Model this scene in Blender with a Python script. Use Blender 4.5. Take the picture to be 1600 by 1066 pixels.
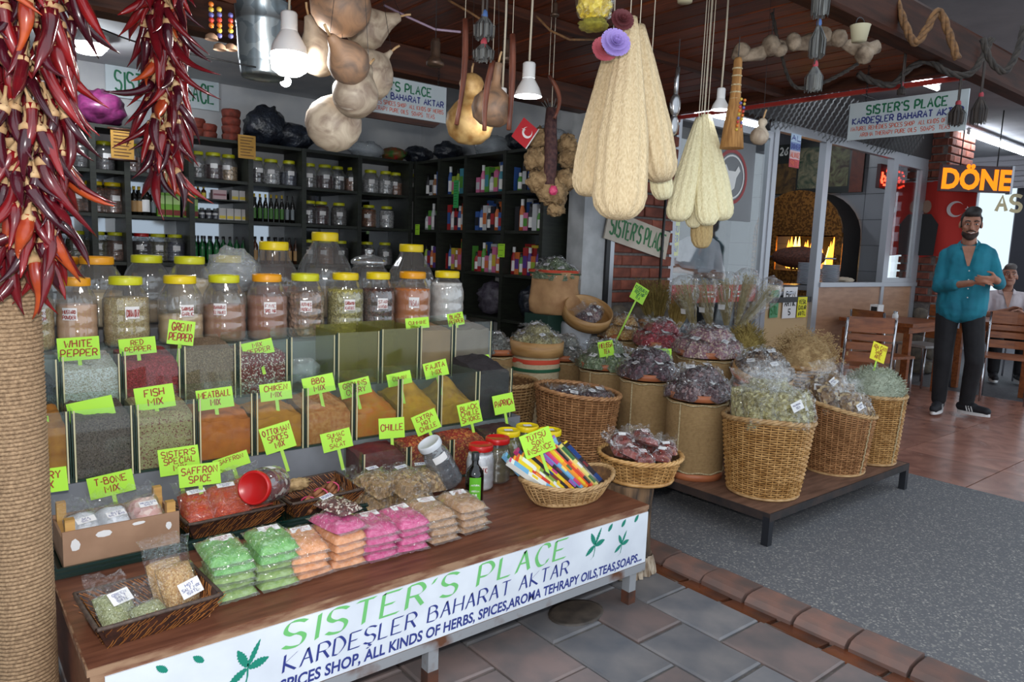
import bpy, bmesh, math, random
from mathutils import Vector, Matrix, Euler, noise

for o in list(bpy.data.objects):
    bpy.data.objects.remove(o, do_unlink=True)
SC = bpy.context.scene
COL = SC.collection
R = random.Random(11)
PI = math.pi

# ------------------------------------------------------------------ camera
CAMZ = 1.32
FPX = 1130.0
_p = math.atan(146.0 / FPX); _r = math.atan(0.038)
_dn = Vector((-math.sin(_r) * math.cos(_p), math.cos(_r) * math.cos(_p), math.sin(_p)))
_up = -_dn
_v1 = Vector((1394.0, -146.0 + 0.038 * 1394.0, FPX))
_X = (_v1 - _v1.dot(_up) * _up).normalized()
_Y = _up.cross(_X)
WM = Matrix((_X, _Y, _up))                       # camera axes (right, down, forward) -> world
CAMP = Vector((0, 0, CAMZ))
cam = bpy.data.cameras.new('camera')
cam.sensor_width = 36.0
cam.lens = 36.0 * FPX / 1600.0
cam.clip_start = 0.02; cam.clip_end = 200
camo = bpy.data.objects.new('camera', cam)
COL.objects.link(camo)
_rt = WM @ Vector((1, 0, 0)); _d = WM @ Vector((0, 1, 0)); _f = WM @ Vector((0, 0, 1))
camo.matrix_world = Matrix(((_rt.x, -_d.x, -_f.x, 0), (_rt.y, -_d.y, -_f.y, 0), (_rt.z, -_d.z, -_f.z, CAMZ), (0, 0, 0, 1)))
SC.camera = camo

# ------------------------------------------------------------------ world, flash, exposure
SC.view_settings.view_transform = 'Standard'
SC.view_settings.look = 'None'
SC.view_settings.gamma = 1.0
SC.view_settings.use_curve_mapping = False
SC.view_settings.exposure = 0.55
wd = bpy.data.worlds.new('world'); SC.world = wd; wd.use_nodes = True
_bg = wd.node_tree.nodes['Background']
_bg.inputs['Color'].default_value = (0.80, 0.90, 1.0, 1)
_bg.inputs['Strength'].default_value = 0.95
SC.cycles.transparent_max_bounces = 40
SC.cycles.max_bounces = 8
SC.cycles.caustics_reflective = False
SC.cycles.caustics_refractive = False
SC.cycles.sample_clamp_indirect = 4.0
# the photographer's flash, on top of the camera
fl = bpy.data.lights.new('flash', 'SPOT')
fl.energy = 85; fl.spot_size = math.radians(100); fl.spot_blend = 0.35; fl.shadow_soft_size = 0.03
fl.color = (1.0, 0.98, 0.95)
flo = bpy.data.objects.new('flash', fl); COL.objects.link(flo)
flo.matrix_world = camo.matrix_world.copy()
flo.location = CAMP + (-_d) * 0.12

# ------------------------------------------------------------------ measuring helpers (photo pixel -> point on a plane of the place)
def ray(px, py): return WM @ Vector((px - 800.0, py - 533.0, FPX))
def onz(px, py, z): v = ray(px, py); return CAMP + v * ((z - CAMZ) / v.z)
def ony(px, py, y): v = ray(px, py); return CAMP + v * (y / v.y)
def onx(px, py, x): v = ray(px, py); return CAMP + v * (x / v.x)
def ond(px, py, d): return CAMP + ray(px, py) * (d / FPX)
def depth(p): return (WM.transposed() @ (Vector(p) - CAMP)).z

# ------------------------------------------------------------------ materials
MATS = {}
def _new(name):
    m = bpy.data.materials.new(name); m.use_nodes = True
    nt = m.node_tree; nt.nodes.clear()
    out = nt.nodes.new('ShaderNodeOutputMaterial')
    return m, nt, out
def _coord(nt, scale=(1, 1, 1)):
    tc = nt.nodes.new('ShaderNodeTexCoord'); mp = nt.nodes.new('ShaderNodeMapping')
    mp.inputs['Scale'].default_value = scale
    nt.links.new(tc.outputs['Object'], mp.inputs['Vector'])
    return mp.outputs['Vector']
def rgba(c): return (c[0], c[1], c[2], 1)
def srgb(r, g, b):
    f = lambda v: (v / 255.0 / 12.92) if v <= 10 else (((v / 255.0) + 0.055) / 1.055) ** 2.4
    return (f(r), f(g), f(b))
def mat(name, c1, rough=0.6, c2=None, scale=20, stretch=(1, 1, 1), detail=4, bump=0.0, bscale=None, metal=0.0,
        coat=0.0, kind='noise', ramp=(0.35, 0.65), emit=None, estr=0.0, spec=0.5, c3=None, sss=0, coatr=0.08, coatb=0.0, dist=0.0, rnd=0.0):
    if name in MATS: return MATS[name]
    m, nt, out = _new(name)
    b = nt.nodes.new('ShaderNodeBsdfPrincipled')
    nt.links.new(b.outputs[0], out.inputs[0])
    b.inputs['Base Color'].default_value = rgba(c1)
    b.inputs['Roughness'].default_value = rough
    b.inputs['Metallic'].default_value = metal
    b.inputs['Specular IOR Level'].default_value = spec
    b.inputs['Coat Weight'].default_value = coat
    b.inputs['Coat Roughness'].default_value = coatr
    col = None
    if c2 is not None or bump:
        vec = _coord(nt, stretch)
        if kind == 'voronoi':
            t = nt.nodes.new('ShaderNodeTexVoronoi'); t.inputs['Scale'].default_value = scale
            nt.links.new(vec, t.inputs['Vector'])
            sep = nt.nodes.new('ShaderNodeSeparateColor'); nt.links.new(t.outputs['Color'], sep.inputs[0])
            fac = sep.outputs[0]; hgt = t.outputs['Distance']
        elif kind == 'wave':
            t = nt.nodes.new('ShaderNodeTexWave'); t.inputs['Scale'].default_value = scale
            t.inputs['Distortion'].default_value = dist or 4.0; t.inputs['Detail'].default_value = detail; t.inputs['Detail Scale'].default_value = 2.0
            nt.links.new(vec, t.inputs['Vector']); fac = t.outputs['Fac']; hgt = fac
        else:
            t = nt.nodes.new('ShaderNodeTexNoise'); t.inputs['Scale'].default_value = scale
            t.inputs['Detail'].default_value = detail; t.inputs['Distortion'].default_value = dist
            nt.links.new(vec, t.inputs['Vector']); fac = t.outputs['Fac']; hgt = fac
        if c2 is not None:
            rp = nt.nodes.new('ShaderNodeValToRGB')
            rp.color_ramp.elements[0].position = ramp[0]; rp.color_ramp.elements[0].color = rgba(c1)
            rp.color_ramp.elements[1].position = ramp[1]; rp.color_ramp.elements[1].color = rgba(c2)
            if c3 is not None:
                e = rp.color_ramp.elements.new((ramp[1] + 1) / 2); e.color = rgba(c3)
            nt.links.new(fac, rp.inputs[0]); col = rp.outputs[0]
        if bump:
            bp = nt.nodes.new('ShaderNodeBump'); bp.inputs['Strength'].default_value = min(1.0, bump)
            bp.inputs['Distance'].default_value = 0.004 if bscale is None else bscale
            nt.links.new(hgt, bp.inputs['Height'])
            nt.links.new(bp.outputs[0], b.inputs['Normal'])
        if coatb:
            n2 = nt.nodes.new('ShaderNodeTexNoise'); n2.inputs['Scale'].default_value = 38; n2.inputs['Detail'].default_value = 3
            nt.links.new(_coord(nt), n2.inputs['Vector'])
            bq = nt.nodes.new('ShaderNodeBump'); bq.inputs['Strength'].default_value = coatb; bq.inputs['Distance'].default_value = 0.02
            nt.links.new(n2.outputs['Fac'], bq.inputs['Height']); nt.links.new(bq.outputs[0], b.inputs['Coat Normal'])
    if rnd:
        oi = nt.nodes.new('ShaderNodeObjectInfo'); hs = nt.nodes.new('ShaderNodeHueSaturation')
        mr = nt.nodes.new('ShaderNodeMapRange'); mr.inputs['To Min'].default_value = 1 - rnd; mr.inputs['To Max'].default_value = 1 + rnd
        nt.links.new(oi.outputs['Random'], mr.inputs['Value']); nt.links.new(mr.outputs[0], hs.inputs['Value'])
        if col is not None: nt.links.new(col, hs.inputs['Color'])
        else: hs.inputs['Color'].default_value = rgba(c1)
        col = hs.outputs[0]
    if col is not None: nt.links.new(col, b.inputs['Base Color'])
    if emit is not None:
        b.inputs['Emission Color'].default_value = rgba(emit); b.inputs['Emission Strength'].default_value = estr
    MATS[name] = m
    return m
def emis(name, c, s):
    if name in MATS: return MATS[name]
    m, nt, out = _new(name)
    e = nt.nodes.new('ShaderNodeEmission'); e.inputs[0].default_value = rgba(c); e.inputs[1].default_value = s
    nt.links.new(e.outputs[0], out.inputs[0]); MATS[name] = m; return m
def film(name, tint=(1, 1, 1), refl=0.12, rough=0.08, bump=0.0, bscale=30, bdist=0.02, diff=0.0, dcol=(0.8, 0.8, 0.8), edge=0.45):
    """thin clear sheet: see-through, with a reflecting layer (and a little haze)"""
    if name in MATS: return MATS[name]
    m, nt, out = _new(name)
    tr = nt.nodes.new('ShaderNodeBsdfTransparent'); tr.inputs[0].default_value = rgba(tint)
    gl = nt.nodes.new('ShaderNodeBsdfGlossy'); gl.inputs['Roughness'].default_value = rough; gl.inputs['Color'].default_value = (1, 1, 1, 1)
    lw = nt.nodes.new('ShaderNodeLayerWeight'); lw.inputs['Blend'].default_value = 0.28
    mr = nt.nodes.new('ShaderNodeMapRange'); mr.inputs['To Min'].default_value = refl; mr.inputs['To Max'].default_value = min(1, refl + edge)
    nt.links.new(lw.outputs['Facing'], mr.inputs['Value'])
    if bump:
        nz = nt.nodes.new('ShaderNodeTexNoise'); nz.inputs['Scale'].default_value = bscale; nz.inputs['Detail'].default_value = 3; nz.inputs['Distortion'].default_value = 0.6
        nt.links.new(_coord(nt), nz.inputs['Vector'])
        bp = nt.nodes.new('ShaderNodeBump'); bp.inputs['Strength'].default_value = bump; bp.inputs['Distance'].default_value = bdist
        nt.links.new(nz.outputs['Fac'], bp.inputs['Height'])
        nt.links.new(bp.outputs[0], gl.inputs['Normal'])
    mx = nt.nodes.new('ShaderNodeMixShader')
    nt.links.new(mr.outputs[0], mx.inputs[0]); nt.links.new(tr.outputs[0], mx.inputs[1]); nt.links.new(gl.outputs[0], mx.inputs[2])
    last = mx.outputs[0]
    if diff:
        df = nt.nodes.new('ShaderNodeBsdfDiffuse'); df.inputs[0].default_value = rgba(dcol)
        m2 = nt.nodes.new('ShaderNodeMixShader'); m2.inputs[0].default_value = diff
        nt.links.new(last, m2.inputs[1]); nt.links.new(df.outputs[0], m2.inputs[2]); last = m2.outputs[0]
    nt.links.new(last, out.inputs[0])
    MATS[name] = m; return m

# ------------------------------------------------------------------ mesh helpers
class MB:
    def __init__(s): s.v = []; s.f = []; s.m = []; s.sm = []; s.mi = 0; s.smooth = False
    def add(s, vs, fs, sm=None):
        n = len(s.v); s.v.extend([tuple(v) for v in vs])
        for f in fs:
            s.f.append(tuple(i + n for i in f)); s.m.append(s.mi); s.sm.append(s.smooth if sm is None else sm)
        return s
    def box(s, c, d, rot=None):
        x, y, z = d[0] / 2, d[1] / 2, d[2] / 2
        vs = [Vector((a * x, b * y, e * z)) for a in (-1, 1) for b in (-1, 1) for e in (-1, 1)]
        if rot is not None: vs = [rot @ v for v in vs]
        c = Vector(c)
        return s.add([v + c for v in vs], [(0, 1, 3, 2), (4, 6, 7, 5), (0, 4, 5, 1), (2, 3, 7, 6), (0, 2, 6, 4), (1, 5, 7, 3)], False)
    def bbox(s, x0, x1, y0, y1, z0, z1): return s.box(((x0 + x1) / 2, (y0 + y1) / 2, (z0 + z1) / 2), (x1 - x0, y1 - y0, z1 - z0))
    def lathe(s, prof, n=24, c=(0, 0, 0), caps=True, fn=None):
        """prof: list of (r, z)"""
        vs = []; fs = []
        for r, z in prof:
            for k in range(n):
                a = 2 * PI * k / n
                rr = r if fn is None else fn(r, z, a)
                vs.append((c[0] + rr * math.cos(a), c[1] + rr * math.sin(a), c[2] + z))
        for i in range(len(prof) - 1):
            for k in range(n):
                k2 = (k + 1) % n
                fs.append((i * n + k, i * n + k2, (i + 1) * n + k2, (i + 1) * n + k))
        s.add(vs, fs, True)
        if caps:
            b = len(s.v) - len(vs)
            if prof[0][0] > 1e-4: s.f.append(tuple(b + k for k in reversed(range(n)))); s.m.append(s.mi); s.sm.append(False)
            t = b + (len(prof) - 1) * n
            if prof[-1][0] > 1e-4: s.f.append(tuple(t + k for k in range(n))); s.m.append(s.mi); s.sm.append(False)
        return s
    def tube(s, pts, rad, n=6, caps=True, flat=1.0):
        pts = [Vector(p) for p in pts]
        if not callable(rad):
            r0 = rad; rad = lambda t: r0
        vs = []; fs = []; N = len(pts)
        prev = None
        for i, p in enumerate(pts):
            t = (pts[min(i + 1, N - 1)] - pts[max(i - 1, 0)])
            if t.length < 1e-9: t = Vector((0, 0, 1))
            t.normalize()
            if prev is None:
                a = Vector((0, 0, 1)) if abs(t.z) < 0.9 else Vector((1, 0, 0))
                u = t.cross(a).normalized()
            else:
                u = prev - prev.dot(t) * t
                if u.length < 1e-6: u = t.orthogonal()
                u.normalize()
            prev = u; w = t.cross(u)
            r = rad(i / (N - 1))
            for k in range(n):
                a = 2 * PI * k / n
                vs.append(p + u * (r * math.cos(a)) + w * (r * flat * math.sin(a)))
        for i in range(N - 1):
            for k in range(n):
                k2 = (k + 1) % n
                fs.append((i * n + k, i * n + k2, (i + 1) * n + k2, (i + 1) * n + k))
        if caps: fs.append(tuple(reversed(range(n)))); fs.append(tuple((N - 1) * n + k for k in range(n)))
        return s.add(vs, fs, n > 4)
    def sphere(s, c, r, n=12, m=8, rot=None):
        if not hasattr(r, '__len__'): r = (r, r, r)
        vs = []; fs = []; c = Vector(c)
        for i in range(m + 1):
            th = PI * i / m
            for k in range(n):
                a = 2 * PI * k / n
                v = Vector((r[0] * math.sin(th) * math.cos(a), r[1] * math.sin(th) * math.sin(a), -r[2] * math.cos(th)))
                if rot is not None: v = rot @ v
                vs.append(v + c)
        for i in range(m):
            for k in range(n):
                k2 = (k + 1) % n; fs.append((i * n + k, i * n + k2, (i + 1) * n + k2, (i + 1) * n + k))
        return s.add(vs, fs, True)
    def cap(s, p0, p1, r0, r1, n=12):
        p0 = Vector(p0); p1 = Vector(p1); t = p1 - p0; L = max(t.length, 1e-6); t = t / L
        pts = []; rs = []
        for k in range(5): a = PI / 2 * k / 4; pts.append(p0 - t * (r0 * math.cos(a))); rs.append(max(r0 * math.sin(a), r0 * 0.02))
        for k in range(1, 5): pts.append(p0.lerp(p1, k / 5)); rs.append(r0 + (r1 - r0) * k / 5)
        for k in range(5): a = PI / 2 * (1 - k / 4); pts.append(p1 + t * (r1 * math.cos(a))); rs.append(max(r1 * math.sin(a), r1 * 0.02))
        N = len(pts); return s.tube(pts, lambda q: rs[min(N - 1, int(round(q * (N - 1))))], n)
    def prism(s, poly, h, z0=0.0):
        n = len(poly); vs = [(x, y, z0) for x, y in poly] + [(x, y, z0 + h) for x, y in poly]
        fs = [tuple(reversed(range(n))), tuple(range(n, 2 * n))] + [(k, (k + 1) % n, n + (k + 1) % n, n + k) for k in range(n)]
        return s.add(vs, fs, False)
    def xf(s, M, i0=0):
        s.v[i0:] = [tuple(M @ Vector(v)) for v in s.v[i0:]]; return s
    def mesh(s, name, mats):
        me = bpy.data.meshes.new(name)
        me.from_pydata(s.v, [], s.f); 
        for m in (mats if isinstance(mats, (list, tuple)) else [mats]): me.materials.append(m)
        if s.f:
            me.polygons.foreach_set('use_smooth', s.sm)
            if any(s.m): me.polygons.foreach_set('material_index', s.m)
        me.update(); return me
    def build(s, name, mats, parent=None, loc=None, rot=None):
        return link(name, s.mesh(name, mats), parent, loc, rot)
def link(name, me, parent=None, loc=None, rot=None):
    o = bpy.data.objects.new(name, me); COL.objects.link(o)
    if parent is not None: o.parent = parent
    if loc is not None: o.location = loc
    if rot is not None: o.rotation_euler = rot
    return o
def tag(o, label=None, cat=None, group=None, kind=None):
    if label: o['label'] = label
    if cat: o['category'] = cat
    if group: o['group'] = group
    if kind: o['kind'] = kind
    return o
def thing(name, label, cat, loc=(0, 0, 0), rot=None, group=None):
    o = bpy.data.objects.new(name, None); COL.objects.link(o); o.location = loc
    o.empty_display_size = 0.05
    if rot is not None: o.rotation_euler = rot
    return tag(o, label, cat, group)
KIDS = {}
def dup(root, loc=None, rot=None, label=None, group=None, scale=None):
    r = root.copy(); COL.objects.link(r)
    if loc is not None: r.location = loc
    if rot is not None: r.rotation_euler = rot
    if scale is not None: r.scale = scale if hasattr(scale, '__len__') else (scale,) * 3
    if label: r['label'] = label
    if group: r['group'] = group
    def rec(a, b):
        for ch in a.children:
            c = ch.copy(); COL.objects.link(c); c.parent = b; rec(ch, c)
    rec(root, r)
    return r
def struct(o): o['kind'] = 'structure'; return o
def rotz(a): return Matrix.Rotation(a, 3, 'Z')
def ordi(n): return ['first', 'second', 'third', 'fourth', 'fifth', 'sixth', 'seventh', 'eighth', 'ninth', 'tenth', 'eleventh', 'twelfth', 'thirteenth', 'fourteenth', 'fifteenth', 'sixteenth', 'seventeenth', 'eighteenth', 'nineteenth', 'twentieth'][n]
def nz(x, y=0.0, z=0.0): return noise.noise(Vector((x, y, z)))

# ------------------------------------------------------------------ lettering (hand strokes)
GL = {'A': '00 3A 60|14 54', 'B': '00 0A|~0A 3A 58 46 05|~05 46 63 50 00', 'C': '~68 5A 2A 05 20 50 62', 'D': '00 0A|~0A 3A 65 30 00', 'E': '60 00 0A 6A|05 45',
      'F': '00 0A 6A|05 45', 'G': '~68 5A 2A 05 20 50 64|64 34', 'H': '00 0A|60 6A|05 65', 'I': '10 1A', 'J': '~4A 43 20 02', 'K': '00 0A|6A 05 60', 'L': '0A 00 50',
      'M': '00 0A 44 8A 80', 'N': '00 0A 60 6A', 'O': '~3A 18 05 12 30 52 65 58 3A', 'P': '00 0A|~0A 4A 67 44 04', 'Q': '~3A 18 05 12 30 52 65 58 3A|43 70', 'R': '00 0A|~0A 4A 67 45 05|35 60',
      'S': '~69 4A 1A 07 25 45 63 50 20 01', 'T': '30 3A|0A 6A', 'U': '~0A 03 30 63 6A', 'V': '0A 30 6A', 'W': '0A 20 46 60 8A', 'X': '00 6A|0A 60', 'Y': '0A 35 6A|35 30', 'Z': '0A 6A 00 60',
      "'": '1A 08', ',': '11 0/', '.': '00 01', '-': '05 35', '0': '~2A 05 20 45 2A', '1': '07 2A 20', '2': '~08 2A 48 45 00|00 50', '3': '~09 3A 47 25|~25 53 20 01', '4': '40 4A 03 53', '5': '5A 0A 05|~05 35 52 20 01',
      '6': '~5A 15 02 20 42 35 05', '7': '0A 5A 10', '8': '~2A 08 25 42 20 02 25 48 2A', '9': '~45 15 08 2A 48 40', ' ': '', '/': '00 5A'}
EXTRA = {'Ş': ('S', [[(3, 0), (3, -1.2), (4.3, -1.8), (3, -3), (2, -2.7)]]), 'Ö': ('O', [[(1.6, 11.6), (1.6, 12.6)], [(4.4, 11.6), (4.4, 12.6)]]), 'Ü': ('U', [[(1.6, 11.6), (1.6, 12.6)], [(4.4, 11.6), (4.4, 12.6)]]), 'İ': ('I', [[(1, 11.8), (1, 12.8)]]), 'Ç': ('C', [[(3, 0), (3.4, -1.4), (2, -2.6)]])}
def _strokes(ch):
    ex = []
    if ch in EXTRA: ch, ex = EXTRA[ch]
    g = GL.get(ch, ''); out = []
    w = 0
    for st in g.split('|'):
        if not st: continue
        sm = st.startswith('~'); st = st.lstrip('~')
        pts = [(int(q[0]), ord(q[1]) - 48 if q[1] != 'A' else 10) for q in st.split()]
        w = max(w, max(p[0] for p in pts))
        if sm:
            P = [Vector((a, b, 0)) for a, b in pts]; q = []
            for i in range(len(P) - 1):
                p0 = P[i - 1] if i > 0 else P[i] * 2 - P[i + 1]; p3 = P[i + 2] if i + 2 < len(P) else P[i + 1] * 2 - P[i]
                for k in range(4):
                    t = k / 4
                    q.append(0.5 * ((2 * P[i]) + (P[i + 1] - p0) * t + (2 * p0 - 5 * P[i] + 4 * P[i + 1] - p3) * t * t + (3 * P[i] - p0 - 3 * P[i + 1] + p3) * t ** 3))
            q.append(P[-1]); pts = [(a.x, a.y) for a in q]
        out.append(pts)
    return out + ex, (w if ch != ' ' else 3)
def text_width(text, size, sp=2.2): 
    return sum((_strokes(c)[1] + sp) for c in text) * size / 10 - sp * size / 10
def write(mb, text, o, u, v, size, pen=0.014, nib=None, slant=0.0, sp=2.2, jit=0.0, wx=1.0, align='l'):
    """strokes of a marker (round pen) or of a broad nib, on the plane o + u*x + v*y"""
    o = Vector(o); u = Vector(u); v = Vector(v)
    n = u.cross(v).normalized()
    x = 0.0
    tot = text_width(text, size, sp) * wx
    if align == 'c': o = o - u * (tot / 2)
    for ch in text:
        sts, w = _strokes(ch)
        jy = R.uniform(-jit, jit) * size; ja = R.uniform(-jit, jit) * 1.2
        for pts in sts:
            P = [((a * size / 10 * wx + b * size / 10 * (slant + ja)) + x, b * size / 10 + jy) for a, b in pts]
            L = []; Rr = []
            for i, (a, b) in enumerate(P):
                if nib:
                    du, dv = nib
                else:
                    a0, b0 = P[max(i - 1, 0)]; a1, b1 = P[min(i + 1, len(P) - 1)]
                    tx, ty = a1 - a0, b1 - b0; l = math.hypot(tx, ty) or 1
                    du, dv = -ty / l * pen / 2, tx / l * pen / 2
                L.append(o + u * (a + du) + v * (b + dv)); Rr.append(o + u * (a - du) + v * (b - dv))
            k = len(P); up = n * (0.00002 * R.random())
            mb.add([p + up for p in L + Rr], [(i, i + 1, k + i + 1, k + i) for i in range(k - 1)], False)
        x += (w + sp) * size / 10 * wx
    return mb
def font_text(body, size, xscale=1.0, shear=0.0, bold=0.0, align='LEFT', ext=0.0):
    cu = bpy.data.curves.new('lettering', 'FONT'); cu.body = body; cu.size = size; cu.shear = shear; cu.offset = bold; cu.align_x = align; cu.extrude = ext
    cu.resolution_u = 3
    ob = bpy.data.objects.new('tmp_text', cu); COL.objects.link(ob)
    dg = bpy.context.evaluated_depsgraph_get(); me = bpy.data.meshes.new_from_object(ob.evaluated_get(dg))
    bpy.data.objects.remove(ob, do_unlink=True); bpy.data.curves.remove(cu)
    for vtx in me.vertices: vtx.co.x *= xscale
    me.materials.clear()
    return me
def put_text(body, size, mt, o, u, v, parent, name='lettering', fit=None, **kw):
    me = font_text(body, size, **kw); me.materials.append(mt)
    u = Vector(u).normalized(); v = Vector(v).normalized(); n = u.cross(v)
    M4 = Matrix(((u.x, v.x, n.x, o[0]), (u.y, v.y, n.y, o[1]), (u.z, v.z, n.z, o[2]), (0, 0, 0, 1)))
    if fit:
        xs = [q.co.x for q in me.vertices]; s = fit / max(1e-6, (max(xs) - min(xs)))
        for q in me.vertices: q.co.x *= s
    me.transform(M4)
    return link(name, me, parent)
# ================================================================== SETTING
M_mortar = mat('mortar', srgb(78, 74, 70), 0.9, srgb(104, 98, 92), 40, bump=0.3)
M_paver = mat('paver', srgb(100, 94, 94), 0.55, srgb(128, 110, 106), 5, detail=8, bump=0.25, bscale=0.002, ramp=(0.4, 0.62), rnd=0.22)
M_paver2 = mat('paver_grey', srgb(92, 94, 100), 0.5, srgb(122, 118, 118), 6, detail=8, bump=0.25, bscale=0.002, rnd=0.2)
M_conc = mat('concrete_specks', srgb(96, 96, 100), 0.75, srgb(138, 136, 132), 150, kind='voronoi', bump=0.35, bscale=0.003, ramp=(0.70, 0.95), c3=srgb(160, 156, 150))
M_brickk = mat('kerb_brick', srgb(132, 96, 84), 0.5, srgb(98, 84, 80), 8, detail=8, bump=0.4, rnd=0.25)
M_brickw = mat('channel_brick', srgb(116, 62, 34), 0.22, srgb(70, 42, 30), 7, detail=8, bump=0.3, rnd=0.2)
M_marble = mat('marble', srgb(178, 128, 110), 0.25, srgb(136, 92, 80), 3.2, detail=10, dist=1.6, ramp=(0.3, 0.6), c3=srgb(206, 172, 156), rnd=0.15)
M_dark = mat('dark_stone', srgb(70, 70, 76), 0.6, srgb(94, 92, 94), 25, bump=0.2)
M_plank = mat('ceiling_wood', srgb(118, 56, 28), 0.42, srgb(70, 32, 16), 9, stretch=(6, 0.5, 3), detail=6, bump=0.2, rnd=0.35)
M_beam = mat('beam_wood', srgb(86, 44, 24), 0.5, srgb(50, 24, 14), 7, stretch=(0.5, 5, 5), detail=6, bump=0.3, rnd=0.2)
M_white = mat('white_paint', srgb(196, 196, 196), 0.8, srgb(178, 180, 184), 4, bump=0.05)
M_greyc = mat('grey_ceiling', srgb(120, 120, 124), 0.85, srgb(104, 104, 110), 3)
M_red = mat('red_strip', srgb(190, 60, 52), 0.5)
M_brick = mat('brick', srgb(150, 84, 66), 0.85, srgb(112, 62, 50), 12, detail=8, bump=0.5, bscale=0.004, rnd=0.25)
M_stone = mat('rubble_stone', srgb(128, 118, 104), 0.85, srgb(92, 88, 82), 14, detail=8, bump=0.6, bscale=0.006, rnd=0.3)
M_black = mat('black_metal', srgb(24, 24, 26), 0.45)
M_alu = mat('aluminium', srgb(176, 178, 184), 0.38, metal=0.55)
M_tile = mat('wall_tile', srgb(150, 152, 158), 0.25, rnd=0.04)
M_pane = film('window_pane', (0.93, 0.96, 0.96), 0.05, 0.02, edge=0.25)

# --- paving under and in front of the bench
fl0 = struct(MB().bbox(-1.6, 2.34, -0.4, 3.9, -0.06, -0.012).build('floor', M_mortar))
pav_me = []
for k in range(6):
    mb = MB(); j = [R.uniform(-0.003, 0.003) for _ in range(8)]
    x, y = 0.118, 0.158; b = 0.007
    top = [(-x + b + j[0], -y + b + j[1]), (x - b + j[2], -y + b + j[3]), (x - b + j[4], y - b + j[5]), (-x + b + j[6], y - b + j[7])]
    out = [(-x, -y), (x, -y), (x, y), (-x, y)]
    vs = [(a, c, -0.02) for a, c in out] + [(a, c, -0.005) for a, c in out] + [(a, c, 0) for a, c in top]
    mb.add(vs, [(8, 9, 10, 11)] + [(i, (i + 1) % 4, 4 + (i + 1) % 4, 4 + i) for i in range(4)] + [(4 + i, 4 + (i + 1) % 4, 8 + (i + 1) % 4, 8 + i) for i in range(4)])
    pav_me.append(mb.mesh('paver', M_paver if k % 2 else M_paver2))
col = 0
xx = 2.2
while xx > -0.55:
    yy = 0.2 + (0.16 if col % 2 else 0)
    while yy < 2.75:
        o = link('paver', R.choice(pav_me), fl0, (xx, yy, R.uniform(-0.003, 0.001)), (R.uniform(-.006, .006), R.uniform(-.006, .006), R.uniform(-.008, .008)))
        yy += 0.325
    xx -= 0.243; col += 1
# rusty drain stain patch of an old iron cover set into the paving
dc = MB(); dc.lathe([(0.115, -0.004), (0.115, 0.0015), (0.10, 0.003), (0.0, 0.003)], 20, caps=False)
o = dc.build('drain_cover', mat('iron_cover', srgb(52, 46, 42), 0.6, srgb(80, 70, 62), 14, bump=0.5), fl0, onz(900, 957, 0.0)); o.scale = (1.0, 0.75, 1)

# --- kerb: a wet brick channel and a nosing row of rounded bricks, running back along Y
kb = struct(MB().bbox(2.30, 2.60, -0.4, 3.6, -0.09, -0.035).build('trim_1', M_mortar))
nose = []
for k in range(4):
    mb = MB(); L = 0.19
    prof = [(-0.075, -0.03), (-0.075, -0.012), (-0.055, 0.006), (-0.02, 0.012), (0.055, 0.012), (0.072, 0.006), (0.075, -0.03)]
    n = len(prof); j = R.uniform(-0.004, 0.004)
    vs = [(a, -L / 2, b) for a, b in prof] + [(a + j, L / 2, b) for a, b in prof]
    mb.add(vs, [(i, i + 1, n + i + 1, n + i) for i in range(n - 1)] + [tuple(range(n)), tuple(reversed(range(n, 2 * n)))], False)
    nose.append(mb.mesh('brick', M_brickk))
chan = [MB().box((0, 0, 0), (0.12, 0.19 + R.uniform(-.004, .004), 0.03)).mesh('brick', M_brickw) for _ in range(3)]
y = 0.15
while y < 2.6:
    link('brick', R.choice(nose), kb, (2.50 + R.uniform(-.004, .004), y, R.uniform(-.004, .003)), (0, R.uniform(-.03, .03), R.uniform(-.02, .02)))
    link('brick', R.choice(chan), kb, (2.375 + R.uniform(-.003, .003), y + 0.05, -0.032), (R.uniform(-.02, .02), 0.14, R.uniform(-.015, .015)))
    y += 0.203
# --- concrete, marble, dark floor
struct(MB().bbox(2.575, 4.78, -2.0, 3.7, -0.06, 0.0).build('floor_concrete', M_conc))
fm = struct(MB().bbox(4.78, 8.35, -2.0, 3.75, -0.06, -0.008).build('floor_marble', M_mortar))
mt_me = [MB().bbox(-0.297, 0.297, -0.297, 0.297, -0.03, 0).mesh('tile', M_marble) for _ in range(1)]
for i in range(6):
    for k in range(9):
        cx = 5.08 + 0.595 * i
        if cx > 8.2: continue
        link('tile', mt_me[0], fm, (cx, -1.2 + 0.6 * k, R.uniform(-.002, 0)), (0, 0, R.choice([0, PI / 2, PI, -PI / 2])))
struct(MB().bbox(8.35, 14.0, -2.0, 6.0, -0.06, -0.004).build('floor_dark', M_dark))
struct(MB().bbox(-1.6, 4.6, 3.7, 6.2, -0.06, 0.0).build('floor_shop', mat('shop_floor', srgb(90, 84, 78), 0.6, srgb(110, 100, 92), 8)))

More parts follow.
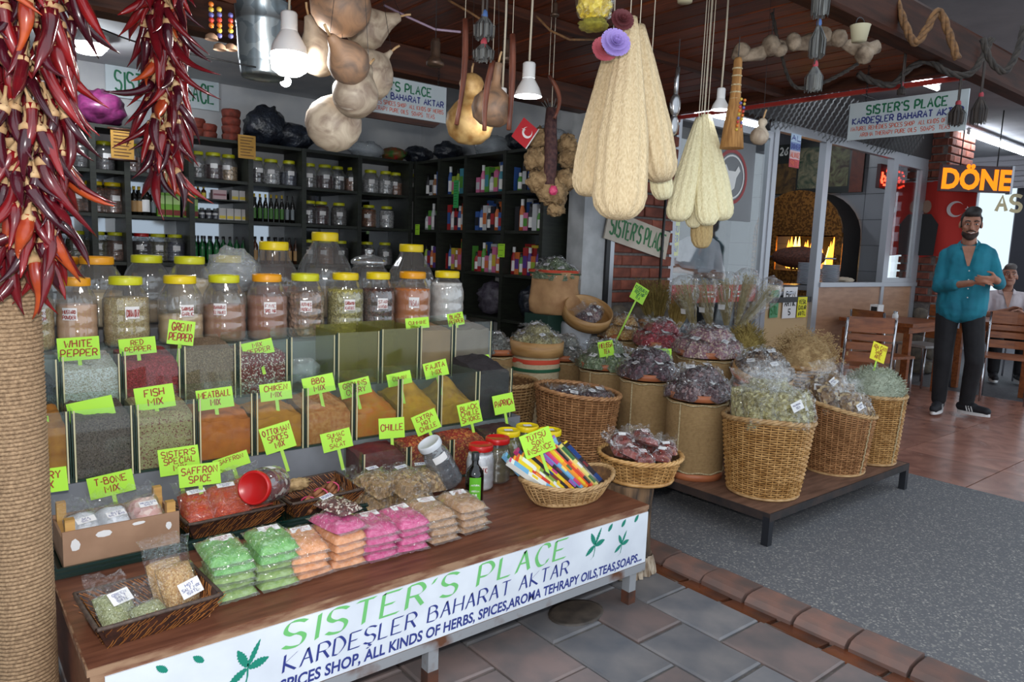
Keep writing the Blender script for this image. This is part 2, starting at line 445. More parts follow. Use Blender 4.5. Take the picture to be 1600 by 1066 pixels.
# --- wooden canopy over the stall
CZ = 2.40
cl = struct(MB().bbox(-1.6, 4.45, 1.5, 3.75, CZ + 0.022, CZ + 0.05).build('ceiling', mat('canopy_back', srgb(20, 12, 8), 0.9)))
pk = []
for k in range(3):
    mb = MB(); w = 0.068; L = 1.12; b = 0.006
    prof = [(-w, 0.02), (-w, b), (-w + b, 0), (w - b, 0), (w, b), (w, 0.02)]; n = len(prof)
    mb.add([(a, -L, z) for a, z in prof] + [(a, L, z) for a, z in prof], [(i + 1, i, n + i, n + i + 1) for i in range(n - 1)] + [tuple(range(n)), tuple(reversed(range(n, 2 * n)))], False)
    pk.append(mb.mesh('plank', M_plank))
x = -1.5
while x < 4.42:
    link('plank', R.choice(pk), cl, (x, 2.625, CZ + R.uniform(-0.002, 0.003))); x += 0.141
def beam(name, a, b, w, h, m=M_beam, parent=None):
    a = Vector(a); b = Vector(b); d = b - a; L = d.length; mb = MB()
    N = 14; prof = [(-.5, -.42), (-.42, -.5), (.42, -.5), (.5, -.42), (.5, .42), (.42, .5), (-.42, .5), (-.5, .42)]
    vs = []
    for i in range(N + 1):
        for q, (s, t) in enumerate(prof): vs.append((L * i / N, s * w * (1 + 0.05 * nz(i * .9, q)), t * h * (1 + 0.06 * nz(i * .7, q + 9))))
    fs = [(i * 8 + k, i * 8 + (k + 1) % 8, (i + 1) * 8 + (k + 1) % 8, (i + 1) * 8 + k) for i in range(N) for k in range(8)] + [tuple(reversed(range(8))), tuple(N * 8 + k for k in range(8))]
    mb.add(vs, fs, False)
    return mb.build(name, m, parent, a, (0, math.atan2(-d.z, math.hypot(d.x, d.y)), math.atan2(d.y, d.x)))
struct(beam('trim_2', (-1.6, 3.66, 2.32), (4.4, 3.66, 2.33), 0.14, 0.16))
struct(beam('trim_3', (-1.6, 2.70, CZ - 0.02), (4.4, 2.70, CZ - 0.02), 0.055, 0.045))
struct(beam('trim_4', (-1.6, 1.53, CZ - 0.05), (5.4, 1.50, CZ - 0.05), 0.10, 0.18, mat('beam_dark', srgb(62, 32, 20), .55, srgb(40, 20, 12), 7, stretch=(.5, 5, 5), detail=6, bump=.3, spec=.1)))
struct(beam('trim_5', (4.43, 1.55, CZ + 0.0), (4.43, 3.72, CZ + 0.0), 0.07, 0.10))
struct(MB().bbox(4.47, 4.50, 1.62, 3.7, CZ - 0.075, CZ - 0.052).build('trim_6', M_red))
# neighbour's grey ceiling and the street roof it continues
struct(MB().bbox(4.52, 13.6, 0.8, 6.1, 2.92, 3.0).build('ceiling_neighbour', M_greyc))
# --- spice shop room
struct(MB().bbox(-1.7, 3.9, 6.0, 6.1, 0, 2.56).build('wall_back', M_white))
struct(MB().bbox(3.72, 3.8, 3.78, 6.0, 0, 2.56).build('wall_right', M_white))
struct(MB().bbox(-1.7, -1.6, 1.5, 6.0, 0, 2.56).build('wall_left', M_white))
struct(MB().bbox(-1.7, 3.8, 3.74, 6.1, 2.50, 2.56).build('ceiling_shop', M_white))
struct(MB().bbox(3.57, 3.79, 3.62, 3.78, 0, 2.40).build('wall_pillar', mat('pillar_paint', srgb(188, 190, 192), 0.75, srgb(164, 166, 168), 9, detail=8, bump=0.1)))
struct(MB().bbox(3.79, 3.83, 3.60, 3.78, 0, 2.40).build('trim_7', M_black))
struct(MB().bbox(3.83, 3.87, 3.60, 3.78, 0, 2.40).build('trim_8', M_alu))
# brick pier: mortar core, separate bricks, rubble stones at the foot
bp = struct(MB().bbox(3.88, 4.55, 3.66, 3.90, 0, 2.6).build('wall_brick', mat('pier_mortar', srgb(128, 120, 116), 0.95, srgb(104, 98, 96), 30, bump=0.4)))
bk = []
for k in range(5):
    mb = MB(); x, y, z = 0.1, 0.03, 0.036; b = 0.006; j = lambda: R.uniform(-.004, .004)
    vs = [(-x, -y + b, -z), (x, -y + b, -z), (x, -y + b, z), (-x, -y + b, z), (-x + b + j(), -y + j() * .5, -z + b + j() * .5), (x - b + j(), -y + j() * .5, -z + b + j() * .5), (x - b + j(), -y + j() * .5, z - b), (-x + b, -y + j() * .5, z - b), (-x, y, -z), (x, y, -z), (x, y, z), (-x, y, z)]
    mb.add(vs, [(4, 5, 6, 7), (0, 1, 5, 4), (1, 2, 6, 5), (2, 3, 7, 6), (3, 0, 4, 7), (8, 9, 1, 0), (10, 11, 3, 2), (9, 10, 2, 1), (11, 8, 0, 3)])
    bk.append(mb.mesh('brick', M_brick))
for row in range(18):
    z = 0.985 + row * 0.091
    if row % 2: spans = [(3.88, 3.985), (3.995, 4.20), (4.21, 4.415), (4.425, 4.55)]
    else: spans = [(3.88, 4.085), (4.095, 4.30), (4.31, 4.55)]
    for a, b in spans:
        link('brick', R.choice(bk), bp, ((a + b) / 2, 3.655 + R.uniform(-.004, .004), z), (0, R.uniform(-.01, .01), 0)).scale = ((b - a) / 0.2, 1, 1)
def stone_mesh(sx, sz, seed):
    mb = MB(); vs = []; N = 7
    ring = [(math.cos(2 * PI * k / 10), math.sin(2 * PI * k / 10)) for k in range(10)]
    rr = [0.85 + 0.2 * nz(k * .8, seed * 3.1) for k in range(10)]
    for lv, (sc, yy) in enumerate(((1, 0.0), (0.97, -0.03), (0.7, -0.05))):
        for k, (c, s) in enumerate(ring): vs.append((c * sx * sc * rr[k], yy + 0.01 * nz(k, seed, lv), s * sz * sc * rr[k]))
    fs = [(l * 10 + k, l * 10 + (k + 1) % 10, (l + 1) * 10 + (k + 1) % 10, (l + 1) * 10 + k) for l in range(2) for k in range(10)] + [tuple(20 + k for k in range(10))]
    mb.add(vs, fs, True); return mb.mesh('stone', M_stone)
sm = [stone_mesh(0.12, 0.085, k) for k in range(5)]
for row in range(6):
    for k in range(3):
        link('stone', R.choice(sm), bp, (3.99 + 0.225 * k + (0.04 if row % 2 else -0.02), 3.66, 0.08 + row * 0.155), (0, R.uniform(-.3, .3), 0))
# thin black conduit on the pier
struct(MB().tube([(4.37, 3.585, 0.2), (4.38, 3.585, 1.4), (4.40, 3.585, 2.6)], 0.011, 8).build('trim_9', M_black))

# --- neighbour's front: glazed door panel, sliding window, counter wall
FY = 3.70
def frame_rect(mb, x0, x1, z0, z1, y, w=0.045, d=0.05):
    mb.bbox(x0, x1, y - d / 2, y + d / 2, z1 - w, z1); mb.bbox(x0, x1, y - d / 2, y + d / 2, z0, z0 + w)
    mb.bbox(x0, x0 + w, y - d / 2, y + d / 2, z0 + w, z1 - w); mb.bbox(x1 - w, x1, y - d / 2, y + d / 2, z0 + w, z1 - w)
    return mb
d1 = struct(frame_rect(MB(), 4.58, 5.93, 0.02, 2.42, FY, 0.06).build('door_1', M_alu))
tag(MB().bbox(4.64, 5.87, FY - 0.004, FY + 0.004, 0.08, 2.36).build('pane', M_pane, d1))
MB().bbox(4.66, 5.86, FY - 0.008, FY - 0.005, 0.92, 1.07).build('red_band', mat('red_sticker', srgb(196, 34, 40), 0.4), d1)
for k, xx in enumerate((4.98, 5.42)):
    mb = MB(); mb.add([(xx + 0.05 * math.cos(a * PI / 8), FY - 0.0095, 0.995 + 0.06 * math.sin(a * PI / 8)) for a in range(16)], [tuple(range(16))])
    mb.build('badge', mat('badge_white', srgb(225, 225, 222), 0.5), d1)
    mb = MB(); mb.bbox(xx - 0.014, xx + 0.014, FY - 0.0115, FY - 0.0105, 0.955, 1.035); mb.build('badge_glass', mat('badge_red', srgb(150, 40, 40), 0.5), d1)
    for q in range(2): MB().bbox(xx + 0.09, xx + 0.25, FY - 0.0095, FY - 0.0085, 0.965 + 0.035 * q, 0.98 + 0.035 * q).build('sticker_line', MATS['badge_white'], d1)
# window_1: two lights over the counter
w1 = struct(MB().build('window_1', M_alu)) if False else None
mb = MB(); mb.bbox(5.95, 9.2, FY - .03, FY + .03, 2.44, 2.52); 
for a, b in ((5.93, 6.0), (6.83, 6.93), (8.30, 8.37), (9.1, 9.2)): mb.bbox(a, b, FY - .035, FY + .035, 0.10, 2.44)
mb.bbox(6.93, 9.2, FY - .05, FY + .05, 1.045, 1.09)
w1 = struct(mb.build('window_1', M_alu))
MB().bbox(8.37, 9.1, FY - .004, FY + .004, 1.09, 2.44).build('pane', film('window_pane_b', (0.8, 0.84, 0.86), 0.35, 0.02), w1)
fr = frame_rect(MB(), 8.37, 9.1, 1.09, 2.44, FY - 0.02, 0.05, 0.03).build('sash', M_alu, w1)
struct(MB().bbox(6.93, 9.2, FY - 0.02, FY + 0.06, 0, 1.045).build('wall_counter', mat('counter_wood', srgb(176, 134, 104), 0.4, srgb(158, 116, 88), 5, stretch=(1, 1, 5), detail=6)))
struct(MB().bbox(6.0, 6.83, FY - 0.0, FY + 0.06, 0, 0.90).build('wall_counter_low', mat('counter_cream', srgb(196, 166, 124), 0.5)))
struct(MB().bbox(6.0, 6.83, FY - 0.02, FY + 0.35, 0.90, 0.95).build('trim_10', M_black))
struct(MB().bbox(4.55, 9.25, FY - .04, FY + .06, 2.52, 2.92).build('wall_fascia', mat('fascia_dark', srgb(46, 40, 40), 0.7)))
# kitchen behind the window
struct(MB().bbox(4.6, 9.2, 6.0, 6.08, 0, 2.92).build('wall_kitchen_back', mat('kitchen_grey', srgb(120, 118, 118), 0.6)))
wk = struct(MB().bbox(8.66, 8.74, 3.8, 6.0, 0, 2.92).build('wall_kitchen', mat('grout', srgb(96, 98, 104), 0.8)))
tme = MB().bbox(-0.012, 0.0, -0.147, 0.147, -0.147, 0.147).mesh('tile', M_tile)
for i in range(7):
    for k in range(8): link('tile', tme, wk, (8.66, 3.96 + 0.3 * i, 0.45 + 0.3 * k))
struct(MB().bbox(4.6, 9.2, 3.76, 6.08, -0.05, 0).build('floor_kitchen', M_dark))
# brick column right of the window with a rubble foot, and the far glazed end of the passage
bc = struct(MB().bbox(9.26, 9.95, 3.50, 3.95, 0, 2.92).build('wall_column', MATS['pier_mortar']))
for row in range(22):
    z = 0.9 + row * 0.091
    spans = [(9.26, 9.47), (9.48, 9.70), (9.71, 9.95)] if row % 2 else [(9.26, 9.36), (9.37, 9.58), (9.59, 9.82), (9.83, 9.95)]
    for a, b in spans: link('brick', R.choice(bk), bc, ((a + b) / 2, 3.495 + R.uniform(-.004, .004), z)).scale = ((b - a) / 0.2, 1, 1)
    for a in (0, 1, 2):
        o = link('brick', R.choice(bk), bc, (9.255 + R.uniform(-.004, .004), 3.57 + 0.15 * a + (0.05 if row % 2 else 0), z), (0, 0, -PI / 2)); o.scale = (0.7, 1, 1)
for row in range(5):
    for k in range(3): link('stone', R.choice(sm), bc, (9.36 + 0.23 * k, 3.50, 0.08 + row * 0.16), (0, R.uniform(-.3, .3), 0))
    for k in range(2): link('stone', R.choice(sm), bc, (9.26, 3.6 + 0.22 * k, 0.08 + row * 0.16), (0, 0, -PI / 2))
# glazed end of the passage, daylight beyond it
EX = 12.6
wn = struct(MB().bbox(EX, EX + 0.08, 2.0, 6.0, 0.0, 0.86).build('wall_end', mat('end_wall', srgb(150, 152, 160), 0.6)))
struct(MB().bbox(EX, EX + 0.08, 2.0, 6.0, 2.62, 2.92).build('wall_end_top', MATS['end_wall']))
mb = MB()
for yy in (2.62, 3.40, 3.72, 4.30, 4.62, 5.4): mb.bbox(EX - 0.02, EX + 0.06, yy - 0.035, yy + 0.035, 0.86, 2.62)
mb.bbox(EX - 0.02, EX + 0.06, 2.0, 6.0, 2.56, 2.62)
w2 = struct(mb.build('window_2', M_alu))
for a, b in ((2.0, 2.6), (2.65, 3.37), (3.43, 3.69), (3.75, 4.27), (4.33, 4.59), (4.65, 5.37)):
    MB().bbox(EX + 0.01, EX + 0.018, a, b, 0.86, 2.58).build('pane', M_pane, w2)
MB().bbox(EX - 0.03, EX + 0.0, 3.42, 3.74, 0.86, 2.5).build('door_leaf', mat('dark_leaf', srgb(48, 48, 56), 0.5), w2)
# slatted shutter housing above
sh = struct(MB().bbox(EX - 0.25, EX - 0.2, 2.0, 6.0, 2.45, 2.92).build('trim_11', mat('shutter', srgb(140, 138, 144), 0.5)))
for k in range(6): MB().bbox(EX - 0.275, EX - 0.25, 2.0, 6.0, 2.47 + 0.075 * k, 2.53 + 0.075 * k).build('slat', MATS['shutter'], sh)
# ================================================================== BENCH WITH BANNER
M_bench = mat('bench_wood', srgb(122, 76, 56), 0.38, srgb(92, 54, 40), 6, stretch=(1, 9, 9), detail=8, bump=0.12, bscale=0.002)
M_bedge = mat('bench_edge', srgb(150, 118, 92), 0.6, srgb(108, 66, 46), 10, stretch=(1, 4, 4), detail=8, ramp=(0.42, 0.6))
M_rust = mat('rusty_paint', srgb(140, 142, 146), 0.55, srgb(96, 60, 40), 9, detail=9, ramp=(0.5, 0.66), bump=0.2)
M_rustd = mat('rusty_foot', srgb(92, 52, 34), 0.8, srgb(60, 40, 32), 20, bump=0.4)
M_banner = mat('banner_white', srgb(222, 228, 236), 0.45, srgb(204, 210, 220), 5, detail=8)
M_lgreen = mat('letter_green', srgb(108, 186, 110), 0.5)
M_lblue = mat('letter_blue', srgb(44, 56, 128), 0.5)
M_teal = mat('leaf_teal', srgb(22, 128, 108), 0.5)
BX0, BX1, BY0 = 0.236, 2.08, 1.69
bench = thing('display_bench', 'low brown wooden display bench with a printed white banner along its front', 'bench', (0, 0, 0))
mb = MB(); mb.bbox(BX0, BX1, BY0, 2.50, 0.362, 0.38); mb.build('bench_top', M_bench, bench)
mb = MB(); mb.bbox(BX0, BX1, BY0 - 0.004, BY0, 0.363, 0.379); mb.bbox(BX0 - 0.004, BX0, BY0 - 0.004, 2.5, 0.363, 0.379); mb.build('edge_band', M_bedge, bench)
MB().bbox(BX0 + 0.004, BX1 - 0.004, BY0 + 0.004, BY0 + 0.02, 0.15, 0.362).build('front_board', M_bench, bench)
MB().bbox(BX0 + 0.004, BX0 + 0.02, BY0 + 0.02, 2.5, 0.0, 0.362).build('side_board', M_bench, bench)
MB().bbox(BX0 + 0.002, BX1 - 0.004, BY0 - 0.002, BY0 + 0.004, 0.150, 0.362).build('batten', M_bedge, bench)
mb = MB(); mb.bbox(BX0 + 0.03, BX1 - 0.005, BY0 - 0.006, BY0 - 0.002, 0.157, 0.354)
ban = mb.build('banner', M_banner, bench)
mb = MB(); mb.bbox(BX0, BX1, BY0 - 0.004, BY0 + 0.03, 0.122, 0.153); mb.bbox(BX0, BX0 + 0.03, BY0 + 0.03, 2.5, 0.122, 0.15); mb.bbox(BX1 - 0.03, BX1, BY0 + 0.03, 2.5, 0.122, 0.15)
mb.build('frame_rail', M_rust, bench)
for (x, y) in ((2.02, BY0 + 0.02), (1.13, BY0 + 0.02), (0.27, BY0 + 0.04), (2.02, 2.46), (1.13, 2.46)):
    lg = MB().bbox(x - 0.018, x + 0.018, y - 0.018, y + 0.018, 0.0, 0.125).build('leg', M_rust, bench)
    MB().bbox(x - 0.019, x + 0.019, y - 0.019, y + 0.019, 0.0, 0.05).build('rusty_foot', M_rustd, lg)
BYF = BY0 - 0.0068
U = Vector((1, 0, 0)); V = Vector((0, 0, 1))
mb = MB(); s = 0.066
w = text_width("SISTER'S PLACE", s, 3.0); write(mb, "SISTER'S PLACE", (0.665, BYF, 0.282), U, V, s, nib=(0.0062, 0.0026), slant=0.16, sp=3.0, wx=(0.985) / w)
# small serif strokes at the feet of the big letters
mb.build('lettering', M_lgreen, ban)
mb = MB(); s = 0.046
w = text_width("KARDEŞLER BAHARAT AKTAR", s, 2.4); write(mb, "KARDEŞLER BAHARAT AKTAR", (0.665, BYF, 0.219), U, V, s, nib=(0.0034, 0.0016), slant=0.14, sp=2.4, wx=1.0 / w)
mb.build('lettering', M_lblue, ban)
put_text("NATUREL REMEDIES, SPICES SHOP, ALL KINDS OF HERBS, SPICES,AROMA TEHRAPY OILS,TEAS,SOAPS...", 0.045, M_lblue, (0.285, BYF, 0.169), U, V, ban, fit=1.765, bold=0.0012, shear=0.12)
def leaf(mb, o, ang, L, W, n=7, y=BYF):
    pts = []; ca, sa = math.cos(ang), math.sin(ang)
    up = []; dn = []
    for i in range(n * 2 + 1):
        t = i / (n * 2.0); ww = W * math.sin(PI * min(1, t * 0.92 + 0.08)) ** 0.8 * (1.0 if i % 2 else 0.72)
        up.append((t * L, ww)); dn.append((t * L, -ww))
    k = len(up); vs = []
    for a, b in up + dn: vs.append((o[0] + a * ca - b * sa, y, o[1] + a * sa + b * ca))
    mb.add(vs, [(i, i + 1, k + i + 1, k + i) for i in range(k - 1)], False)
def emblem(cx, cz, s):
    mb = MB()
    leaf(mb, (cx - 0.02 * s, cz), 2.0, 0.75 * s, 0.16 * s); leaf(mb, (cx, cz), 1.1, 0.95 * s, 0.1 * s); leaf(mb, (cx + .03 * s, cz - .06 * s), 0.25, 0.7 * s, 0.17 * s); leaf(mb, (cx - .05 * s, cz - .05 * s), 3.75, 0.75 * s, 0.15 * s)
    P = [(cx, BYF, cz), (cx - 0.02 * s, BYF, cz - 0.35 * s), (cx - 0.1 * s, BYF, cz - 0.65 * s), (cx - 0.3 * s, BYF, cz - 0.75 * s)]
    for i in range(3):
        a = Vector(P[i]); b = Vector(P[i + 1]); q = Vector((0.03 * s, 0, 0.02 * s)); mb.add([a - q, a + q, b + q, b - q], [(0, 1, 2, 3)])
    mb.build('leaf_emblem', M_teal, ban)
emblem(0.576, 0.268, 0.075); emblem(1.795, 0.292, 0.068); emblem(1.935, 0.262, 0.055)
for x, z, a in ((0.472, 0.318, 2.4), (0.392, 0.322, 2.4), (0.335, 0.25, 2.4), (0.42, 0.23, 2.2), (1.86, 0.326, 0.9), (1.93, 0.327, 0.9), (2.0, 0.33, 0.9)):
    mb = MB(); leaf(mb, (x, z), a, 0.032, 0.009); mb.build('leaf_print', M_teal, ban)

# stepped stand behind the bench, covered in grey sheet
M_step = mat('step_grey', srgb(126, 128, 134), 0.5, srgb(108, 110, 116), 6)
st = thing('stepped_stand', 'grey stepped stand that carries the glass bins and yellow-lidded jars', 'display stand', (0, 0, 0))
MB().bbox(0.2, 2.12, 2.505, 2.74, 0.0, 0.548).build('step', M_step, st)
MB().bbox(0.2, 2.18, 2.745, 2.98, 0.0, 0.712).build('step', M_step, st)
MB().bbox(0.2, 2.30, 2.985, 3.26, 0.0, 0.882).build('step', M_step, st)
MB().bbox(0.2, 2.34, 3.265, 3.62, 0.0, 0.93).build('step', M_step, st)

# ================================================================== GLASS BINS AND SPICES
M_gp = film('bin_glass', (0.94, 0.97, 0.95), 0.02, 0.03, diff=0.01, dcol=(0.75, 0.8, 0.76), edge=0.07)
M_gpd = film('bin_glass_dusty', (0.80, 0.80, 0.55), 0.03, 0.1, diff=0.12, dcol=(0.42, 0.40, 0.18), edge=0.1)
M_strip = mat('bin_strip', srgb(196, 188, 150), 0.5)
M_stripd = mat('bin_edge', srgb(44, 62, 54), 0.2)
def bin_(name, label, x0, x1, y0, y1, z0, z1, glass=None):
    glass = glass or M_gp; t = 0.004; g = 0.006
    b = thing(name, label, 'bin', ((x0 + x1) / 2, y0, z0))
    w = (x1 - x0) / 2 - g; d = y1 - y0 - g; h = z1 - z0
    MB().bbox(-w, w, 0, d, 0, 0.006).build('base', M_stripd, b)
    MB().bbox(-w, w, 0, t, 0.006, h).build('front_pane', glass, b)
    MB().bbox(-w, w, d - t, d, 0.006, h + 0.012).build('back_pane', glass, b)
    for s_ in (-1, 1):
        MB().bbox(s_ * w - t / 2, s_ * w + t / 2, t, d - t, 0.006, h + 0.004).build('side_pane', glass, b)
        MB().bbox(s_ * (w - 0.004) - 0.0022, s_ * (w - 0.004) + 0.0022, -0.0015, 0.0, 0.0, h).build('corner_strip', M_strip, b)
        MB().bbox(s_ * (w + 0.003) - 0.0015, s_ * (w + 0.003) + 0.0015, -0.0015, 0.004, 0.0, h).build('glass_edge', M_stripd, b)
    return b
def heap(name, label, x0, x1, y0, y1, z0, hf, hb, m, cat, rough=0.006, peak=0.0, seed=0, group=None):
    """poured spice filling a bin: lower at the front, heaped to the back"""
    N = 16; mb = MB(); g = 0.012; vs = []; w = x1 - x0 - 2 * g; d = y1 - y0 - 2 * g
    for j in range(N + 1):
        for i in range(N + 1):
            u = i / N; v = j / N
            z = hf + (hb - hf) * (v ** 0.8) + peak * math.exp(-((u - .55) ** 2 + (v - .6) ** 2) * 9) + rough * (nz(u * 5 + seed, v * 5) + 0.5 * nz(u * 13, v * 13 + seed))
            vs.append(((u - .5) * w, v * d, max(0.004, z)))
    fs = [(j * (N + 1) + i, j * (N + 1) + i + 1, (j + 1) * (N + 1) + i + 1, (j + 1) * (N + 1) + i) for j in range(N) for i in range(N)]
    mb.add(vs, fs, True)
    n = len(vs)
    for edge in ([i for i in range(N + 1)], [j * (N + 1) + N for j in range(N + 1)], [N * (N + 1) + N - i for i in range(N + 1)], [(N - j) * (N + 1) for j in range(N + 1)]):
        b0 = len(mb.v)
        mb.add([vs[k] for k in edge] + [(vs[k][0], vs[k][1], 0.0) for k in edge], [(k, len(edge) + k, len(edge) + k + 1, k + 1) for k in range(len(edge) - 1)], False)
    return tag(mb.build(name, m, None, ((x0 + x1) / 2, y0 + g, z0 + 0.0065)), label, cat, group, 'stuff')
def grains(name, a, b, c, sc, bump=0.7, ramp=(0.3, 0.6)): return mat(name, a, 0.7, b, sc, kind='voronoi', bump=bump, bscale=0.004, ramp=ramp, c3=c)
def powder(name, a, b, sc=30): return mat(name, a, 0.85, b, sc, detail=8, bump=0.5, bscale=0.006, ramp=(0.3, 0.7))
S = {}
S['curry'] = powder('sp_curry', srgb(176, 116, 40), srgb(140, 84, 30))
S['tbone'] = grains('sp_tbone', srgb(88, 74, 70), srgb(112, 96, 88), srgb(60, 46, 44), 330)
S['fish'] = grains('sp_fish', srgb(150, 138, 96), srgb(172, 158, 116), srgb(120, 62, 54), 260, ramp=(0.3, 0.75))
S['meat'] = powder('sp_meat', srgb(190, 104, 22), srgb(160, 82, 18))
S['chicken'] = powder('sp_chicken', srgb(190, 128, 36), srgb(166, 104, 26))
S['bbq'] = mat('sp_bbq', srgb(168, 96, 42), 0.85, srgb(190, 134, 80), 60, detail=8, bump=0.6, bscale=0.008)
S['lamb'] = powder('sp_lamb', srgb(194, 100, 30), srgb(176, 122, 34))
S['cumin'] = powder('sp_cumin', srgb(196, 148, 44), srgb(172, 122, 34))
S['fajita'] = powder('sp_fajita', srgb(190, 146, 52), srgb(150, 108, 42))
S['blackseed'] = grains('sp_black', srgb(44, 38, 42), srgb(62, 54, 56), srgb(26, 22, 26), 420)
S['white'] = grains('sp_white', srgb(206, 208, 212), srgb(186, 182, 174), srgb(168, 160, 150), 260, 0.8)
S['red'] = grains('sp_red', srgb(140, 24, 36), srgb(112, 14, 26), srgb(170, 50, 60), 240, 0.8)
S['green'] = grains('sp_green', srgb(118, 96, 74), srgb(92, 74, 58), srgb(140, 120, 96), 280)
S['mix'] = grains('sp_mix', srgb(120, 40, 44), srgb(84, 34, 38), srgb(206, 200, 190), 230, 0.8, (0.3, 0.7))
S['ground'] = powder('sp_ground', srgb(150, 118, 82), srgb(132, 102, 70), 14)
S['bpepper'] = powder('sp_bpepper', srgb(132, 116, 104), srgb(116, 100, 90), 14)
S['sumac'] = powder('sp_sumac', srgb(96, 22, 24), srgb(70, 14, 18))
S['chilli'] = mat('sp_chilli', srgb(150, 44, 28), 0.8, srgb(110, 26, 20), 150, detail=6, bump=0.7, bscale=0.006, c3=srgb(190, 120, 60), kind='voronoi')
S['urfa'] = grains('sp_urfa', srgb(52, 26, 30), srgb(80, 40, 40), srgb(34, 18, 22), 260)
S['dust'] = powder('sp_dust', srgb(150, 132, 66), srgb(120, 104, 52))
S['dark'] = grains('sp_dark', srgb(40, 44, 56), srgb(60, 66, 80), srgb(26, 26, 34), 200)
FXE = [0.145, 0.329, 0.507, 0.697, 0.891, 1.08, 1.28, 1.483, 1.676, 1.873, 2.071]
FROW = [('curry', 'CURRY', 'ochre curry powder', .17, .20, .0), ('tbone', 'T-BONE', 'dark grey-brown seed mix', .185, .205, 0), ('fish', 'FISH MIX', 'pale green flaky herb mix', .17, .20, .01), ('meat', 'MEATBALL MIX', 'deep orange ground spice', .13, .155, .04), ('chicken', 'CHIKEN MIX', 'golden ground spice', .12, .135, .045), ('bbq', 'BBQ MIX', 'coarse reddish brown spice flakes', .11, .15, .05), ('lamb', 'CURRY blend', 'orange red ground spice', .09, .12, .075), ('cumin', 'CUMIN', 'mustard yellow ground spice', .09, .13, .085), ('fajita', 'FAJITA MIX', 'yellow brown ground spice', .08, .11, .09), ('blackseed', 'BLACK', 'tiny black seeds piled above the rim', .20, .255, .02)]
for i, (k, sign, desc, hf, hb, pk_) in enumerate(FROW):
    x0, x1 = FXE[i], FXE[i + 1]; 
    bin_('spice_bin', 'front-row glass bin holding the %s' % desc.split(' piled')[0], x0, x1, 2.51, 2.735, 0.549, 0.775)
    heap('spice_heap', '%s heaped in the front-row glass bin %s' % (desc, 'beside the paprica card' if k == 'blackseed' else 'marked ' + sign), x0, x1, 2.51, 2.735, 0.549, hf, hb, S[k], 'spice', 0.008, pk_, i * 3.7)
RXE = [0.15, 0.337, 0.521, 0.716, 0.914, 1.116, 1.318, 1.523, 1.719, 1.906, 2.13]
RROW = [('dark', 'dark blue-black seeds', .12, .13, 0), ('white', 'white peppercorns', .165, .205, 0), ('red', 'crimson pink peppercorns', .16, .20, .015), ('green', 'brown green peppercorns', .20, .225, 0), ('mix', 'mixed red and white peppercorns', .165, .175, 0), (None, 'empty, with crumpled clear plastic inside', 0, 0, 0), (None, 'nearly empty, dusted brown', .012, .02, 0), (None, 'nearly empty, dusted yellow', .014, .028, 0), ('ground', 'light brown ground cumin', .20, .215, .01), ('bpepper', 'grey brown ground black pepper', .19, .21, .02)]
for i, (k, desc, hf, hb, pk_) in enumerate(RROW):
    x0, x1 = RXE[i], RXE[i + 1]; zt = 0.90 + 0.007 * i
    bin_('spice_bin', 'rear-row glass bin %s' % (('filled with ' + desc) if k else desc), x0, x1, 2.75, 2.975, 0.713, zt, M_gpd if i in (6, 7) else None)
    if k: heap('spice_heap', '%s filling a rear-row glass bin' % desc, x0, x1, 2.75, 2.975, 0.713, hf * (zt - .713) / .23, hb * (zt - .713) / .23, S[k], 'spice', 0.007, pk_, i * 5.1 + 2)
    elif hf: heap('spice_residue', 'thin %s residue left in a rear-row bin' % ('yellow' if i == 7 else 'brown'), x0, x1, 2.75, 2.975, 0.713, hf, hb, S['dust'], 'spice', 0.004, 0, i)
# low front bins with red spices
LXE = [1.22, 1.42, 1.62, 1.82, 2.02]
for i, (k, desc, sg) in enumerate((('sumac', 'dark red sumac', 'SUMAC'), ('chilli', 'bright red chilli flakes', 'CHILLE'), ('chilli', 'orange red extra hot chilli flakes', 'EXTRA HOT'), ('urfa', 'black smoked chilli flakes', 'BLACK CHILLE SMOKE'))):
    bin_('spice_bin', 'low glass bin of %s in front of the bin rows' % desc, LXE[i], LXE[i + 1], 2.33, 2.495, 0.381, 0.545)
    heap('spice_heap', '%s in the low bin by the %s card' % (desc, sg), LXE[i], LXE[i + 1], 2.33, 2.495, 0.381, 0.12, 0.15, S[k], 'spice', 0.006, 0.015, i + 20)
# crumpled clear plastic in the empty bin
M_cell = film('cellophane', (0.985, 0.99, 0.99), 0.05, 0.05, 1.0, 30, 0.05, diff=0.018)
M_poly = film('poly_bag', (0.9, 0.93, 0.95), 0.1, 0.1, 1.0, 22, 0.06, diff=0.28, dcol=(0.72, 0.76, 0.8))
def crumple(name, sx, sy, sz, m, parent=None, loc=None, seed=0, amp=0.35, f=3.0, n=22, k=14):
    mb = MB(); mb.sphere((0, 0, 0), (1, 1, 1), n, k)
    vs = []
    for v in mb.v:
        p = Vector(v); r = 1 + amp * nz(p.x * f + seed, p.y * f, p.z * f) + amp * .5 * nz(p.x * f * 2.3, p.y * f * 2.3 + seed, p.z * f * 2.3)
        vs.append((p.x * r * sx, p.y * r * sy, (max(-1, p.z * r) + 1) * sz))
    mb.v = vs; return mb.build(name, m, parent, loc)
tag(crumple('plastic_bag', 0.07, 0.07, 0.05, M_poly, None, (1.217, 2.865, 0.726), 4), 'crumpled clear plastic bag inside the empty rear bin', 'plastic bag')

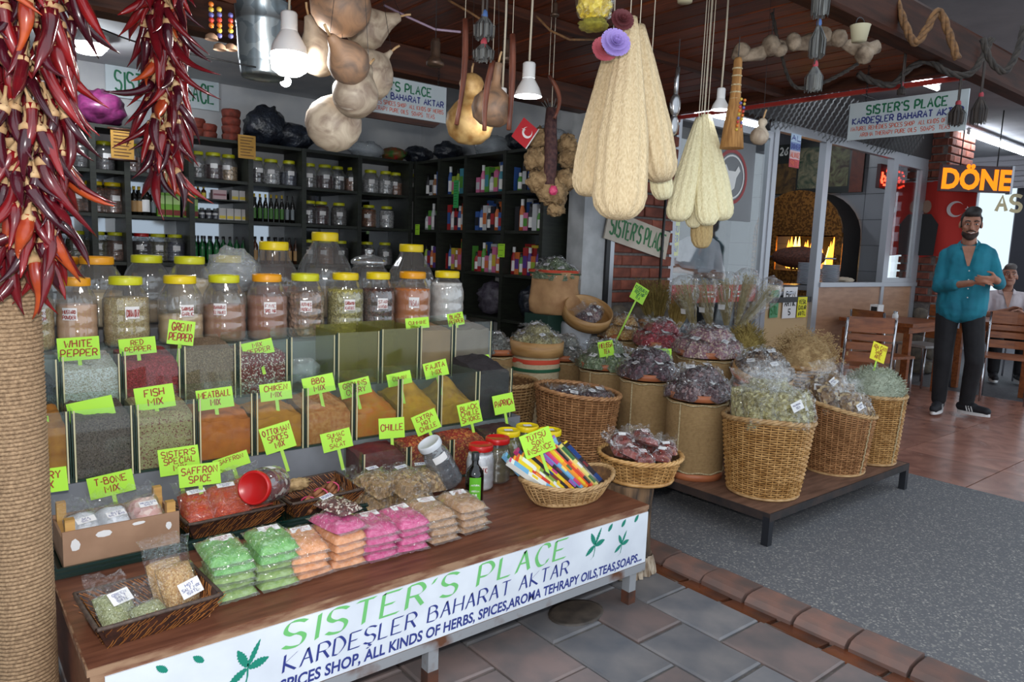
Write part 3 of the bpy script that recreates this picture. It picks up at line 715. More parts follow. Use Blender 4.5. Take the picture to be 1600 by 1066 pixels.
# ================================================================== CARDS
M_lime = mat('card_lime', srgb(176, 232, 58), 0.5, srgb(168, 224, 54), 3)
M_yel = mat('card_yellow', srgb(232, 226, 24), 0.5, srgb(226, 216, 20), 3)
M_ink = mat('ink_red', srgb(150, 34, 24), 0.6)
M_inkg = mat('ink_green', srgb(40, 110, 50), 0.6)
M_stick = mat('card_stick', srgb(168, 214, 70), 0.5)
def card(label, lines, px, py, w, h, Y, tilt=0.0, m=None, ink=None, size=None, stick=0.09, yaw=-0.35, sx=0.0, lean=0.15, place=None):
    c = ony(px, py, Y) if place is None else Vector(place); d = depth(c); W = w * d / FPX; H = h * d / FPX
    t = thing('price_card', label, 'sign', c, (-lean, 0, 0))
    rot = Matrix.Rotation(yaw, 3, 'Z') @ Matrix.Rotation(math.radians(tilt), 3, 'Y')
    u = rot @ Vector((1, 0, 0)); v = rot @ Vector((0, 0, 1)); n = rot @ Vector((0, -1, 0))
    mb = MB(); e = 0.0008
    q = [u * (-W / 2) - v * (H / 2), u * (W / 2) - v * (H / 2), u * (W / 2) + v * (H / 2), u * (-W / 2) + v * (H / 2)]
    q = [p + n * (0.002 * nz(p.x * 40, p.z * 40, px)) for p in q]
    mb.add([p + n * e for p in q] + [p - n * e for p in q], [(0, 1, 2, 3), (7, 6, 5, 4), (0, 4, 5, 1), (1, 5, 6, 2), (2, 6, 7, 3), (3, 7, 4, 0)])
    cd = mb.build('card', m or M_lime, t)
    sk = MB().box(-v * (H / 2 + stick / 2 - 0.01) - n * 0.002, (0.012, 0.002, stick), rot).build('stick', M_stick, t)
    if lines:
        mb = MB(); N = len(lines); sz = min(H * 0.72 / N / 1.12, (H * 0.3)); 
        mw = max(text_width(l, 1.0) for l in lines); sz2 = min(sz, W * 0.86 / mw); wx = 1.0
        if sz2 < sz: wx = max(0.6, sz2 / sz); sz2 = W * 0.86 / (mw * wx)
        for i, l in enumerate(lines):
            o = n * (e + 0.0015) + v * (H * 0.40 - (i + 0.95) * (H * 0.80 / N) + (H * .8 / N - sz2) * .5)
            write(mb, l, o, u, v, sz2, pen=sz2 * 0.16, jit=0.05, wx=wx, align='c', slant=0.05)
        mb.build('lettering', ink or M_ink, cd)
    return t
YF, YB = 2.575, 2.81
card('lime card lettered WHITE PEPPER over the white peppercorns', ['WHITE', 'PEPPER'], 123, 545, 58, 36, YB, -1)
card('lime card lettered RED PEPPER over the crimson peppercorns', ['RED', 'PEPPER'], 215, 541, 52, 26, YB, -3)
card('lime card lettered GRENN PEPPER, tilted behind the sample bag', ['GRENN', 'PEPPER'], 283, 520, 38, 38, YB, 9)
card('lime card lettered MIX PEPPER leaning back over mixed peppercorns', ['MIX', 'PEPPER'], 403, 544, 46, 24, 2.80, -3, lean=0.5)
card('lime card lettered CUMMINE in front of an orange powder jar', ['CUMMINE'], 652, 505, 37, 17, YB, -2)
card('lime card lettered BLACK PEPPER at the right end of the rear bins', ['BLACK', 'PEPPER'], 712, 499, 26, 20, YB, -8)
card('blank glaring lime card over the dark grey-brown seed mix', [], 143, 642, 64, 36, YF, -9)
card('lime card lettered FISH MIX', ['FISH', 'MIX'], 242, 621, 56, 36, YF, -5)
card('lime card lettered MEATBALL MIX', ['MEATBALL', 'MIX'], 336, 623, 53, 32, YF, -4)
card('lime card lettered CHIKEN MIX', ['CHIKEN', 'MIX'], 431, 612, 47, 27, YF, -3)
card('lime card lettered BBQ MIX', ['BBQ', 'MIX'], 498, 601, 48, 28, YF, -8)
card('lime card lettered GROUNS CURRY, partly behind glass', ['GROUNS', 'CURRY'], 555, 606, 48, 26, YF, -10)
card('lime card lettered CUMIN behind the mustard yellow heap', ['CUMIN'], 624, 592, 38, 20, YF, -8)
card('lime card lettered FAJITA MIX', ['FAJITA', 'MIX'], 681, 577, 38, 25, YF, -10)
card('lime card lettered BLACK over the tiny black seeds', ['BLACK'], 749, 565, 34, 17, 2.715, -6, stick=0.05)
card('lime card ending in RY at the rope-wrapped post', ['CURRY', 'MIX'], 70, 752, 62, 38, 2.36, -2, stick=0.08)
card('lime card at the left edge half behind the rope-wrapped post', [], 58, 672, 34, 40, YF, -2)
card('lime card lettered T-BONE above the salt crate', ['T-BONE', 'MIX'], 174, 757, 64, 34, 2.47, -8)
card("lime card lettered SISTER'S SPECIAL MIX", ["SISTER'S", 'SPECIAL', 'MIX'], 280, 720, 58, 42, 2.46, -3)
card('large lime card lettered SAFFRON in the saffron tray', ['SAFFRON', 'SPICE'], 312, 742, 60, 34, 2.36, -1, stick=0.05)
card('lime card ending in FRON behind the saffron packets', ['SAFFRON', ''], 362, 722, 52, 22, 2.46, -14, stick=0.06)
card('lime card lettered OTTOMAN SPICES MIX', ['OTTOMAN', 'SPICES', 'MIX'], 434, 684, 47, 42, 2.47, -13)
card('lime card lettered SUMAC FOR SALAT', ['SUMAC', 'FOR', 'SALAT'], 526, 688, 46, 30, 2.44, -9)
card('lime card lettered CHILLE on a tall stick', ['CHILLE'], 612, 669, 40, 32, 2.44, 1, stick=0.1)
card('lime card lettered EXTRA HOT CHILLE', ['EXTRA', 'HOT', 'CHILLE'], 666, 660, 40, 32, 2.44, -18)
card('lime card lettered BLACK CHILLE SMOKE', ['BLACK', 'CHILLE', 'SMOKE'], 734, 646, 36, 34, 2.44, -9)
card('lime card lettered PAPRICA', ['PAPRICA'], 787, 631, 34, 30, 2.48, -7)

# ================================================================== BIG PLASTIC JARS
M_pet = film('jar_plastic', (0.95, 0.95, 0.95), 0.10, 0.07, diff=0.06, dcol=(0.8, 0.8, 0.8))
M_lidy = mat('lid_yellow', srgb(228, 200, 16), 0.35)
M_lido = mat('lid_orange', srgb(230, 156, 20), 0.35)
M_lidg = mat('lid_lime', srgb(204, 204, 30), 0.35)
M_paper = mat('paper_label', srgb(228, 226, 226), 0.6)
M_lidred = mat('lid_red', srgb(186, 26, 26), 0.3)
def jar_body(r, h, nr, flutes, style='barrel'):
    """returns profile and modulation for a blown plastic jar"""
    if style == 'barrel':
        pr = [(r * .86, 0), (r * .96, .02 * h), (r, .07 * h), (r * .965, .12 * h), (r, .17 * h), (r, .27 * h), (r * .965, .30 * h), (r, .33 * h), (r, .43 * h), (r * .965, .46 * h), (r, .49 * h), (r * 1.0, .60 * h), (r * .98, .66 * h), (r * .90, .74 * h), (r * .78, .81 * h), (nr * 1.02, .87 * h), (nr * .95, .90 * h), (nr * .95, .93 * h)]
        lo, hi = .55, .86
    else:
        pr = [(r * .80, 0), (r * .90, .03 * h), (r * .96, .12 * h), (r * .99, .24 * h), (r, .36 * h), (r * .985, .40 * h), (r, .44 * h), (r * .97, .52 * h), (r * .86, .62 * h), (r * .70, .72 * h), (r * .55, .80 * h), (nr * 1.02, .87 * h), (nr * .95, .90 * h), (nr * .95, .93 * h)]
        lo, hi = .48, .86
    def fn(rr, z, a):
        t = z / h
        if lo < t < hi:
            k = math.sin(PI * (t - lo) / (hi - lo)); return rr * (1 + 0.022 * k * math.sin(flutes * a + (14 * t if style == 'barrel' else 0)))
        return rr
    return pr, fn
LIDM = {}
def lid_part(nr, h, m, parent, loc):
    mb = MB(); hl = 0.09 * h + 0.006; n = 48
    mb.lathe([(nr * 1.06, 0), (nr * 1.08, .004), (nr * 1.08, hl * .82), (nr * 1.03, hl), (nr * .93, hl), (nr * .90, hl - .003), (0.0, hl - .003)], n, caps=False, fn=lambda r, z, a: r * (1 + (0.008 * math.sin(24 * a) if 0.004 <= z <= hl * .85 and r > nr else 0)))
    return mb.build('lid', m, parent, loc)
def curved_label(r, z0, z1, a0, a1, m, parent, bulge=1.004):
    mb = MB(); N = 8; vs = []
    for i in range(N + 1):
        a = a0 + (a1 - a0) * i / N
        for z in (z0, z1): vs.append((r * bulge * math.cos(a), r * bulge * math.sin(a), z))
    mb.add(vs, [(2 * i, 2 * i + 2, 2 * i + 3, 2 * i + 1) for i in range(N)], True); return mb.build('label', m, parent)
def jar(name, label, loc, r, h, fill, fm, lidm, text=None, style='barrel', nr=None, ang=0.0, cat='jar', lab=True, seg=72, group=None, lz=0.42, flutes=18):
    nr = nr or r * .66
    t = thing(name, label, cat, loc, None, group)
    pr, fn = jar_body(r, h, nr, flutes, style)
    MB().lathe(pr, seg, caps=False, fn=fn).lathe([(0, .001), (r * .85, .001)], 24, caps=False).build('jar_wall', M_pet, t)
    if fm is not None:
        pf = [(0, .004)]; fr = fill * h
        for a, z in pr:
            if z < fr: pf.append((a * .965, z + .004))
        pf.append((pf[-1][0] * .995, fr)); 
        pf.append((pf[-1][0] * .5, fr + .006 * h)); pf.append((0, fr + .01 * h))
        MB().lathe(pf, 32, caps=False).build('contents', fm, t)
    lid_part(nr, h, lidm, t, (0, 0, .885 * h))
    if lab:
        va = math.atan2(-loc[1], -loc[0]) + ang
        lw = 0.05 / r
        lb = curved_label(r, lz * h, (lz + .17) * h, va - lw / 2 - .0, va + lw / 2, M_paper, t, 1.012)
        if text:
            mb = MB(); aa = va; c = Vector((r * 1.022 * math.cos(aa), r * 1.022 * math.sin(aa), 0)); nn = Vector((math.cos(aa), math.sin(aa), 0)); u = Vector((-math.sin(aa), math.cos(aa), 0))
            for i, l in enumerate(text):
                mw = text_width(l, 1.0); s_ = min(.017, .044 / mw) ; sz = 0.155 * h / len(text) * .62
                write(mb, l, c + nn * 0.0012 + Vector((0, 0, (lz + .15 - (i + .8) * .15 / len(text)) * h)), u, V, sz, pen=0.0022, jit=.05, wx=min(1.2, .044 / (mw * sz)), align='c')
            mb.build('lettering', M_ink, lb)
    return t
F_mus = powder('jf_mustard', srgb(206, 160, 120), srgb(190, 142, 104), 12)
F_cor = grains('jf_coriander', srgb(176, 154, 96), srgb(150, 128, 76), srgb(200, 182, 126), 210)
F_gar = powder('jf_garlic', srgb(206, 180, 136), srgb(186, 156, 112), 12)
F_man = powder('jf_mahlep', srgb(170, 120, 88), srgb(150, 100, 74), 10)
F_five = powder('jf_five', srgb(160, 98, 66), srgb(140, 84, 56), 10)
F_nut = mat('jf_nutmeg', srgb(160, 120, 90), 0.7, srgb(120, 86, 62), 48, kind='voronoi', bump=1.0, bscale=0.02, ramp=(0.1, 0.9))
F_card = grains('jf_cardamom', srgb(150, 140, 70), srgb(116, 108, 50), srgb(186, 176, 108), 120, 1.0)
F_star = grains('jf_anise', srgb(66, 40, 34), srgb(46, 28, 26), srgb(96, 60, 46), 110, 1.0)
F_mas = powder('jf_masala', srgb(196, 116, 50), srgb(176, 96, 40), 10)
F_wh = mat('jf_white', srgb(214, 212, 208), 0.8, srgb(190, 188, 184), 40, detail=6, bump=0.6)
JR = [(48, 0.092, F_cor, M_lidy, ['CORN', 'STARCH'], 'pale grain jar half behind the hanging chillies, yellow lid', .6, 0.25),
      (118, 0.092, F_mus, M_lido, ['MUSTARD', 'POWDER'], 'jar of peach mustard powder with an orange lid, lettered MUSTARD POWDER', .62, -0.35),
      (196, 0.100, F_cor, M_lidg, ['CORIANDER'], 'jar of coriander seeds with a lime lid, lettered CORIANDER', .70, 0.25),
      (281, 0.098, F_gar, M_lidy, ['SARIMSAK', 'GARLIC'], 'half full jar of garlic powder with a yellow lid', .42, 0.3),
      (350, 0.093, F_man, M_lidg, ['BAHARAT', 'EL MANET'], 'jar of tan powder with a lime lid beside the plastic-wrapped jar', .55, -0.2),
      (417, 0.094, F_five, M_lido, ['FIVE', 'SPICE MIX'], 'jar of red-brown powder with an orange lid, lettered FIVE SPICE MIX', .66, 0.15),
      (477, 0.086, F_nut, M_lidg, ['NUTMEG', 'MUSKAT'], 'jar of whole nutmegs with a lime lid', .70, 0.05),
      (540, 0.092, F_card, M_lidy, ['CARDAMON', 'KAKULE'], 'jar of green cardamom pods with a yellow lid', .74, 0.25),
      (591, 0.080, F_star, M_lidy, ['STAR', 'ANASON'], 'jar of dark star anise with a yellow lid', .74, 0.3),
      (645, 0.092, F_mas, M_lido, ['MASALA'], 'jar of orange masala powder with an orange lid', .72, 0.1),
      (699, 0.089, F_wh, M_lidy, None, 'jar of white flakes with a yellow lid, right end of the row', .80, 0.0)]
JX = [ony(q[0], 438, 3.12).x for q in JR]
for i, (px, r, fm, lm, tx, lb, fi, ag) in enumerate(JR):
    r = min(r, min(abs(JX[i] - JX[k]) for k in (i - 1, i + 1) if 0 <= k < len(JX)) / 2 - .001)
    p = ony(px, 438 - (px - 118) * .02, 3.12); h = p.z - 0.884 + .012
    jar('spice_jar', lb, (p.x, 3.12, 0.883), r, h, fi, fm, lm, tx, ang=ag, lab=tx is not None)
F_bl = powder('jf_pale', srgb(206, 190, 160), srgb(190, 172, 140), 10)
F_pk = powder('jf_rose', srgb(170, 112, 92), srgb(150, 96, 80), 10)
F_be = powder('jf_beige', srgb(150, 132, 104), srgb(130, 112, 88), 10)
BJ = [(95, 402, .096, F_bl, M_lido, 'barrel', .35, 'tall half-empty jar with an orange lid by the hanging chillies', None), (151, 402, .108, F_bl, M_lido, 'barrel', .5, 'tall clear jar with an orange lid behind the coriander jar', None), (229, 400, .112, F_be, M_lidg, 'barrel', .3, 'tall clear nearly empty jar with a lime lid', None), (296, 402, .110, F_bl, M_lidg, 'barrel', .66, 'tall jar of cream powder with a lime lid', None), (355, 400, .104, F_bl, M_lidy, 'barrel', .5, 'tall jar with a yellow lid under a crumpled plastic bag', None),
      (428, 378, .128, F_pk, M_lidy, 'onion', .42, 'round-shouldered jar of rosy powder with a yellow lid', .062), (508, 363, .150, F_be, M_lidy, 'onion', .34, 'largest onion-shaped clear jar with a yellow lid', .062), (643, 382, .132, F_be, M_lidy, 'onion', .45, 'onion-shaped ribbed clear jar with a tilted yellow lid', .06)]
for i, (px, py, r, fm, lm, sty, fi, lb, nr) in enumerate(BJ):
    yj = 3.40 if i % 2 else 3.50
    p = ony(px, py, yj); r = min(r, ((.094,) * 5 + (.122, .142, .130))[i]); jar('large_jar', lb, (p.x, yj, 0.931), r, p.z - 0.931 + .005, fi, fm, lm, None, sty, nr or r * .62, lab=False, flutes=26 if sty == 'onion' else 18, seg=104 if sty == 'onion' else 72)
# glass jar with a glass lid
p = ony(577, 388, 3.45); h = p.z - .931
t = thing('glass_jar', 'clear glass jar with a knobbed glass lid between two onion-shaped jars', 'jar', (p.x, 3.45, .931))
MB().lathe([(.085, 0), (.10, .02), (.105, .5 * h), (.10, .66 * h), (.082, .72 * h), (.08, .76 * h)], 40, caps=False).build('jar_wall', M_pet, t)
M_glid = film('glass_lid', (.85, .88, .9), .3, .05, diff=.12)
ld = MB().lathe([(.09, .76 * h), (.095, .78 * h), (.095, .82 * h), (.07, .87 * h), (.03, .90 * h), (.012, .92 * h), (.022, .95 * h), (.024, .98 * h), (.0, 1.0 * h)], 32, caps=False).build('lid', M_glid, t)
MB().lathe([(0, .003), (.09, .003), (.098, .3 * h), (.05, .33 * h), (0, .34 * h)], 24, caps=False).build('contents', F_be, t)
# plastic bag over the jar
p = ony(357, 395, 3.42)
tag(crumple('plastic_bag', .115, .10, .10, M_poly, None, (p.x + .01, 3.40, 1.065), 9, .28, 2.4), 'crumpled clear plastic bag pulled over a tall jar', 'plastic bag')
# ================================================================== GOODS ON THE BENCH
def pillow(mb, sx, sy, sz, N=12, amp=0.0, seed=0.0, pw=3.0, fin=0.0, low=0.25, lumps=0.0):
    """a filled flat bag: two skins meeting in a seam, optional flat fins beyond the filling"""
    top = []; bot = []
    for j in range(N + 1):
        for i in range(N + 1):
            u = 2 * i / N - 1; v = 2 * j / N - 1
            h = max(0, (1 - abs(u) ** pw)) ** .6 * max(0, (1 - abs(v) ** pw)) ** .6
            w = amp * nz(u * 3 + seed, v * 3, seed) + lumps * nz(u * 9 + seed, v * 9, 3.3)
            e = 1 - .06 * (v * v) * (abs(u) > .99) ; e2 = 1 - .06 * (u * u) * (abs(v) > .99)
            x = u * sx / 2 * e; y = v * sy / 2 * e2
            top.append((x, y, sz * low + sz * (1 - low) * h * (1 + w) + w * .004)); bot.append((x, y, sz * low * (1 - h)))
    n = (N + 1) ** 2; K = N + 1
    q = [(j * K + i, j * K + i + 1, (j + 1) * K + i + 1, (j + 1) * K + i) for j in range(N) for i in range(N)]
    mb.add(top + bot, q + [tuple(n + k for k in reversed(f)) for f in q], True)
    # side seam
    ring = [i for i in range(K)] + [j * K + N for j in range(1, K)] + [N * K + N - i for i in range(1, K)] + [(N - j) * K for j in range(1, N)]
    mb.add([top[k] for k in ring] + [bot[k] for k in ring], [(k, len(ring) + k, len(ring) + (k + 1) % len(ring), (k + 1) % len(ring)) for k in range(len(ring))], True)
    return mb
M_seal = film('seal_film', (.96, .97, .97), .16, .08, .8, 40, .02, diff=.1)
def coated(name, a, b): return mat(name, a, 0.7, b, 60, detail=8, bump=0.35, bscale=0.004, coat=1.0, coatr=0.12, coatb=0.9, rnd=0.06)
T_green = coated('tea_green', srgb(120, 180, 98), srgb(92, 156, 80)); T_green2 = coated('tea_green_pale', srgb(150, 176, 104), srgb(124, 156, 84))
T_or = coated('tea_orange', srgb(236, 166, 116), srgb(216, 144, 96)); T_pink = coated('tea_pink', srgb(214, 84, 142), srgb(194, 62, 122)); T_tan = coated('tea_tan', srgb(186, 144, 106), srgb(160, 120, 86))
tb_mesh = {}
def tea_mesh(m, var, sx, sy, sz):
    k = (m.name, var)
    if k not in tb_mesh:
        mb = MB(); pillow(mb, sx, sy, sz, 12, .22, var * 3.1 + 1, 4.0, lumps=.12); me = mb.mesh('powder_bag', m)
        N = 10; sls = []
        for s_ in (-1, 1):
            vs = []; sl = MB()
            for i in range(N + 1):
                x = (i / N - .5) * sx * .96; z = sz * .3
                vs += [(x, s_ * sy * .47, z), (x, s_ * (sy * .5 + .012), z - .002 + .004 * nz(i * .9, var, s_))]
            sl.add(vs, [(2 * i, 2 * i + 2, 2 * i + 3, 2 * i + 1) for i in range(N)], True); sls.append(sl.mesh('seal', M_seal))
        w_ = MB(); pillow(w_, sx * 1.03, sy * 1.03, sz * 1.1, 12, .4, var * 3.1 + 1, 4.0, lumps=.35); tb_mesh[k] = (me, sls, w_.mesh('wrap', M_cell))
    return tb_mesh[k][:2]
lab_me = MB(); lab_me.add([(-.5, -.5, 0), (.5, -.5, 0), (.5, .5, 0), (-.5, .5, 0), (-.5, -.5, -.004), (.5, -.5, -.004), (.5, .5, -.004), (-.5, .5, -.004)], [(0, 1, 2, 3), (0, 4, 5, 1), (1, 5, 6, 2), (2, 6, 7, 3), (3, 7, 4, 0)]); lab_me = lab_me.mesh('label', M_paper)
def flat_label(parent, loc, w, h, rot=(0, 0, 0), lines=(), ink=None, nm='label'):
    mb = MB(); mb.add([(-w / 2, -h / 2, 0), (w / 2, -h / 2, 0), (w / 2, h / 2, 0), (-w / 2, h / 2, 0)], [(0, 1, 2, 3)]); mb.add([(-w / 2, -h / 2, -.0006), (-w / 2, h / 2, -.0006), (w / 2, h / 2, -.0006), (w / 2, -h / 2, -.0006)], [(0, 1, 2, 3)])
    l = mb.build(nm, M_paper, parent, loc, rot)
    if lines:
        mb = MB(); N = len(lines)
        for i, t in enumerate(lines):
            mw = max(.1, text_width(t, 1.0)); sz = h * .72 / N * .78; wx = min(1.3, w * .84 / (mw * sz))
            write(mb, t, (0, h * .38 - (i + .9) * h * .76 / N, .0007), (1, 0, 0), (0, 1, 0), sz, pen=sz * .17, jit=.05, wx=wx, align='c')
        mb.build('lettering', ink or M_ink, l)
    return l
def tea_bag(name, label, m, var, loc, rz, size=(.112, .155, .03), lines=None, group=None, tilt=0.0, roll=0.0):
    me, sl = tea_mesh(m, var, *size)
    t = thing(name, label, 'tea bag', loc, (tilt, roll, rz), group)
    link('powder_bag', me, t); link('seal', sl[0], t); link('seal', sl[1], t); link('wrap', tb_mesh[(m.name, var)][2], t)
    if lines: flat_label(t, (0.006, size[1] * .2, size[2] * 1.06), .058, .026, (.16, 0, R.uniform(-.12, .12)), lines)
    return t
ST = [((.535 + .652) / 2, T_green, T_green2, 'green apple tea', 5, ['APPLE', 'TEA'], 'left stack'), (.652 + .06, T_green, T_green2, 'green apple tea', 5, ['KIVI', 'TEA'], 'right stack'), (.807, T_or, T_or, 'peach coloured tea', 4, ['BANANA', 'TEA'], 'left stack'), (.921, T_or, T_or, 'peach coloured tea', 4, None, 'right stack'),
      (1.032, T_pink, T_pink, 'bright pink tea', 4, ['POMEGRANATE', 'TEA'], 'left stack'), (1.143, T_pink, T_pink, 'bright pink tea', 4, ['CHERRY', 'TEA'], 'right stack'), (1.253, T_tan, T_tan, 'tan apple tea', 4, ['APPLE', 'TEA'], 'left stack'), (1.372, T_tan, T_tan, 'tan apple tea', 4, ['APPLE', 'TEA'], 'right stack')]
for i, (x, m, m2, nm, n, ln, side) in enumerate(ST):
    z = .381; dz = .0235
    for k in range(n):
        top = k == n - 1
        lb = '%s powder bag, %s %s' % (nm, 'topmost of the' if top else 'under the top of the', side)
        tea_bag('tea_bag', lb, m if (top or k == n - 2) else m2, (i * 2 + k) % 5, (x + R.uniform(-.006, .006), 1.895 + (.012 if i > 6 else 0) + R.uniform(-.008, .008) + (.012 if top else 0), z), R.uniform(-.12, .12), (.112, .16, .031), ln if top else None, None if top else '%s bags, %s' % (nm, side), .05 if top else .0)
        z += dz
# the pink bag lying on the second orange stack with the mixed peppercorn packet on it
tea_bag('tea_bag', 'pink tea bag lying on top of the peach stack under a peppercorn packet', T_pink, 3, (.925, 1.915, .381 + .0235 * 4 + .004), .16, (.118, .165, .028), None)
pp = thing('peppercorn_packet', 'small clear packet of mixed peppercorns lying on a pink tea bag', 'packet', (.945, 1.955, .381 + .0235 * 5 + .016), (.08, 0, .35))
pillow(MB(), .095, .13, .026, 12, .25, 2, lumps=.3).build('peppercorns', mat('packed_pepper', srgb(96, 52, 48), .6, srgb(60, 36, 36), 170, kind='voronoi', bump=.8, c3=srgb(200, 190, 176), coat=.8, coatb=.5, ramp=(.3, .7)), pp)
flat_label(pp, (-.005, .045, .027), .05, .018, (.25, 0, .1), ['PEPPER'], M_lblue)

# --- woven palm-fibre trays
M_palm = mat('palm_dark', srgb(70, 38, 26), .6, srgb(44, 24, 18), 60, bump=.5)
M_palmt = mat('palm_stick', srgb(178, 116, 58), .5, srgb(140, 84, 42), 40, rnd=.1)
M_palmr = mat('palm_rim', srgb(84, 66, 56), .6, srgb(60, 46, 40), 90, stretch=(1, 1, 1), bump=.5)
def palm_tray(label, cx, cy, z, sx, sy, h, rz=0.0, flare=.025):
    t = thing('woven_tray', label, 'tray', (cx, cy, z), (0, 0, rz))
    b = [(-sx / 2 + flare, -sy / 2 + flare), (sx / 2 - flare, -sy / 2 + flare), (sx / 2 - flare, sy / 2 - flare), (-sx / 2 + flare, sy / 2 - flare)]; r = [(-sx / 2, -sy / 2), (sx / 2, -sy / 2), (sx / 2, sy / 2), (-sx / 2, sy / 2)]
    th = .006; mb = MB()
    ins = lambda p, k: (p[0] - math.copysign(k, p[0]), p[1] - math.copysign(k, p[1]))
    vs = [(x, y, 0) for x, y in b] + [(x, y, h) for x, y in r] + [(*ins(p, th), h) for p in r] + [(*ins(p, th), .006) for p in b]
    fs = [(3, 2, 1, 0), (12, 13, 14, 15)]
    for k in range(4):
        q = (k + 1) % 4; fs += [(k, q, 4 + q, 4 + k), (4 + k, 4 + q, 8 + q, 8 + k), (8 + k, 8 + q, 12 + q, 12 + k)]
    mb.add(vs, fs, False); mb.build('tray_shell', M_palm, t)
    sk = MB()
    for k in range(4):
        q = (k + 1) % 4; P0 = Vector((*b[k], 0)); P1 = Vector((*b[q], 0)); Q0 = Vector((*r[k], h)); Q1 = Vector((*r[q], h))
        L = (P1 - P0).length; N = int(L / .0075); nrm = (P1 - P0).cross(Q0 - P0).normalized()
        for i in range(N):
            for row in range(3):
                if R.random() < .3: continue
                u = (i + R.uniform(-.3, .3)) / N; v0 = (row + .05) / 3 + R.uniform(-.04, .04); v1 = v0 + .32; u2 = u + .018 / L
                f = lambda a, c: P0.lerp(P1, a).lerp(Q0.lerp(Q1, a), max(0, min(1, c)))
                a = f(u, v0); c = f(u2, v1)
                for sgn, off in ((1, .0015), (-1, -.0075)):
                    sk.tube([a + nrm * off, (a + c) / 2 + nrm * (off + sgn * .002), c + nrm * off], .0012, 3, False)
    tag(sk.build('slanted_sticks', M_palmt, t), kind='stuff')
    rm = MB(); P = [Vector((x, y, h)) for x, y in r]
    pts = []
    for k in range(4):
        for i in range(8): pts.append(P[k].lerp(P[(k + 1) % 4], i / 8) + Vector((0, 0, .0015 * nz(k * 8 + i, 1.7))))
    pts.append(pts[0]); rm.tube(pts, .0055, 6, False); rm.build('rim', M_palmr, t)
    return t
palm_tray('dark woven palm tray with two salt packets at the bench corner', .392, 1.845, .381, .275, .215, .062, .06)
def packet(name, label, cat, loc, rot, sx, sy, sz, fm, lines=None, lw=.05, lh=.035, lpos=(0, 0), ink=None, wrapm=None, top=.05, seed=0, group=None, var=.15):
    """clear packet: filling, see-through wrap with an empty crinkled top"""
    t = thing(name, label, cat, loc, rot, group)
    pillow(MB(), sx, sy, sz, 10, var, seed, 3.0, lumps=var).build('contents', fm, t)
    wr = MB(); pillow(wr, sx * 1.06, sy * 1.04, sz * 1.08, 12, .35, seed + 5, 4.0, lumps=.25)
    wr.v = [(v[0], v[1], v[2] - .0005 + .002 * (v[2] > sz * .3)) for v in wr.v]
    N = 10; vs = []
    for j in range(4):
        for i in range(N + 1):
            u = i / N - .5; vs.append((u * sx * (1.06 + .06 * j), sy * .5 + top * j / 3, sz * .3 + .012 * nz(u * 7 + seed, j * .8, seed) * j + .006 * j))
    wr.add(vs, [(j * (N + 1) + i, j * (N + 1) + i + 1, (j + 1) * (N + 1) + i + 1, (j + 1) * (N + 1) + i) for j in range(3) for i in range(N)], True)
    wr.build('wrap', wrapm or M_cell, t)
    if lines is not None: flat_label(t, (lpos[0], lpos[1], sz * 1.16), lw, lh, (0, 0, R.uniform(-.15, .15)), lines, ink)
    return t
G_gsalt = grains('g_green_salt', srgb(150, 156, 112), srgb(128, 132, 90), srgb(176, 180, 140), 300); G_hsalt = grains('g_hot_salt', srgb(186, 146, 94), srgb(160, 116, 70), srgb(206, 172, 124), 260)
packet('salt_packet', 'clear packet of green salt leaning in the dark woven tray', 'packet', (.322, 1.862, .408), (.62, .05, .25), .085, .105, .028, G_gsalt, ['GREEN', 'SALT', '150TL'], .05, .036, (.01, .022), M_lblue, seed=1)
packet('salt_packet', 'small clear packet of pale green salt without a written label', 'packet', (.385, 1.805, .405), (.45, 0, .3), .08, .075, .026, G_gsalt, None, seed=3)
packet('salt_packet', 'upright clear packet of hot salt with a white written label', 'packet', (.462, 1.865, .435), (.95, 0, .22), .09, .115, .04, G_hsalt, ['HOT', 'SALT MIX', '150TL'], .055, .04, (.01, -.02), M_lblue, seed=7, top=.06)
packet('salt_packet', 'second hot salt packet behind the labelled one', 'packet', (.448, 1.905, .435), (1.0, 0, .2), .09, .115, .035, G_hsalt, None, seed=9, top=.06)

# --- dark green glass tray with the crate and woven trays on it
M_gtray = mat('green_glass_tray', srgb(10, 40, 34), .12, coat=.6)
gt = thing('glass_tray', 'long dark green glossy tray under the salt crate and saffron tray', 'tray', (0, 0, .381))
mb = MB(); mb.bbox(.245, 1.20, 2.205, 2.485, 0, .006); mb.build('tray_base', M_gtray, gt)
mb = MB(); mb.bbox(.245, 1.20, 2.197, 2.205, 0, .03); mb.bbox(.237, .245, 2.197, 2.485, 0, .03); mb.bbox(1.20, 1.208, 2.197, 2.485, 0, .03)
mb.bbox(.24, 1.205, 2.190, 2.197, .008, .014); mb.bbox(.24, 1.205, 2.190, 2.197, .02, .026); mb.build('tray_rim', M_gtray, gt)
M_card = mat('cardboard', srgb(170, 134, 108), .8, srgb(150, 116, 92), 8, bump=.08)
M_pine = mat('pine', srgb(206, 160, 92), .6, srgb(184, 138, 76), 10, stretch=(1, 1, 6))
cr = thing('salt_crate', 'wooden crate with a torn cardboard front holding salt packets', 'crate', (.262, 2.225, .388))
MB().bbox(0, .30, 0, .006, .004, .112).build('cardboard_front', M_card, cr)
for k, (a, b, w_, h_) in enumerate(((.03, .07, .02, .03), (.1, .088, .035, .018), (.27, .075, .014, .02), (.19, .1, .03, .008))):
    mb = MB(); mb.add([(a + w_ * math.cos(q * PI / 4) * (.6 + .4 * nz(q, k)), -.0006, b + h_ * math.sin(q * PI / 4) * (.6 + .5 * nz(q * 1.7, k + 4))) for q in range(8)], [tuple(range(8))]); mb.build('torn_paper', M_paper, cr)
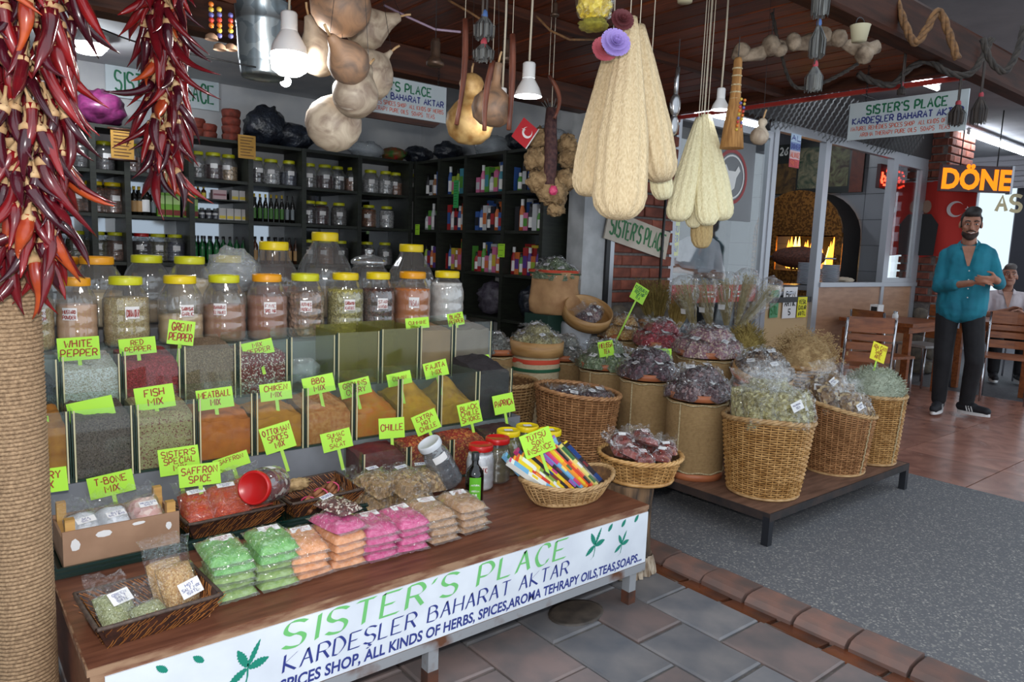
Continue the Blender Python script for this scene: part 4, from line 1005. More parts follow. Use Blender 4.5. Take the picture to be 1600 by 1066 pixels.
MB().bbox(0, .30, .19, .196, .004, .10).build('back_board', M_card, cr)
for x in (0, .294): MB().bbox(x, x + .006, .006, .19, .004, .09).build('side_board', M_card, cr)
MB().bbox(.006, .294, .006, .19, .0, .006).build('bottom_board', M_card, cr)
for x, y in ((.008, .008), (.268, .008), (.008, .165), (.268, .165)): MB().bbox(x, x + .024, y, y + .024, .006, .142).build('corner_post', M_pine, cr)
G_wsalt = mat('g_white_salt', srgb(222, 224, 230), .6, srgb(200, 204, 212), 30, bump=.4, coat=.6, coatb=.5); G_psalt = mat('g_pink_salt', srgb(222, 172, 166), .6, srgb(232, 204, 196), 55, kind='voronoi', bump=.8, coat=.6, coatb=.5)
for k, (x, y, fm, lb, tx) in enumerate(((.325, 2.31, G_wsalt, 'white salt packet at the left end of the crate', ['SEA', 'SALT']), (.40, 2.30, G_wsalt, 'white salt packet in the middle of the crate', ['BATH', 'SALT BAG']), (.49, 2.32, G_psalt, 'pink rock salt packet at the right end of the crate', ['HIMALAYA', 'SALT']))):
    packet('salt_packet', lb, 'packet', (x, y, .455 + .006 * k), (.5, 0, .1), .088, .12, .05, fm, tx, .05, .022, (0, .0), M_lblue, seed=k * 3 + 11)
packet('salt_packet', 'white salt packet lying low behind the crate front', 'packet', (.44, 2.28, .43), (.3, 0, -.1), .12, .08, .04, G_wsalt, ['SALT', 'BAG'], .045, .02, (0, 0), M_lblue, seed=31)
palm_tray('dark woven palm tray of saffron packets beside the salt crate', .735, 2.345, .388, .305, .225, .062, .04)
G_saf = mat('g_saffron', srgb(218, 84, 22), .6, srgb(176, 40, 12), 130, stretch=(1, 3, 1), detail=6, bump=.8, bscale=.008, c3=srgb(214, 110, 40), coat=.5, coatb=.5)
for k, (x, y, s_, tx, lb) in enumerate(((.645, 2.345, .10, ['SAFFRON', 'SAFRAN'], 'saffron packet at the left of the woven tray'), (.735, 2.335, .13, ['SAFFRON', 'SPICE'], 'large saffron packet in the middle of the woven tray'), (.835, 2.365, .11, ['SAFFRON'], 'saffron packet at the right of the woven tray'))):
    packet('saffron_packet', lb, 'packet', (x, y, .442 + .008 * k), (.45, 0, .12 * (k - .5)), s_, .15, .05, G_saf, tx, .055, .018, (0, .035), M_lblue, seed=41 + k)
palm_tray('dark woven palm tray of cinnamon bundles and a tipped red-lidded jar', 1.045, 2.345, .388, .28, .225, .062, .05)
# jar lying on its side
t = thing('tipped_jar', 'clear jar with a red lid tipped over on the woven trays', 'jar', (.885, 2.30, .508), (math.radians(78), 0, math.radians(-48)))
pr, fn = jar_body(.058, .15, .042, 16); MB().lathe(pr, 64, caps=False, fn=fn).build('jar_wall', M_pet, t)
MB().lathe([(0, .004), (.053, .004), (.056, .05), (.03, .07), (0, .075)], 24, caps=False).build('contents', mat('jf_flowers', srgb(110, 30, 34), .7, srgb(60, 40, 60), 60, kind='voronoi', bump=.8, c3=srgb(210, 200, 190)), t)
lid_part(.05, .15, M_lidred, t, (0, 0, .133)); curved_label(.0585, .045, .085, 1.2, 2.4, M_paper, t, 1.01)
# cinnamon bundles
M_cin = mat('cinnamon', srgb(164, 108, 70), .7, srgb(124, 76, 48), 40, stretch=(1, 1, .3), bump=.4)
M_ribbon = mat('ribbon_pink', srgb(206, 70, 110), .5)
def bundle(label, loc, rz, L=.11, tilt=0):
    t = thing('cinnamon_bundle', label, 'cinnamon', loc, (0, tilt, rz))
    k = 0
    for (a, b) in ((0, 0), (.016, 0), (-.016, 0), (.008, .014), (-.008, .014), (.0, .028)):
        st_ = MB(); st_.tube([(-L / 2, a, b + .008), (0, a, b + .008), (L / 2, a, b + .008)], .0078, 8); st_.build('cinnamon_stick', M_cin, t); k += 1
    rb = MB(); rb.tube([(0, .027 * math.cos(q * PI / 6), .019 + .022 * math.sin(q * PI / 6)) for q in range(13)], .003, 5, False); rb.build('ribbon', M_ribbon, t)
    return t
bundle('cinnamon stick bundle tied with pink ribbon, nearest in the tray', (1.0, 2.295, .398), .9); bundle('cinnamon stick bundle tied with pink ribbon, middle of the tray', (1.055, 2.32, .41), .75); bundle('cinnamon stick bundle at the right end of the woven tray', (1.115, 2.36, .412), .9)
t = tag(crumple('dried_ginger', .05, .03, .02, mat('ginger', srgb(190, 160, 116), .8, srgb(150, 120, 80), 40, bump=.5), None, (1.0, 2.41, .43), 3, .5, 4), 'pale dried ginger root at the back of the cinnamon tray', 'ginger')
# tan herb packets
G_herb = mat('g_tan_herb', srgb(150, 116, 72), .8, srgb(112, 84, 50), 70, kind='voronoi', bump=1.0, bscale=.012, c3=srgb(184, 152, 100), coat=.5, coatb=.5)
for k, (x, y, z, rz, lb) in enumerate(((1.225, 2.255, .381, .2, 'tan herb packet at the bottom left of the heap beside the cinnamon tray'), (1.345, 2.185, .381, -.1, 'tan herb packet at the bottom right of the heap behind the tan tea'), (1.245, 2.26, .432, .3, 'tan herb packet at the upper left of the heap'), (1.335, 2.215, .432, .1, 'large tan herb packet on top of the heap with a label'), (1.43, 2.24, .42, -.2, 'tan herb packet on the right slope of the heap'))):
    packet('herb_packet', lb, 'packet', (x, y, z), (.08 if k < 2 else .28, .0, rz), .14, .15, .055, G_herb, ['LINDEN'] if k > 1 else None, .05, .018, (0, .045), M_lblue, seed=51 + k)
# tipped grey jar, white jar, red lids, bottle, yellow-lidded jars
M_foil = film('grey_jar', (.55, .58, .62), .2, .1, .5, 30, .02, diff=.25, dcol=(.35, .37, .4))
t = thing('leaning_jar', 'smoky clear jar with a white lid leaning back beside the tan herb packets', 'jar', (1.555, 2.235, .405), (math.radians(-4), math.radians(-30), 0))
pr, fn = jar_body(.052, .20, .04, 12); MB().lathe(pr, 56, caps=False, fn=fn).build('jar_wall', M_foil, t); lid_part(.043, .20, mat('lid_white', srgb(206, 210, 216), .4), t, (0, 0, .178)); 
lb_ = curved_label(.0525, .125, .155, -2.3, -1.2, M_paper, t, 1.0)
MB().lathe([(0, .004), (.046, .006), (.049, .07), (.02, .09), (0, .095)], 20, caps=False).build('contents', mat('vanilla', srgb(70, 70, 76), .7, srgb(110, 110, 116), 30, bump=.6), t)
jar('red_lid_jar', 'white jar with a red lid beside the dark oil bottle', (1.655, 2.185, .381), .055, .175, .8, mat('jf_mastic', srgb(222, 224, 230), .6, srgb(200, 204, 212), 30), M_lidred, ['MASTIC'], nr=.045, ang=.1)
jar('red_lid_jar', 'olive brown filled jar with a red lid behind the oil bottle', (1.765, 2.22, .381), .055, .18, .8, mat('jf_olive', srgb(92, 84, 44), .5, srgb(60, 54, 30), 40, bump=.5), M_lidred, None, nr=.046, lab=False)
F_pick = mat('jf_pickle', srgb(104, 98, 38), .45, srgb(66, 62, 24), 34, bump=.6, c3=srgb(140, 126, 54))
for k, (x, y) in enumerate(((1.865, 2.275), (1.985, 2.295), (2.02, 2.19))):
    p = (x, y, .381)
    jr = jar('pickle_jar', ['green pickle jar with a yellow lid, left of the three', 'green pickle jar with a yellow lid, at the back of the three', 'green pickle jar with a yellow lid, right of the three'][k], p, .056, .185, .84, F_pick, M_lidy, None, nr=.046, lab=False)
    flat_label(jr, (0, 0, .185 * .885 + .0215), .035, .03, (0, 0, -.5))
t = thing('oil_bottle', 'dark oil bottle with a green label standing at the right of the tan tea', 'bottle', (1.548, 2.075, .381))
MB().lathe([(.03, 0), (.034, .004), (.034, .10), (.032, .118), (.016, .138), (.0125, .145), (.0125, .165)], 28, caps=False, fn=lambda r, z, a: r).lathe([(0, .0), (.03, 0)], 28, caps=False).build('bottle_glass', mat('dark_glass', srgb(12, 12, 10), .06, coat=.5), t)
MB().lathe([(.0145, .158), (.0145, .186), (.012, .188), (0, .188)], 20, caps=False).build('cap', mat('cap_black', srgb(30, 34, 36), .4), t)
va = math.atan2(-2.075, -1.548)
lb_ = curved_label(.0345, .008, .10, va - .55, va + .75, mat('oil_label', srgb(96, 176, 40), .5), t, 1.008)
c_ = va + .1; nn = Vector((math.cos(c_), math.sin(c_), 0)); uu = Vector((-math.sin(c_), math.cos(c_), 0)); mb = MB()
for i, (tx, sz_) in enumerate((('NATURAL', .006), ('NIGELLA', .006), ('OIL', .014))): write(mb, tx, nn * .0375 + Vector((0, 0, .07 - .022 * i)), uu, V, sz_, pen=sz_ * .2, align='c')
mb.build('lettering', mat('ink_white', srgb(235, 235, 230), .5), lb_)

# --- incense basket
M_wick = mat('wicker_pale', srgb(196, 160, 112), .55, srgb(160, 122, 78), 30, bump=.3, rnd=.08)
M_wickg = mat('wicker_gold', srgb(204, 160, 102), .45, srgb(166, 120, 66), 24, bump=.3)
M_wickr = mat('wicker_reddish', srgb(194, 144, 98), .45, srgb(152, 106, 68), 24, bump=.3)
def weave(r0, r1, h, rows, stakes, rad, ell=1.0, z0=.01, prof=None, seg=4, sag=None):
    """horizontal strands passing in front of and behind upright stakes"""
    mb = MB()
    for k in range(rows):
        v = (k + .5) / rows; z = z0 + (h - z0) * v; r = prof(v) if prof else r0 + (r1 - r0) * v; n = stakes * seg
        pts = []
        for i in range(n + 1):
            a = 2 * PI * i / n; o = rad * .9 * math.cos(stakes * a / 2 * 1.0 + PI * k) if stakes % 2 == 0 else rad * .9 * math.cos(stakes * a / 2 + PI * k)
            zz = z + (sag(a, v) if sag else 0) + .0008 * nz(i * .6, k)
            pts.append(((r + o) * math.cos(a), (r + o) * ell * math.sin(a), zz))
        mb.tube(pts, (h - z0) / rows * .56, 4, False, .62)
    return mb
def basket(name, label, loc, r0, r1, h, rows, stakes, m, ell=1.0, rz=0.0, rimr=.012, tilt=(0, 0), rimm=None, prof=None, sag=None, liner=None, cat='basket', rimn=3, foot=True):
    t = thing(name, label, cat, loc, (tilt[0], tilt[1], rz))
    rad = .0045 * (r1 / .2) ** .5
    tag(weave(r0, r1, h, rows, stakes, rad, ell, .012, prof, sag=sag).build('weave', m, t), kind='stuff')
    sk = MB(); P = prof or (lambda v: r0 + (r1 - r0) * v)
    for k in range(stakes):
        a = 2 * PI * k / stakes
        sk.tube([(P(q / 5) * math.cos(a), P(q / 5) * ell * math.sin(a), h * q / 5 + (sag(a, q / 5) if sag else 0)) for q in range(6)], .0028, 4, False)
    tag(sk.build('stakes', m, t), kind='stuff')
    # dark liner wall just inside so the basket is not see-through
    ln = MB(); N = 40; vs = []; VV = [0, .25, .5, .75, 1]
    for v in VV:
        for k in range(N): a = 2 * PI * k / N; r = P(v) - rad * 2.2; vs.append((r * math.cos(a), r * ell * math.sin(a), .006 + (h - .008) * v + (sag(a, v) if sag else 0)))
    ln.add(vs, [(j * N + k, j * N + (k + 1) % N, (j + 1) * N + (k + 1) % N, (j + 1) * N + k) for j in range(len(VV) - 1) for k in range(N)] + [tuple(range(N))], True)
    ln.build('inner_wall', liner or mat('basket_inner', srgb(120, 84, 48), .8, srgb(84, 56, 32), 50, bump=.5), t)
    rm = MB(); n = 72
    for s_ in range(rimn):
        pts = []
        for i in range(n + 1):
            a = 2 * PI * i / n; ph = a * 14 + s_ * 2 * PI / rimn
            rr = P(1) + rimr * .62 * math.cos(ph); pts.append((rr * math.cos(a), rr * ell * math.sin(a), h + rimr * .62 * math.sin(ph) + (sag(a, 1) if sag else 0)))
        rm.tube(pts, rimr * .62, 5, False)
    rm.build('braided_rim', rimm or m, t)
    if foot:
        ft = MB(); ft.tube([((r0 + .004) * math.cos(2 * PI * i / 48), (r0 + .004) * ell * math.sin(2 * PI * i / 48), .008) for i in range(49)], .008, 6, False); ft.build('foot_ring', rimm or m, t)
    return t
ic = onz(885, 752, .44)
basket('incense_basket', 'oval pale wicker basket full of incense boxes on the bench', (1.86, 1.905, .381), .135, .20, .075, 13, 36, M_wick, .62, -.10, .009, prof=lambda v: .135 + .065 * v ** .7, sag=lambda a, v: v * .022 * math.cos(a) ** 2)
PAL = [srgb(210, 60, 40), srgb(232, 200, 40), srgb(110, 170, 210), srgb(40, 32, 40), srgb(238, 150, 40), srgb(200, 60, 120), srgb(226, 214, 120), srgb(120, 40, 40), srgb(60, 110, 60), srgb(150, 90, 170), srgb(226, 226, 220), srgb(30, 60, 120), srgb(120, 150, 60)]
IM = [mat('incense_%d' % i, c, .3, coat=.5) for i, c in enumerate(PAL)]
INC = [(10, 2, 'pale blue and white'), (0, 1, 'red'), (6, 10, 'cream yellow'), (12, 1, 'olive yellow'), (7, 3, 'dark maroon'), (1, 4, 'bright yellow'), (3, 9, 'black and violet'), (2, 5, 'light blue and pink'), (4, 1, 'orange and yellow'), (0, 3, 'red and black'), (6, 8, 'pale yellow green'), (3, 11, 'black and blue')]
for i, (a, b, nm) in enumerate(INC):
    u = i / 11.0
    base = Vector((1.765 + .225 * u, 1.872 + .02 * math.sin(u * PI) - .022 * u, .418 + .02 * abs(u - .5)))
    dirv = Vector((-.62 + .28 * u, .42 + .25 * u, .52 + .12 * u)).normalized()
    L = .215; w = .027
    side = dirv.cross(Vector((0, -.5, .86))).normalized(); nrm = side.cross(dirv)
    t = thing('incense_box', '%s incense box, %s from the left in the oval basket' % (nm, ordi(i)), 'incense box', base)
    rt = Matrix((side, dirv, nrm)).transposed()
    MB().box(dirv * (L / 2), (w, L, w * .8), rt).build('carton', IM[a], t)
    for q, (f0, f1, mi) in enumerate(((.06, .22, b), (.40, .52, (a + 4) % 13), (.60, .90, b), (.965, 1.0, (b + 3) % 13))):
        MB().box(dirv * (L * (f0 + f1) / 2) + nrm * (w * .4 + .0004), (w * (.96 if q != 1 else .5), L * (f1 - f0), .001), rt).build('printed_band', IM[mi], t)
for i, (a, nm) in enumerate(((2, 'light blue'), (5, 'pink'), (0, 'scarlet'), (11, 'deep blue'), (9, 'violet'))):
    base = Vector((1.755 + .05 * i, 1.955 + .004 * i, .41)); dirv = Vector((-.55 + .08 * i, .30, .7)).normalized(); side = dirv.cross(Vector((0, -.5, .86))).normalized(); nrm = side.cross(dirv); rt = Matrix((side, dirv, nrm)).transposed()
    t = thing('incense_box', '%s incense box standing in the back row of the oval basket' % nm, 'incense box', base)
    MB().box(dirv * .1, (.023, .2, .018), rt).build('carton', IM[a], t); MB().box(dirv * .17 + nrm * .0095, (.022, .04, .001), rt).build('printed_band', IM[(a + 6) % 13], t)
card('lime card lettered TÜTSÜ SON INSENCE in the incense basket', ['TÜTSÜ', 'SON', 'İNSENCE'], 840, 692, 50, 38, 1.96, -16, stick=.14, yaw=-.5)

# --- tree stump and the round basket on it
M_bark = mat('stump', srgb(120, 92, 66), .9, srgb(50, 40, 34), 9, stretch=(3, 3, .7), detail=8, bump=.9, bscale=.015, c3=srgb(150, 126, 100))
mb = MB(); pr = [(.125, 0), (.115, .03), (.098, .1), (.092, .2), (.095, .3), (.10, .377)]
mb.lathe([(r, z) for r, z in pr] + [(0, .378)], 40, caps=False, fn=lambda r, z, a: r * (1 + .07 * math.sin(5 * a + z * 3) + .05 * math.sin(13 * a + z * 7) + .04 * nz(math.cos(a) * 4, math.sin(a) * 4, z * 3)))
t = thing('tree_stump', 'rough weathered tree stump standing between the bench and the kerb', 'stump', (2.235, 1.93, 0))
mb.build('trunk', M_bark, t)
bs = MB(); bs.lathe([(.126, 0), (.12, .035), (.108, .075)], 40, caps=False, fn=lambda r, z, a: r * (1.02 + .07 * math.sin(5 * a + z * 3) + .07 * math.sin(17 * a))); bs.build('bare_foot', mat('stump_pale', srgb(186, 170, 150), .9, srgb(120, 100, 80), 30, stretch=(2, 2, .5), bump=.8, bscale=.01), t)
basket('round_basket', 'shallow round wicker basket of dried fruit packets on the tree stump', (2.30, 1.93, .379), .135, .172, .105, 12, 32, M_wickg, 1.0, 0, .010, rimm=M_wickg)
G_fruit = mat('g_dried_fruit', srgb(130, 40, 26), .5, srgb(90, 24, 18), 34, kind='voronoi', bump=1, bscale=.02, c3=srgb(190, 110, 50), coat=.5)
for k, (dx, dy, dz) in enumerate(((-.06, -.06, .08), (.04, -.08, .08), (.09, .0, .085), (-.02, .02, .095), (-.09, .03, .09), (.03, .08, .095), (-.04, .09, .10), (.0, -.03, .125), (.06, .04, .125), (-.06, .05, .125), (-.10, -.03, .10), (.1, -.06, .09))):
    packet('fruit_packet', 'clear packet of red dried fruit heaped in the round basket', 'packet', (2.30 + dx, 1.93 + dy, .40 + dz), (.3, R.uniform(-.3, .3), R.uniform(-1, 1)), .085, .09, .035, G_fruit, [''] if k % 2 else ['TEA'], .03, .022, (.0, .01), seed=70 + k, group='dried fruit packets in the round basket', top=.04)
# ================================================================== LOW PLATFORM WITH BARRELS AND BASKETS
M_plat = mat('platform_wood', srgb(126, 92, 74), .6, srgb(92, 64, 50), 6, stretch=(1, 6, 6), detail=8, bump=.15)
M_iron = mat('angle_iron', srgb(58, 46, 42), .6, srgb(34, 32, 34), 14, bump=.2)
pf = thing('low_platform', 'low brown platform on black iron legs carrying the baskets and burlap barrels', 'platform', (0, 0, 0))
MB().bbox(2.957, 4.423, 1.699, 3.52, .138, .155).build('platform_board', M_plat, pf)
mb = MB()
for a in ((2.95, 4.43, 1.692, 1.699, .118, .156), (2.95, 2.957, 1.699, 3.52, .118, .156), (4.423, 4.43, 1.699, 3.52, .118, .156), (2.95, 4.43, 3.52, 3.527, .118, .156)): MB().bbox(*a).build('iron_angle', M_iron, pf)
for x, y in ((2.967, 1.71), (4.413, 1.71), (2.967, 3.5), (4.413, 3.5)): MB().bbox(x - .0175, x + .0175, y - .0175, y + .0175, 0, .137).build('leg', mat('iron_leg', srgb(30, 32, 38), .5), pf)
pl = thing('wooden_plinth', 'plain low wooden plinth under the wide basket behind the tree stump', 'plinth', (0, 0, 0))
MB().bbox(2.42, 2.93, 2.42, 3.5, .11, .135).build('plinth_board', M_plat, pl)
for y in (2.5, 3.42): MB().bbox(2.45, 2.9, y - .03, y + .03, 0, .11).build('bearer', M_iron, pl)

# herb fillings
def leafy(name, a, b, c, sc=60): return mat(name, a, .8, b, sc, kind='voronoi', bump=1.0, bscale=.012, c3=c, ramp=(.25, .6), coat=.15)
H_rose = leafy('h_rosebud', srgb(168, 120, 128), srgb(132, 84, 104), srgb(206, 180, 160), 95)
H_hib = leafy('h_hibiscus', srgb(158, 26, 44), srgb(112, 14, 32), srgb(196, 70, 80), 60)
H_dark = leafy('h_dark_hibiscus', srgb(60, 28, 42), srgb(34, 16, 28), srgb(100, 60, 70), 50)
H_purple = leafy('h_plum', srgb(84, 54, 60), srgb(54, 34, 44), srgb(140, 110, 110), 60)
H_green = leafy('h_green', srgb(112, 128, 92), srgb(76, 96, 64), srgb(156, 168, 136), 60)
H_gold = leafy('h_gold', srgb(204, 152, 82), srgb(172, 118, 56), srgb(226, 190, 128), 90)
H_grey = leafy('h_grey', srgb(128, 128, 120), srgb(100, 102, 98), srgb(166, 166, 158), 60)
H_linden = leafy('h_linden', srgb(160, 150, 100), srgb(122, 112, 70), srgb(196, 188, 140), 70)
H_mixt = leafy('h_winter', srgb(140, 110, 76), srgb(90, 66, 50), srgb(196, 168, 120), 50)
H_brown = leafy('h_brown', srgb(110, 86, 68), srgb(76, 56, 46), srgb(160, 134, 108), 60)
BAGP = {}
def bag_proto(m, var, leaf_n=0, tall=False):
    """meshes of one herb bag: filling, clear wrap with a loose crinkled neck, paper label"""
    k = (m.name, var, tall)
    if k in BAGP: return BAGP[k]
    sx, sy, sz = (.15, .17, .075); s_ = var * 7.3 + len(m.name)
    mb = MB(); pillow(mb, sx, sy, sz, 10, .3, s_, 2.6, lumps=.35)
    rr = random.Random(int(s_ * 10))
    for q in range(leaf_n):
        u = rr.uniform(-.85, .85); v = rr.uniform(-.85, .85); h = (1 - abs(u) ** 2.6) ** .6 * (1 - abs(v) ** 2.6) ** .6
        c = Vector((u * sx / 2, v * sy / 2, sz * .25 + sz * .75 * h)); L = rr.uniform(.008, .02); w = L * rr.uniform(.2, .5)
        a = Vector((rr.uniform(-1, 1), rr.uniform(-1, 1), rr.uniform(-.4, .7))).normalized(); b = a.cross(Vector((rr.uniform(-1, 1), rr.uniform(-1, 1), 1))).normalized()
        mb.add([c - a * L - b * w * .2, c - b * w, c + a * L, c + b * w], [(0, 1, 2, 3)], False)
    fill = mb.mesh('contents', m)
    wr = MB(); pillow(wr, sx * 1.08, sy * 1.06, sz * 1.12, 12, .45, s_ + 3, 4, lumps=.45)
    N = 10; vs = []
    for j in range(5):
        for i in range(N + 1):
            u = i / N - .5; pinch = 1.06 - .55 * math.sin(PI * j / 4 * .8) if not tall else 1.06; pinch = pinch if j < 3 else pinch + (.08 if tall else .3) * (j - 2)
            vs.append((u * sx * pinch, sy * .5 + .07 * j / 4, sz * .3 + .03 * j / 4 + .03 * nz(u * 9 + s_, j * .9, s_) * (j > 0)))
    wr.add(vs, [(j * (N + 1) + i, j * (N + 1) + i + 1, (j + 1) * (N + 1) + i + 1, (j + 1) * (N + 1) + i) for j in range(4) for i in range(N)], True)
    wrap = wr.mesh('wrap', M_cell)
    lb = MB(); w, h = .052, .036; lb.add([(-w / 2, -h / 2, 0), (w / 2, -h / 2, 0), (w / 2, h / 2, .004), (-w / 2, h / 2, .004)], [(0, 1, 2, 3)])
    ink = MB()
    for i, (l, sz_) in enumerate((('HERBAL', .008), ('TEA', .008))): write(ink, l, (0, .003 - .013 * i, .0030), (1, 0, 0), (0, 1, 0), sz_, pen=.0018, align='c', jit=.08)
    BAGP[k] = (fill, wrap, lb.mesh('label', M_paper), ink.mesh('lettering', mat('ink_dark', srgb(60, 60, 110), .6)), sz)
    return BAGP[k]
def herb_bag(label, m, var, loc, rot, sc=1.0, leaf_n=0, group=None, tall=False, lab=True, cat='herb bag'):
    f, w, l, k, sz = bag_proto(m, var, leaf_n, tall)
    t = thing('herb_bag', label, cat, loc, rot, group); t.scale = (sc,) * 3 if not hasattr(sc, '__len__') else sc
    link('contents', f, t); link('wrap', w, t)
    if lab:
        o = link('label', l, t, (R.uniform(-.02, .02), R.uniform(-.02, .03), sz * 1.17), (R.uniform(-.1, .1), R.uniform(-.1, .1), R.uniform(-.5, .5))); link('lettering', k, o)
    return t
def heap_bags(what, where, m, c, r, n_out, n_in, sc, leaf_n=0, rise=.05, grp=None, start=0.0):
    names = ['left', 'front left', 'front', 'front right', 'right', 'back right', 'back', 'back left']
    for k in range(n_out):
        a = 2 * PI * k / n_out + start; d = r * .58
        p = Vector((c[0] + d * math.cos(a), c[1] + d * math.sin(a), c[2] + R.uniform(0, .012)))
        tl = -.42; rz = a - PI / 2 + R.uniform(-.5, .5)
        rot = (Matrix.Rotation(rz + PI, 3, 'Z') @ Matrix.Rotation(.40 + R.uniform(-.1, .1), 3, 'X')).to_euler()
        herb_bag('%s bag around the rim of the %s' % (what, where), m, k % 3, p, rot, sc, leaf_n, grp or '%s bags in the %s' % (what, where))
    for k in range(n_in):
        a = 2 * PI * k / max(1, n_in) + 1.1; d = r * .22
        herb_bag('%s bag on top in the %s' % (what, where), m, k % 3, (c[0] + d * math.cos(a), c[1] + d * math.sin(a), c[2] + rise + .01 * k), (R.uniform(.05, .3), R.uniform(-.2, .2), R.uniform(-.5, .3)), sc, leaf_n, 'topmost %s bags in the %s' % (what, where))
# burlap barrels
def burlap(name, c1, c2):
    m, nt, out = _new(name); b = nt.nodes.new('ShaderNodeBsdfPrincipled'); nt.links.new(b.outputs[0], out.inputs[0]); b.inputs['Roughness'].default_value = .9
    v = _coord(nt)
    sx = nt.nodes.new('ShaderNodeTexWave'); sx.wave_type = 'BANDS'; sx.bands_direction = 'Z'; sx.inputs['Scale'].default_value = 42; sx.inputs['Distortion'].default_value = 1.2; sx.inputs['Detail'].default_value = 2; nt.links.new(v, sx.inputs['Vector'])
    n = nt.nodes.new('ShaderNodeTexNoise'); n.inputs['Scale'].default_value = 60; n.inputs['Detail'].default_value = 5; nt.links.new(v, n.inputs['Vector'])
    mx = nt.nodes.new('ShaderNodeMath'); mx.operation = 'MULTIPLY'; nt.links.new(sx.outputs['Fac'], mx.inputs[0]); nt.links.new(n.outputs['Fac'], mx.inputs[1])
    rp = nt.nodes.new('ShaderNodeValToRGB'); rp.color_ramp.elements[0].color = rgba(c2); rp.color_ramp.elements[0].position = .1; rp.color_ramp.elements[1].color = rgba(c1); rp.color_ramp.elements[1].position = .5
    nt.links.new(mx.outputs[0], rp.inputs[0]); nt.links.new(rp.outputs[0], b.inputs['Base Color'])
    bp_ = nt.nodes.new('ShaderNodeBump'); bp_.inputs['Strength'].default_value = .5; bp_.inputs['Distance'].default_value = .003; nt.links.new(mx.outputs[0], bp_.inputs['Height']); nt.links.new(bp_.outputs[0], b.inputs['Normal'])
    MATS[name] = m; return m
M_burl = burlap('burlap', srgb(172, 142, 98), srgb(128, 100, 64))
M_hoop = mat('wood_hoop', srgb(186, 112, 72), .5, srgb(160, 90, 56), 8, stretch=(1, 1, 5))
M_hoopp = mat('sieve_wood', srgb(190, 148, 96), .5, srgb(160, 118, 70), 6, stretch=(1, 1, 6), bump=.1)
M_cord = mat('cord', srgb(196, 178, 140), .8, srgb(150, 130, 96), 120, bump=.4)
def hoop(mb, r, z, h, th=.006, n=48, c=(0, 0)):
    mb.lathe([(r - th, z), (r, z), (r, z + h), (r - th, z + h), (r - th, z)], n, (c[0], c[1], 0), caps=False)
def barrel(label, x, y, r, h, z0=.156):
    t = thing('burlap_barrel', label, 'barrel', (x, y, z0))
    mb = MB(); mb.lathe([(r * .97, .0), (r * .97, .03), (r * .985, h * .3), (r * .99, h * .6), (r * .98, h - .05), (r * .96, h - .045)], 48, caps=False, fn=lambda q, z, a: q * (1 + .006 * nz(a * 3, z * 14) + .004 * math.sin(9 * a + z * 20)))
    mb.build('burlap_cover', M_burl, t)
    hp = MB(); hoop(hp, r * 1.0, h - .035, .035); hp.build('top_hoop', M_hoop, t)
    hp = MB(); hoop(hp, r * 1.0, 0, .035); hp.build('foot_hoop', M_hoop, t)
    sm_ = MB()
    for zz in (h - .052, .042): sm_.tube([(r * .998 * math.cos(2 * PI * i / 40), r * .998 * math.sin(2 * PI * i / 40), zz + .004 * math.sin(i * 1.3)) for i in range(41)], .0045, 5, False)
    va = math.atan2(-y, -x) - .55; sm_.tube([(r * 1.0 * math.cos(va + .05 * nz(q)), r * 1.0 * math.sin(va + .05 * nz(q)), .042 + (h - .094) * q / 10) for q in range(11)], .0045, 5, False)
    sm_.build('stitched_cord', M_cord, t)
    MB().lathe([(0, h - .02), (r * .97, h - .02)], 40, caps=False).build('lid_disc', mat('barrel_inside', srgb(110, 82, 56), .8), t)
    return t
BAR = [(3.16, 2.285, .157, .45, H_purple, 'plum coloured petals', 'burlap barrel nearest the tree stump', .92, 0), (3.17, 2.64, .155, .50, H_dark, 'dark hibiscus', 'burlap barrel under the lime card', .92, 0), (3.19, 3.0, .15, .50, H_green, 'green lemon balm leaves', 'burlap barrel with the MELISSA card', .88, 120), (3.19, 3.36, .125, .50, H_grey, 'grey dried leaves', 'small burlap barrel beside the wide basket', .75, 60),
       (3.69, 2.62, .185, .595, H_rose, 'dried rosebuds', 'largest burlap barrel at the back', 1.05, 0), (3.73, 3.03, .155, .60, H_hib, 'crimson hibiscus', 'back-column barrel of crimson bags', .92, 0), (3.72, 3.36, .14, .61, H_gold, 'golden chamomile', 'burlap barrel with golden bags', .88, 0)]
for i, (x, y, r, h, m, what, where, sc, lf) in enumerate(BAR):
    barrel(where, x, y, r, h)
    heap_bags(what, where, m, (x, y, .156 + h - .022), r, 6 if r > .13 else 5, 3, sc, lf, .06, start=.3 + i)
card('lime card lettered MELISSA among the green leaf bags', ['MELISSA', 'TEA'], 992, 640, 26, 24, 2.9, -6, stick=.09, place=ony(947, 545, 2.92)); 
card('lime card with small writing standing in the dark hibiscus barrel', ['KIRMIZI', 'HIBISCUS'], 1036, 556, 30, 22, 2.66, 4, ink=M_inkg, stick=.10)
card('bright yellow-green card beside the brick pier', ['KUSBURNU', 'ROSEHIP', 'TEA'], 999, 459, 26, 26, 3.24, 32, ink=M_inkg, stick=.40)
